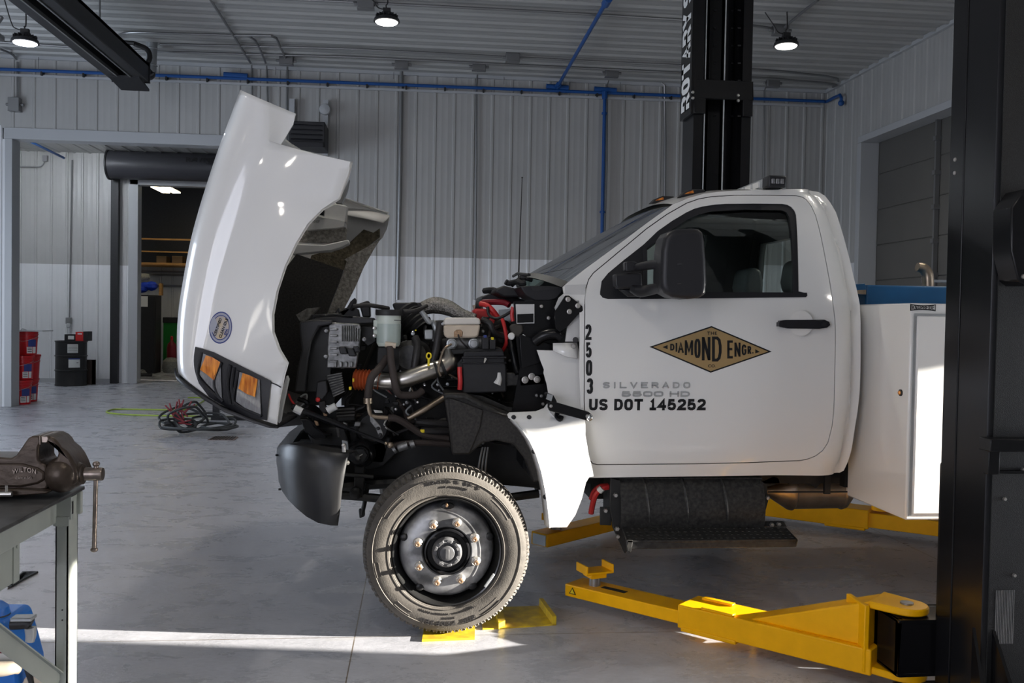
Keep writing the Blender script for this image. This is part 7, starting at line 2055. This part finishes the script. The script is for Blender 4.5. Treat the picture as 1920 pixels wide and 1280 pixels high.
mb = MB(); mb.tube(q, [0.034, 0.034, 0.034, 0.032, 0.026], 16); mb.build('exhaust_pipe', M['steelbr'], t2)
mb = MB(); mb.span(P(1744, 524, 5.6), P(1800, 531, 5.7)); mb.build('white_rail', M['trim'], t2)
# =================================================================== engine bay (parts of the truck)
def hose(name, pts, r, m, seg=8, parent=None, smooth=4):
    mb = MB(); mb.tube([P(*p) for p in pts], r, seg, smooth=smooth)
    return mb.build(name, m, parent or T)
def poly(name, pts, Y, depth, m, bevel=0.004, parent=None, bseg=2):
    mb = MB(); mb.prism([P(x, y, Y) for x, y in pts], (0, depth, 0))
    return mb.build(name, m, parent or T, bevel=bevel, bseg=bseg)
def blk(name, x0, y0, x1, y1, Y, depth, m, bevel=0.004, parent=None):
    return poly(name, [(x0, y0), (x1, y0), (x1, y1), (x0, y1)], Y, depth, m, bevel, parent)
def bolt(px, py, Y, r=0.010, m=None, parent=None, name='bolt'):
    q = P(px, py, Y); mb = MB(); mb.lathe([(0.001, -0.010), (r*0.75, -0.009), (r*0.8, -0.003), (r, 0.001)], q, (0, 1, 0), 10)
    return mb.build(name, m or M['bolt'], parent or T)

# masses behind
ENG = poly('engine_block', [(700, 640), (740, 605), (860, 600), (955, 600), (970, 700), (1000, 780), (960, 850), (640, 850), (630, 800), (660, 740)], 5.00, 0.75, M['grime'], 0.02)
poly('radiator', [(582, 590), (640, 586), (640, 640), (628, 760), (576, 760)], 4.85, 1.05, M['frame'], 0.006)
poly('inner_fender_far', [(640, 610), (700, 605), (960, 600), (960, 760), (640, 760)], 6.05, 0.03, M['frame'], 0)
poly('front_crossmember', [(570, 800), (700, 800), (735, 820), (720, 870), (600, 862)], 4.80, 0.9, M['frame'], 0.01)
# radiator side duct (black moulded panel)
poly('radiator_duct', [(561, 604), (585, 599), (622, 600), (622, 608), (598, 612), (584, 640), (577, 680), (573, 735), (552, 735), (558, 690), (566, 655), (562, 625)], 4.62, 0.12, M['plastic'], 0.008)
poly('radiator_duct_inner', [(598, 612), (622, 610), (620, 735), (573, 735), (577, 680), (584, 640)], 4.68, 0.05, M['frame'], 0.004)
hose('support_rod', [(588, 597, 4.62), (592, 592, 4.62), (620, 591, 4.62), (660, 594, 4.7)], 0.006, M['black'])
poly('top_support', [(585, 597), (650, 592), (700, 596), (700, 606), (650, 608), (590, 604)], 4.70, 0.20, M['plastic'], 0.006)
hose('cooler_line', [(655, 580, 4.9), (663, 566, 4.9), (661, 562, 4.9)], 0.016, M['plastic'])
poly('latch_post', [(672, 569), (690, 563), (694, 568), (695, 595), (680, 595), (676, 580)], 4.95, 0.05, M['plastic'], 0.008)
poly('latch_tower', [(626, 588), (635, 576), (637, 592), (645, 578), (660, 573), (672, 580), (676, 598), (628, 600)], 4.92, 0.06, M['plastic'], 0.006)
hose('vent_hose', [(662, 574, 4.8), (690, 572, 4.8), (712, 575, 4.8), (728, 578, 4.85)], 0.011, M['hose'])

# finned aluminium control module
mod = poly('control_module', [(616, 607), (618, 604), (672, 607), (677, 614), (674, 650), (668, 690), (612, 690), (614, 640)], 4.66, 0.06, M['alu'], 0.006)
for k in range(8):
    x = 640 + k*4.2
    blk('cooling_fin', x, 610, x + 1.8, 640, 4.635, 0.03, M['alu'], 0.002, mod)
for k in range(6):
    y = 615 + k*12
    blk('cooling_fin', 618, y, 632, y + 4, 4.64, 0.025, M['alu'], 0.002, mod)
for k in range(4):
    x = 626 + k*10; blk('lower_fin', x, 678, x + 5, 688, 4.64, 0.025, M['alu'], 0.002, mod)
for x_, y_ in ((612, 620), (611, 668), (672, 613), (683, 636)): bolt(x_, y_, 4.65, 0.012, M['alu'], mod, 'module_bolt')
for (x0, y0, x1, y1) in ((634, 650, 652, 664), (650, 653, 668, 668), (661, 649, 676, 660)):
    poly('harness_plug', [(x0, y0), (x1 - 5, y0), (x1, y1), (x0 + 4, y1)], 4.60, 0.06, M['plastic'], 0.006)
poly('module_mount', [(676, 610), (700, 612), (706, 640), (690, 650), (678, 640)], 4.72, 0.10, M['frame'], 0.006)
# lower finned module
m2 = poly('glow_module', [(610, 704), (640, 699), (646, 733), (624, 744)], 4.64, 0.05, M['dust'], 0.004)
for k in range(9):
    t_ = k/8
    hose('cooling_fin', [(611 + 12*t_ + 2, 704 + 39*t_, 4.635), (641 + 5*t_, 699 + 34*t_, 4.635)], 0.003, M['alu'], 5, m2, 1)
poly('relay_box', [(594, 716), (612, 713), (615, 735), (604, 750), (591, 748)], 4.60, 0.07, M['plastic'], 0.006)
q = P(596, 749, 4.595); mb = MB(); mb.sphere(q, 0.012, 10); mb.build('red_cap', M['red'], T)
hose('canister', [(614, 770, 4.6), (622, 765, 4.6), (630, 761, 4.6)], 0.018, M['paper'], 12, None, 1)
hose('canister_elbow', [(604, 752, 4.62), (606, 764, 4.62), (614, 770, 4.61)], 0.018, M['hose'])
# white reservoir with black lid
res = MB(); a = P(728.5, 590, 4.62)
rw_ = P(751, 620, 4.62).x - a.x; zt_, zb_2 = P(728, 589, 4.62).z, P(728, 645, 4.62).z
res.lathe([(0.001, zb_2 - a.z - 0.012), (rw_*0.85, zb_2 - a.z - 0.012), (rw_*0.97, zb_2 - a.z), (rw_, zt_ - a.z - 0.02), (rw_*1.01, zt_ - a.z)], (a.x, a.y + rw_, a.z), seg=36)
RES = res.build('coolant_reservoir', M['milky'], T)
mb = MB(); mb.lathe([(rw_*1.003, zb_2 - a.z + 0.005), (rw_*1.018, zb_2 - a.z + 0.10)], (a.x, a.y + rw_, a.z), seg=36, caps=False); mb.build('fluid_level', M['fluid'], RES)
mb = MB(); z_ = P(728, 580, 4.62).z; mb.lathe([(rw_*1.10, zt_ - a.z - 0.006), (rw_*1.12, zt_ - a.z), (rw_*1.12, z_ - a.z - 0.004), (rw_*1.08, z_ - a.z), (0.001, z_ - a.z)], (a.x, a.y + rw_, a.z), seg=36); mb.build('reservoir_lid', M['plastic'], RES)
mb = MB(); mb.span(P(739, 599.5, 4.62) - V(0, 0.002, 0), P(752, 601, 4.62) + V(0, 0.004, 0)); mb.build('level_mark', M['ink'], RES)
hose('drain_fitting', [(722, 645, 4.60), (730, 646, 4.60), (742, 648, 4.60)], 0.014, M['offwhite'])
poly('reservoir_bracket', [(700, 600), (708, 600), (708, 632), (700, 634)], 4.66, 0.03, M['milky'], 0.004)
for y_ in (615, 629): bolt(702, y_, 4.655, 0.010)
poly('reservoir_stand', [(708, 650), (752, 648), (750, 690), (740, 702), (716, 698), (706, 680)], 4.70, 0.10, M['frame'], 0.006)
poly('stand_edge', [(757, 652), (762, 650), (756, 697), (748, 702)], 4.72, 0.01, M['galv'], 0.002)
# coolant hoses
hose('coolant_hose', [(731, 650, 4.60), (733, 675, 4.58), (738, 705, 4.56), (743, 730, 4.56), (752, 740, 4.58), (780, 740, 4.60), (792, 732, 4.62)], 0.018, M['hosebr'], 12)
hose('coolant_hose', [(726, 670, 4.62), (712, 690, 4.58), (698, 705, 4.55), (692, 725, 4.55), (690, 748, 4.56)], 0.019, M['hosebr'], 12)
hose('hose_clamp', [(690, 746, 4.555), (690, 756, 4.555)], 0.023, M['steelbr'], 14, None, 1)
hose('steel_tube', [(691, 756, 4.56), (694, 775, 4.56), (702, 781, 4.56), (728, 783, 4.56)], 0.011, M['steelbr'], 10)
poly('tube_bracket', [(693, 780), (699, 782), (713, 798), (719, 815), (711, 820), (704, 803), (694, 790)], 4.55, 0.012, M['alu'], 0.003)
for x_, y_ in ((709, 803), (713, 815)): bolt(x_, y_, 4.545, 0.009, M['frame'])
hose('return_hose', [(728, 783, 4.56), (745, 785, 4.57), (770, 800, 4.6), (795, 815, 4.62), (840, 822, 4.66)], 0.017, M['hosebr'], 10)
# intercooler pipe
hose('charge_air_pipe', [(704, 712, 4.66), (730, 715, 4.64), (762, 710, 4.62), (800, 697, 4.62), (832, 687, 4.64), (844, 676, 4.66), (846, 662, 4.68)], [0.042, 0.042, 0.041, 0.041, 0.042, 0.045, 0.046], 18, M['steel'] if False else 18) if False else None
mb = MB(); mb.tube([P(702, 712, 4.66), P(730, 715, 4.64), P(762, 710, 4.62), P(800, 697, 4.62), P(832, 688, 4.64), P(845, 676, 4.66), P(847, 658, 4.70)], [0.042, 0.042, 0.041, 0.041, 0.043, 0.047, 0.046], 20); CAP = mb.build('charge_air_pipe', M['steel'], T)
for a_, b_ in (((816, 693), (821, 691.5)), ((829, 690), (834, 688))):
    mb = MB(); mb.tube([P(*a_, 4.63), P(*b_, 4.63)], 0.047, 20, smooth=1); mb.build('pipe_clamp', M['frame'], CAP)
mb = MB(); prof_o = []
a, b = P(664, 711, 4.68), P(706, 713, 4.66)
L_ = (b - a).length
mb.lathe([(0.040, 0)] + [(0.048 + 0.006*math.cos(k*math.pi), L_*(0.08 + k*0.072)) for k in range(12)] + [(0.041, L_)], a, b - a, 24); mb.build('orange_coupling', M['orange'], CAP)
mb = MB(); mb.tube([P(709, 713, 4.655), P(712, 713.5, 4.655)], 0.0445, 20, smooth=1); mb.build('orange_seal', M['orange'], CAP)
hose('black_elbow', [(847, 660, 4.70), (846, 652, 4.74), (838, 650, 4.85), (826, 655, 4.95)], 0.047, M['hose'], 16)
# corrugated intake
mb = MB(); a, b = P(757, 585, 4.95), P(790, 622, 4.90); L_ = (b-a).length
mb.lathe([(0.075 + 0.010*(k % 2), L_*k/11) for k in range(12)], a, b - a, 24); mb.build('intake_bellows', M['plastic'], T)
poly('air_box', [(735, 570), (742, 567), (808, 567), (810, 572), (800, 580), (740, 582)], 5.2, 0.5, M['plastic'], 0.01)
hose('vent_tube', [(757, 584, 4.7), (775, 583, 4.7), (790, 578, 4.72), (800, 573, 4.75)], 0.010, M['hose'])
hose('metal_tube', [(790, 583, 4.75), (797, 593, 4.75), (804, 603, 4.75), (812, 605, 4.76), (817, 620, 4.76), (815, 640, 4.76)], 0.013, M['galv'], 10)
hose('foil_wrapped_duct', [(792, 578, 4.95), (815, 572, 4.95), (840, 577, 4.92), (865, 589, 4.9), (892, 596, 4.88)], [0.035, 0.045, 0.042, 0.032, 0.022], M['foil'], 16)
for x_, y_ in ((802, 660), (804, 668)): pass
mb = MB(); q = P(804, 667, 4.56); mb.tube([q + V(0.011*math.cos(k*math.pi/6), 0, 0.014*math.sin(k*math.pi/6)) for k in range(12)], 0.004, 8, smooth=1, closed=True); mb.tube([q + V(0, 0, -0.014), q + V(0, 0, -0.05)], 0.006, 8, smooth=1); mb.build('dipstick_handle', M['ylw'], T)
for (x0, y0, x1, y1) in ((661, 709, 664, 716), (654, 725, 659, 731), (788, 805, 796, 811), (778, 618, 781, 620)): blk('yellow_tape', x0, y0, x1, y1, 4.60, 0.02, M['ylw'], 0.002)
# alternator / water pump area
mb = MB(); q = P(780, 668, 4.80); mb.lathe([(0.03, -0.04), (0.075, -0.03), (0.085, 0.0), (0.085, 0.10), (0.06, 0.12)], q, (-0.3, -1, 0), 28); mb.build('alternator', M['dust'], T)
hose('heater_hose', [(778, 632, 4.70), (783, 645, 4.68), (781, 665, 4.66), (777, 690, 4.66)], 0.020, M['hose'], 12)
hose('heater_hose', [(826, 605, 4.72), (822, 630, 4.7), (818, 655, 4.7), (812, 680, 4.7)], 0.020, M['hose'], 12)
blk('heat_sleeve', 796, 618, 812, 636, 4.70, 0.05, M['galv'], 0.006)
# brake fluid reservoir and master cylinder
yb = 4.62
br = poly('brake_fluid_reservoir', [(832, 609), (901, 608), (898, 628), (893, 633), (838, 634), (833, 628)], yb, 0.10, M['offwhite'], 0.010)
poly('reservoir_top', [(834, 597), (840, 595), (892, 595), (900, 597), (902, 608), (831, 609)], yb - 0.006, 0.112, mat('pale_reservoir_top', (0.72, 0.68, 0.62), 0.4), 0.010, br, 3)
poly('sensor_recess', [(851, 622), (856, 618), (864, 618), (868, 622), (867, 631), (851, 632)], yb - 0.004, 0.02, M['brass'], 0.003, br)
hose('sensor_wire', [(859, 627, yb - 0.02), (862, 636, yb - 0.03), (870, 645, yb - 0.02), (877, 652, yb)], 0.004, M['hose'])
mb = MB(); mb.cyl(P(838, 642, 4.68), P(905, 645, 4.70), 0.040, 20); mb.build('master_cylinder', M['alu'], T)
for x_ in (847, 888):
    q = P(x_, 644, 4.64); mb = MB(); mb.lathe([(0.001, -0.03), (0.018, -0.028), (0.020, -0.01), (0.026, -0.008), (0.026, 0.01)], q, (0, 1, 0), 16); mb.build('brake_line_fitting', M['galv'], T)
hose('brake_line', [(846, 645, 4.60), (834, 653, 4.58), (828, 665, 4.58), (822, 690, 4.58), (826, 705, 4.58)], 0.006, M['steelbr'])
# black fuse / battery box
fb_ = poly('fuse_box', [(868, 668), (946, 667), (950, 690), (950, 735), (868, 738), (866, 700)], 4.58, 0.28, M['plastic'], 0.008)
poly('fuse_box_lid', [(870, 659), (944, 657), (947, 668), (869, 670)], 4.572, 0.296, M['trimblack'], 0.006, fb_)
blk('lid_ledge', 866, 668, 950, 672, 4.565, 0.02, M['trimblack'], 0.003, fb_); blk('lid_ledge', 864, 679, 950, 682, 4.565, 0.02, M['trimblack'], 0.003, fb_)
poly('box_side_step', [(858, 680), (868, 670), (868, 690), (858, 690)], 4.60, 0.08, M['trimblack'], 0.004, fb_)
hose('box_clip', [(910, 671, 4.56), (908, 680, 4.555), (912, 672, 4.56)], 0.003, M['bolt'], 6, fb_)
poly('box_shelf', [(845, 655), (940, 652), (945, 660), (850, 664)], 4.60, 0.2, M['frame'], 0.004)
for (x0, y0, x1, y1) in ((904, 630, 917, 655), (918, 634, 930, 655)):
    c_ = blk('black_connector', x0, y0, x1, y1, 4.58, 0.06, M['plastic'], 0.005)
    blk('connector_lock', x0 + 3, y0 - 2, x1 - 4, y0 + 3, 4.575, 0.03, M['bluedk'] if x0 < 910 else M['ylw'], 0.002, c_)
hose('red_terminal_cable', [(862, 688, 4.57), (862, 700, 4.565), (863, 715, 4.565), (862, 730, 4.57)], 0.012, M['red'], 10)
# washer bottle, red hoses
wb_ = poly('washer_reservoir', [(886, 582), (893, 578), (915, 579), (930, 590), (928, 612), (900, 612), (888, 600)], 5.0, 0.18, M['washer'], 0.014, None, 3)
hose('filler_neck', [(894, 570, 5.05), (897, 579, 5.05), (899, 586, 5.05)], 0.026, M['offwhite'], 14, wb_)
hose('filler_cap', [(891, 573, 5.03), (901, 574, 5.03)], 0.022, M['plastic'], 12, wb_, 1)
hose('red_hose', [(900, 569, 4.9), (912, 572, 4.88), (922, 580, 4.86), (930, 590, 4.86), (936, 598, 4.86)], 0.014, M['red'], 12)
hose('red_cable', [(942, 598, 4.72), (946, 612, 4.70), (949, 628, 4.70), (950, 640, 4.70), (946, 652, 4.72), (940, 660, 4.74)], 0.010, M['red'], 10)
hose('red_cable', [(962, 575, 4.75), (960, 590, 4.75), (962, 602, 4.75)], 0.010, M['red'], 8)
hose('red_cable', [(905, 567, 5.0), (925, 566, 4.95), (945, 567, 4.92), (955, 572, 4.9)], 0.016, M['clamp'], 8)
hose('black_cable', [(914, 575, 4.85), (917, 590, 4.84), (930, 597, 4.82), (945, 592, 4.8), (965, 580, 4.76), (985, 574, 4.7), (1000, 567, 4.62)], 0.008, M['hose'])
hose('black_hose', [(903, 600, 4.7), (918, 606, 4.68), (925, 620, 4.68), (935, 628, 4.7), (950, 632, 4.72)], 0.016, M['hose'], 10)
poly('dark_mount_pad', [(956, 612), (962, 607), (980, 608), (982, 620), (975, 632), (962, 630)], 4.55, 0.05, mat('brown_rubber_pad', (0.05, 0.045, 0.038), 0.7), 0.008)
hose('white_fitting', [(964, 572, 4.70), (969, 580, 4.70), (968, 600, 4.70)], 0.010, M['paper'], 8)
bolt(959, 630, 4.54, 0.018, M['paper'])
hose('steering_shaft', [(958, 636, 4.66), (962, 660, 4.64), (968, 690, 4.62), (972, 702, 4.6)], 0.018, M['black'], 12)
poly('dusty_ecu', [(940, 699), (975, 700), (985, 706), (985, 722), (940, 724)], 4.60, 0.10, M['dust'], 0.005)
hose('white_connector', [(936, 698, 4.58), (936, 710, 4.58), (932, 720, 4.58)], [0.008, 0.014, 0.020], M['paper'], 10)
bm_ = poly('bracket_plate', [(975, 706), (1020, 700), (1022, 720), (975, 724)], 4.56, 0.03, M['dust'], 0.003)
for x_, y_ in ((984.5, 712), (997, 705.5), (1007, 711)):
    q = P(x_, y_, 4.55); mb = MB(); mb.lathe([(0.001, -0.014), (0.010, -0.013), (0.012, -0.004), (0.017, -0.003), (0.017, 0.004)], q, (0, 1, 0), 18); mb.build('washer_bolt', M['bolt'], bm_)
poly('side_beam', [(985, 658), (1015, 656), (1018, 700), (985, 704)], 4.60, 0.06, M['black'], 0.006)
hose('beam_roll', [(985, 681, 4.59), (1000, 680, 4.58), (1015, 678, 4.58)], 0.015, M['black'], 12)
poly('lower_side_plate', [(977, 727), (1022, 724), (1026, 762), (977, 768)], 4.57, 0.03, M['liner_arch'], 0.004)
for x_, y_ in ((1006, 741), (1018, 757), (1015, 742)): bolt(x_, y_, 4.56, 0.009, M['conduit'])
# wheel arch liner
al = poly('wheel_arch_liner', [(832, 738), (842, 737), (873, 737), (886, 744), (912, 757), (950, 771), (985, 805), (1005, 850), (1015, 900), (1000, 905), (985, 862), (962, 832), (930, 826), (905, 830), (880, 852), (848, 853), (842, 800)], 4.50, 0.45, M['liner_arch'], 0.008)
mb = MB(); rim_ = [P(x, y, 4.485) for x, y in ((832, 740), (842, 738), (872, 739), (884, 746), (912, 760), (950, 774))]
mb.grid([rim_, [p + V(0, 0, -0.022) for p in rim_]]); mb.build('liner_rim', M['dust'], al, solid=0.012)
poly('liner_shelf', [(873, 737), (905, 742), (950, 762), (1018, 771), (950, 772), (912, 758), (886, 745)], 4.6, 0.3, M['dust'], 0.002, al)
poly('liner_front_panel', [(842, 745), (905, 768), (900, 800), (880, 850), (849, 850)], 4.485, 0.02, M['liner_arch'], 0.004, al)
poly('inner_wheelhouse', [(880, 830), (1010, 830), (1030, 905), (1010, 915), (900, 905)], 5.0, 0.03, M['frame'], 0)
for k in range(3): hose('brake_hose', [(905 + k*5, 838, 4.75), (900 + k*6, 860, 4.75), (895 + k*7, 890, 4.75)], 0.005, M['galv'], 6)
# steering damper / drag link / lower rods
hose('tie_rod', [(765, 785, 4.64), (800, 765, 4.64), (832, 745, 4.66)], [0.014, 0.017, 0.018], M['steelbr'], 12)
hose('lower_hose', [(735, 838, 4.58), (752, 833, 4.58), (770, 830, 4.58), (800, 830, 4.6), (842, 833, 4.64)], 0.015, M['hosebr'], 10)
for a_, b_ in (((737, 844), (742, 841)), ((746, 840), (764, 834)), ((769, 834), (777, 831))):
    mb = MB(); mb.tube([P(*a_, 4.57), P(*b_, 4.57)], 0.020, 12, smooth=1); mb.build('hose_fitting', M['alu'], T)
hose('black_loom', [(790, 808, 4.62), (815, 808, 4.63), (842, 808, 4.66)], 0.018, M['hose'], 10)
hose('black_loom', [(780, 790, 4.68), (810, 793, 4.68), (842, 795, 4.70)], 0.02, M['hose'], 10)
# spring eye, shackle and frame horn at the front
poly('spring_hanger', [(640, 800), (690, 792), (720, 812), (745, 850), (720, 875), (690, 880), (665, 870), (650, 845)], 4.80, 0.08, M['frame'], 0.01)
q = P(677, 850, 4.68); mb = MB(); mb.lathe([(0.07, 0.06), (0.072, 0.02), (0.06, -0.01), (0.045, -0.02), (0.04, -0.045), (0.001, -0.048)], q, (0, 1, 0), 28); SE = mb.build('spring_eye', M['black'], T)
mb = MB(); mb.lathe([(0.036, -0.05), (0.034, -0.062), (0.012, -0.066), (0.001, -0.066)], q, (0, 1, 0), 6); mb.build('eye_bolt', M['frame'], SE)
mb = MB(); mb.tube([q + V(-0.010, -0.069, -0.006), q + V(0.0, -0.069, 0.0), q + V(0.012, -0.069, 0.008)], 0.003, 6); mb.build('cotter_pin', M['bolt'], SE)
poly('shackle', [(664, 868), (684, 868), (682, 930), (664, 930)], 4.70, 0.05, M['frame'], 0.006)
mb = MB(); q = P(667, 924, 4.68); mb.lathe([(0.03, 0.02), (0.03, -0.02), (0.02, -0.028), (0.001, -0.03)], q, (0, 1, 0), 18); mb.build('shackle_pin', M['frame'], T)
hose('leaf_spring', [(640, 928, 4.72), (670, 930, 4.72), (720, 935, 4.72), (780, 940, 4.74), (900, 938, 4.76), (1010, 925, 4.78)], 0.022, M['frame'], 8)
hose('leaf_spring', [(640, 912, 4.86), (720, 905, 4.86), (850, 900, 4.86)], 0.03, M['frame'], 8)
hose('sway_bar', [(690, 905, 4.75), (684, 940, 4.75), (678, 965, 4.75)], 0.012, M['frame'], 10)
poly('stabiliser_link', [(672, 955), (684, 952), (684, 968), (674, 972)], 4.74, 0.03, M['frame'], 0.006)
hose('axle_beam', [(830, 960, 4.6), (830, 965, 5.2), (830, 960, 6.1)], 0.06, M['frame'], 14)
poly('bumper_bracket', [(598, 835), (640, 838), (640, 925), (620, 930), (600, 900)], 4.75, 0.06, M['frame'], 0.006)
hose('bumper_stay', [(640, 888, 4.7), (665, 890, 4.7), (700, 893, 4.7)], 0.01, M['frame'], 8)
# far end hinge pieces under the hood nose
poly('hood_hinge', [(562, 783), (580, 782), (590, 800), (610, 810), (612, 822), (590, 825), (572, 810)], 4.70, 0.05, M['black'], 0.006)
hose('hinge_spring', [(566, 785, 4.68), (580, 787, 4.66), (592, 800, 4.66), (606, 812, 4.68), (622, 814, 4.7)], 0.007, M['black'])
hose('cooling_module_tube', [(556, 755, 4.75), (566, 742, 4.74), (575, 740, 4.74), (573, 752, 4.72), (562, 765, 4.72)], 0.005, M['galv'])
hose('tow_hook', [(560, 748, 4.66), (572, 752, 4.64), (577, 758, 4.64), (568, 765, 4.65)], 0.012, M['black'])
hose('red_lead', [(541, 738, 4.70), (546, 750, 4.70), (552, 758, 4.70)], 0.005, M['red'])
for (x0, y0, x1, y1, mm) in ((604, 770, 612, 780, 'brass'), (589, 788, 596, 798, 'brass'), (629, 800, 636, 820, 'dust'), (641, 825, 652, 845, 'galv'), (700, 768, 716, 774, 'paper'), (643, 791, 650, 799, 'alu')):
    poly('small_bracket', [(x0, y0), (x1, y0 + 2), (x1 + 2, y1), (x0 + 3, y1)], 4.68, 0.02, M[mm], 0.003)
poly('pulley_stack', [(630, 766), (664, 764), (666, 788), (632, 790)], 4.72, 0.10, M['grime'], 0.006)
for k in range(3): hose('belt', [(631, 768 + k*6, 4.71), (665, 766 + k*6, 4.71)], 0.007, M['hose'], 8, None, 1)
mb = MB(); q = P(700, 800, 4.80); mb.lathe([(0.001, -0.05), (0.07, -0.05), (0.085, -0.03), (0.085, 0.06)], q, (0, 1, 0), 28); mb.build('damper_pulley', M['frame'], T)

# looms, clips and small fittings scattered through the bay
rg = random.Random(11)
for k in range(70):
    x, y = rg.uniform(625, 960), rg.uniform(600, 815)
    if x < 705 and y < 690: y = rg.uniform(690, 800)
    Y = rg.uniform(4.72, 4.95)
    pts = [(x, y, Y)]
    ang = rg.uniform(0, 6.28)
    for s_ in range(rg.choice([2, 3, 4])):
        ang += rg.uniform(-0.8, 0.8)
        x += math.cos(ang)*rg.uniform(10, 22); y += math.sin(ang)*rg.uniform(8, 18)*0.9
        y = min(840, max(596, y)); x = min(985, max(620, x))
        pts.append((x, y, Y + rg.uniform(-0.03, 0.03)))
    hose('wiring_loom', pts, rg.choice([0.004, 0.005, 0.007, 0.009, 0.012]), rg.choice([M['hose'], M['hose'], M['hosebr'], M['plastic'], M['grime']]), 6, None, 3)
for k in range(60):
    x, y = rg.uniform(640, 965), rg.uniform(606, 830)
    w, h = rg.uniform(4, 12), rg.uniform(4, 11)
    poly('harness_connector', [(x, y), (x + w, y + rg.uniform(-2, 2)), (x + w + rg.uniform(-3, 3), y + h), (x + rg.uniform(-3, 3), y + h)], rg.uniform(4.70, 4.90), 0.03, rg.choice([M['plastic'], M['plastic'], M['dust'], M['grime'], M['alu'], M['dust'], M['conduit']]), 0.004)
for k in range(75):
    x, y = rg.uniform(735, 965), rg.uniform(605, 800)
    bolt(x, y, rg.uniform(4.68, 4.82), rg.uniform(0.006, 0.011), rg.choice([M['bolt'], M['galv'], M['conduit'], M['chrome']]), None, 'engine_bolt')
for k in range(22):
    x, y = rg.uniform(700, 850), rg.uniform(620, 790)
    hose('hard_line', [(x, y, 4.74), (x + rg.uniform(-10, 10), y + 14, 4.73), (x + rg.uniform(5, 25), y + 30, 4.75)], rg.uniform(0.004, 0.007), rg.choice([M['galv'], M['steelbr'], M['chrome']]), 8)
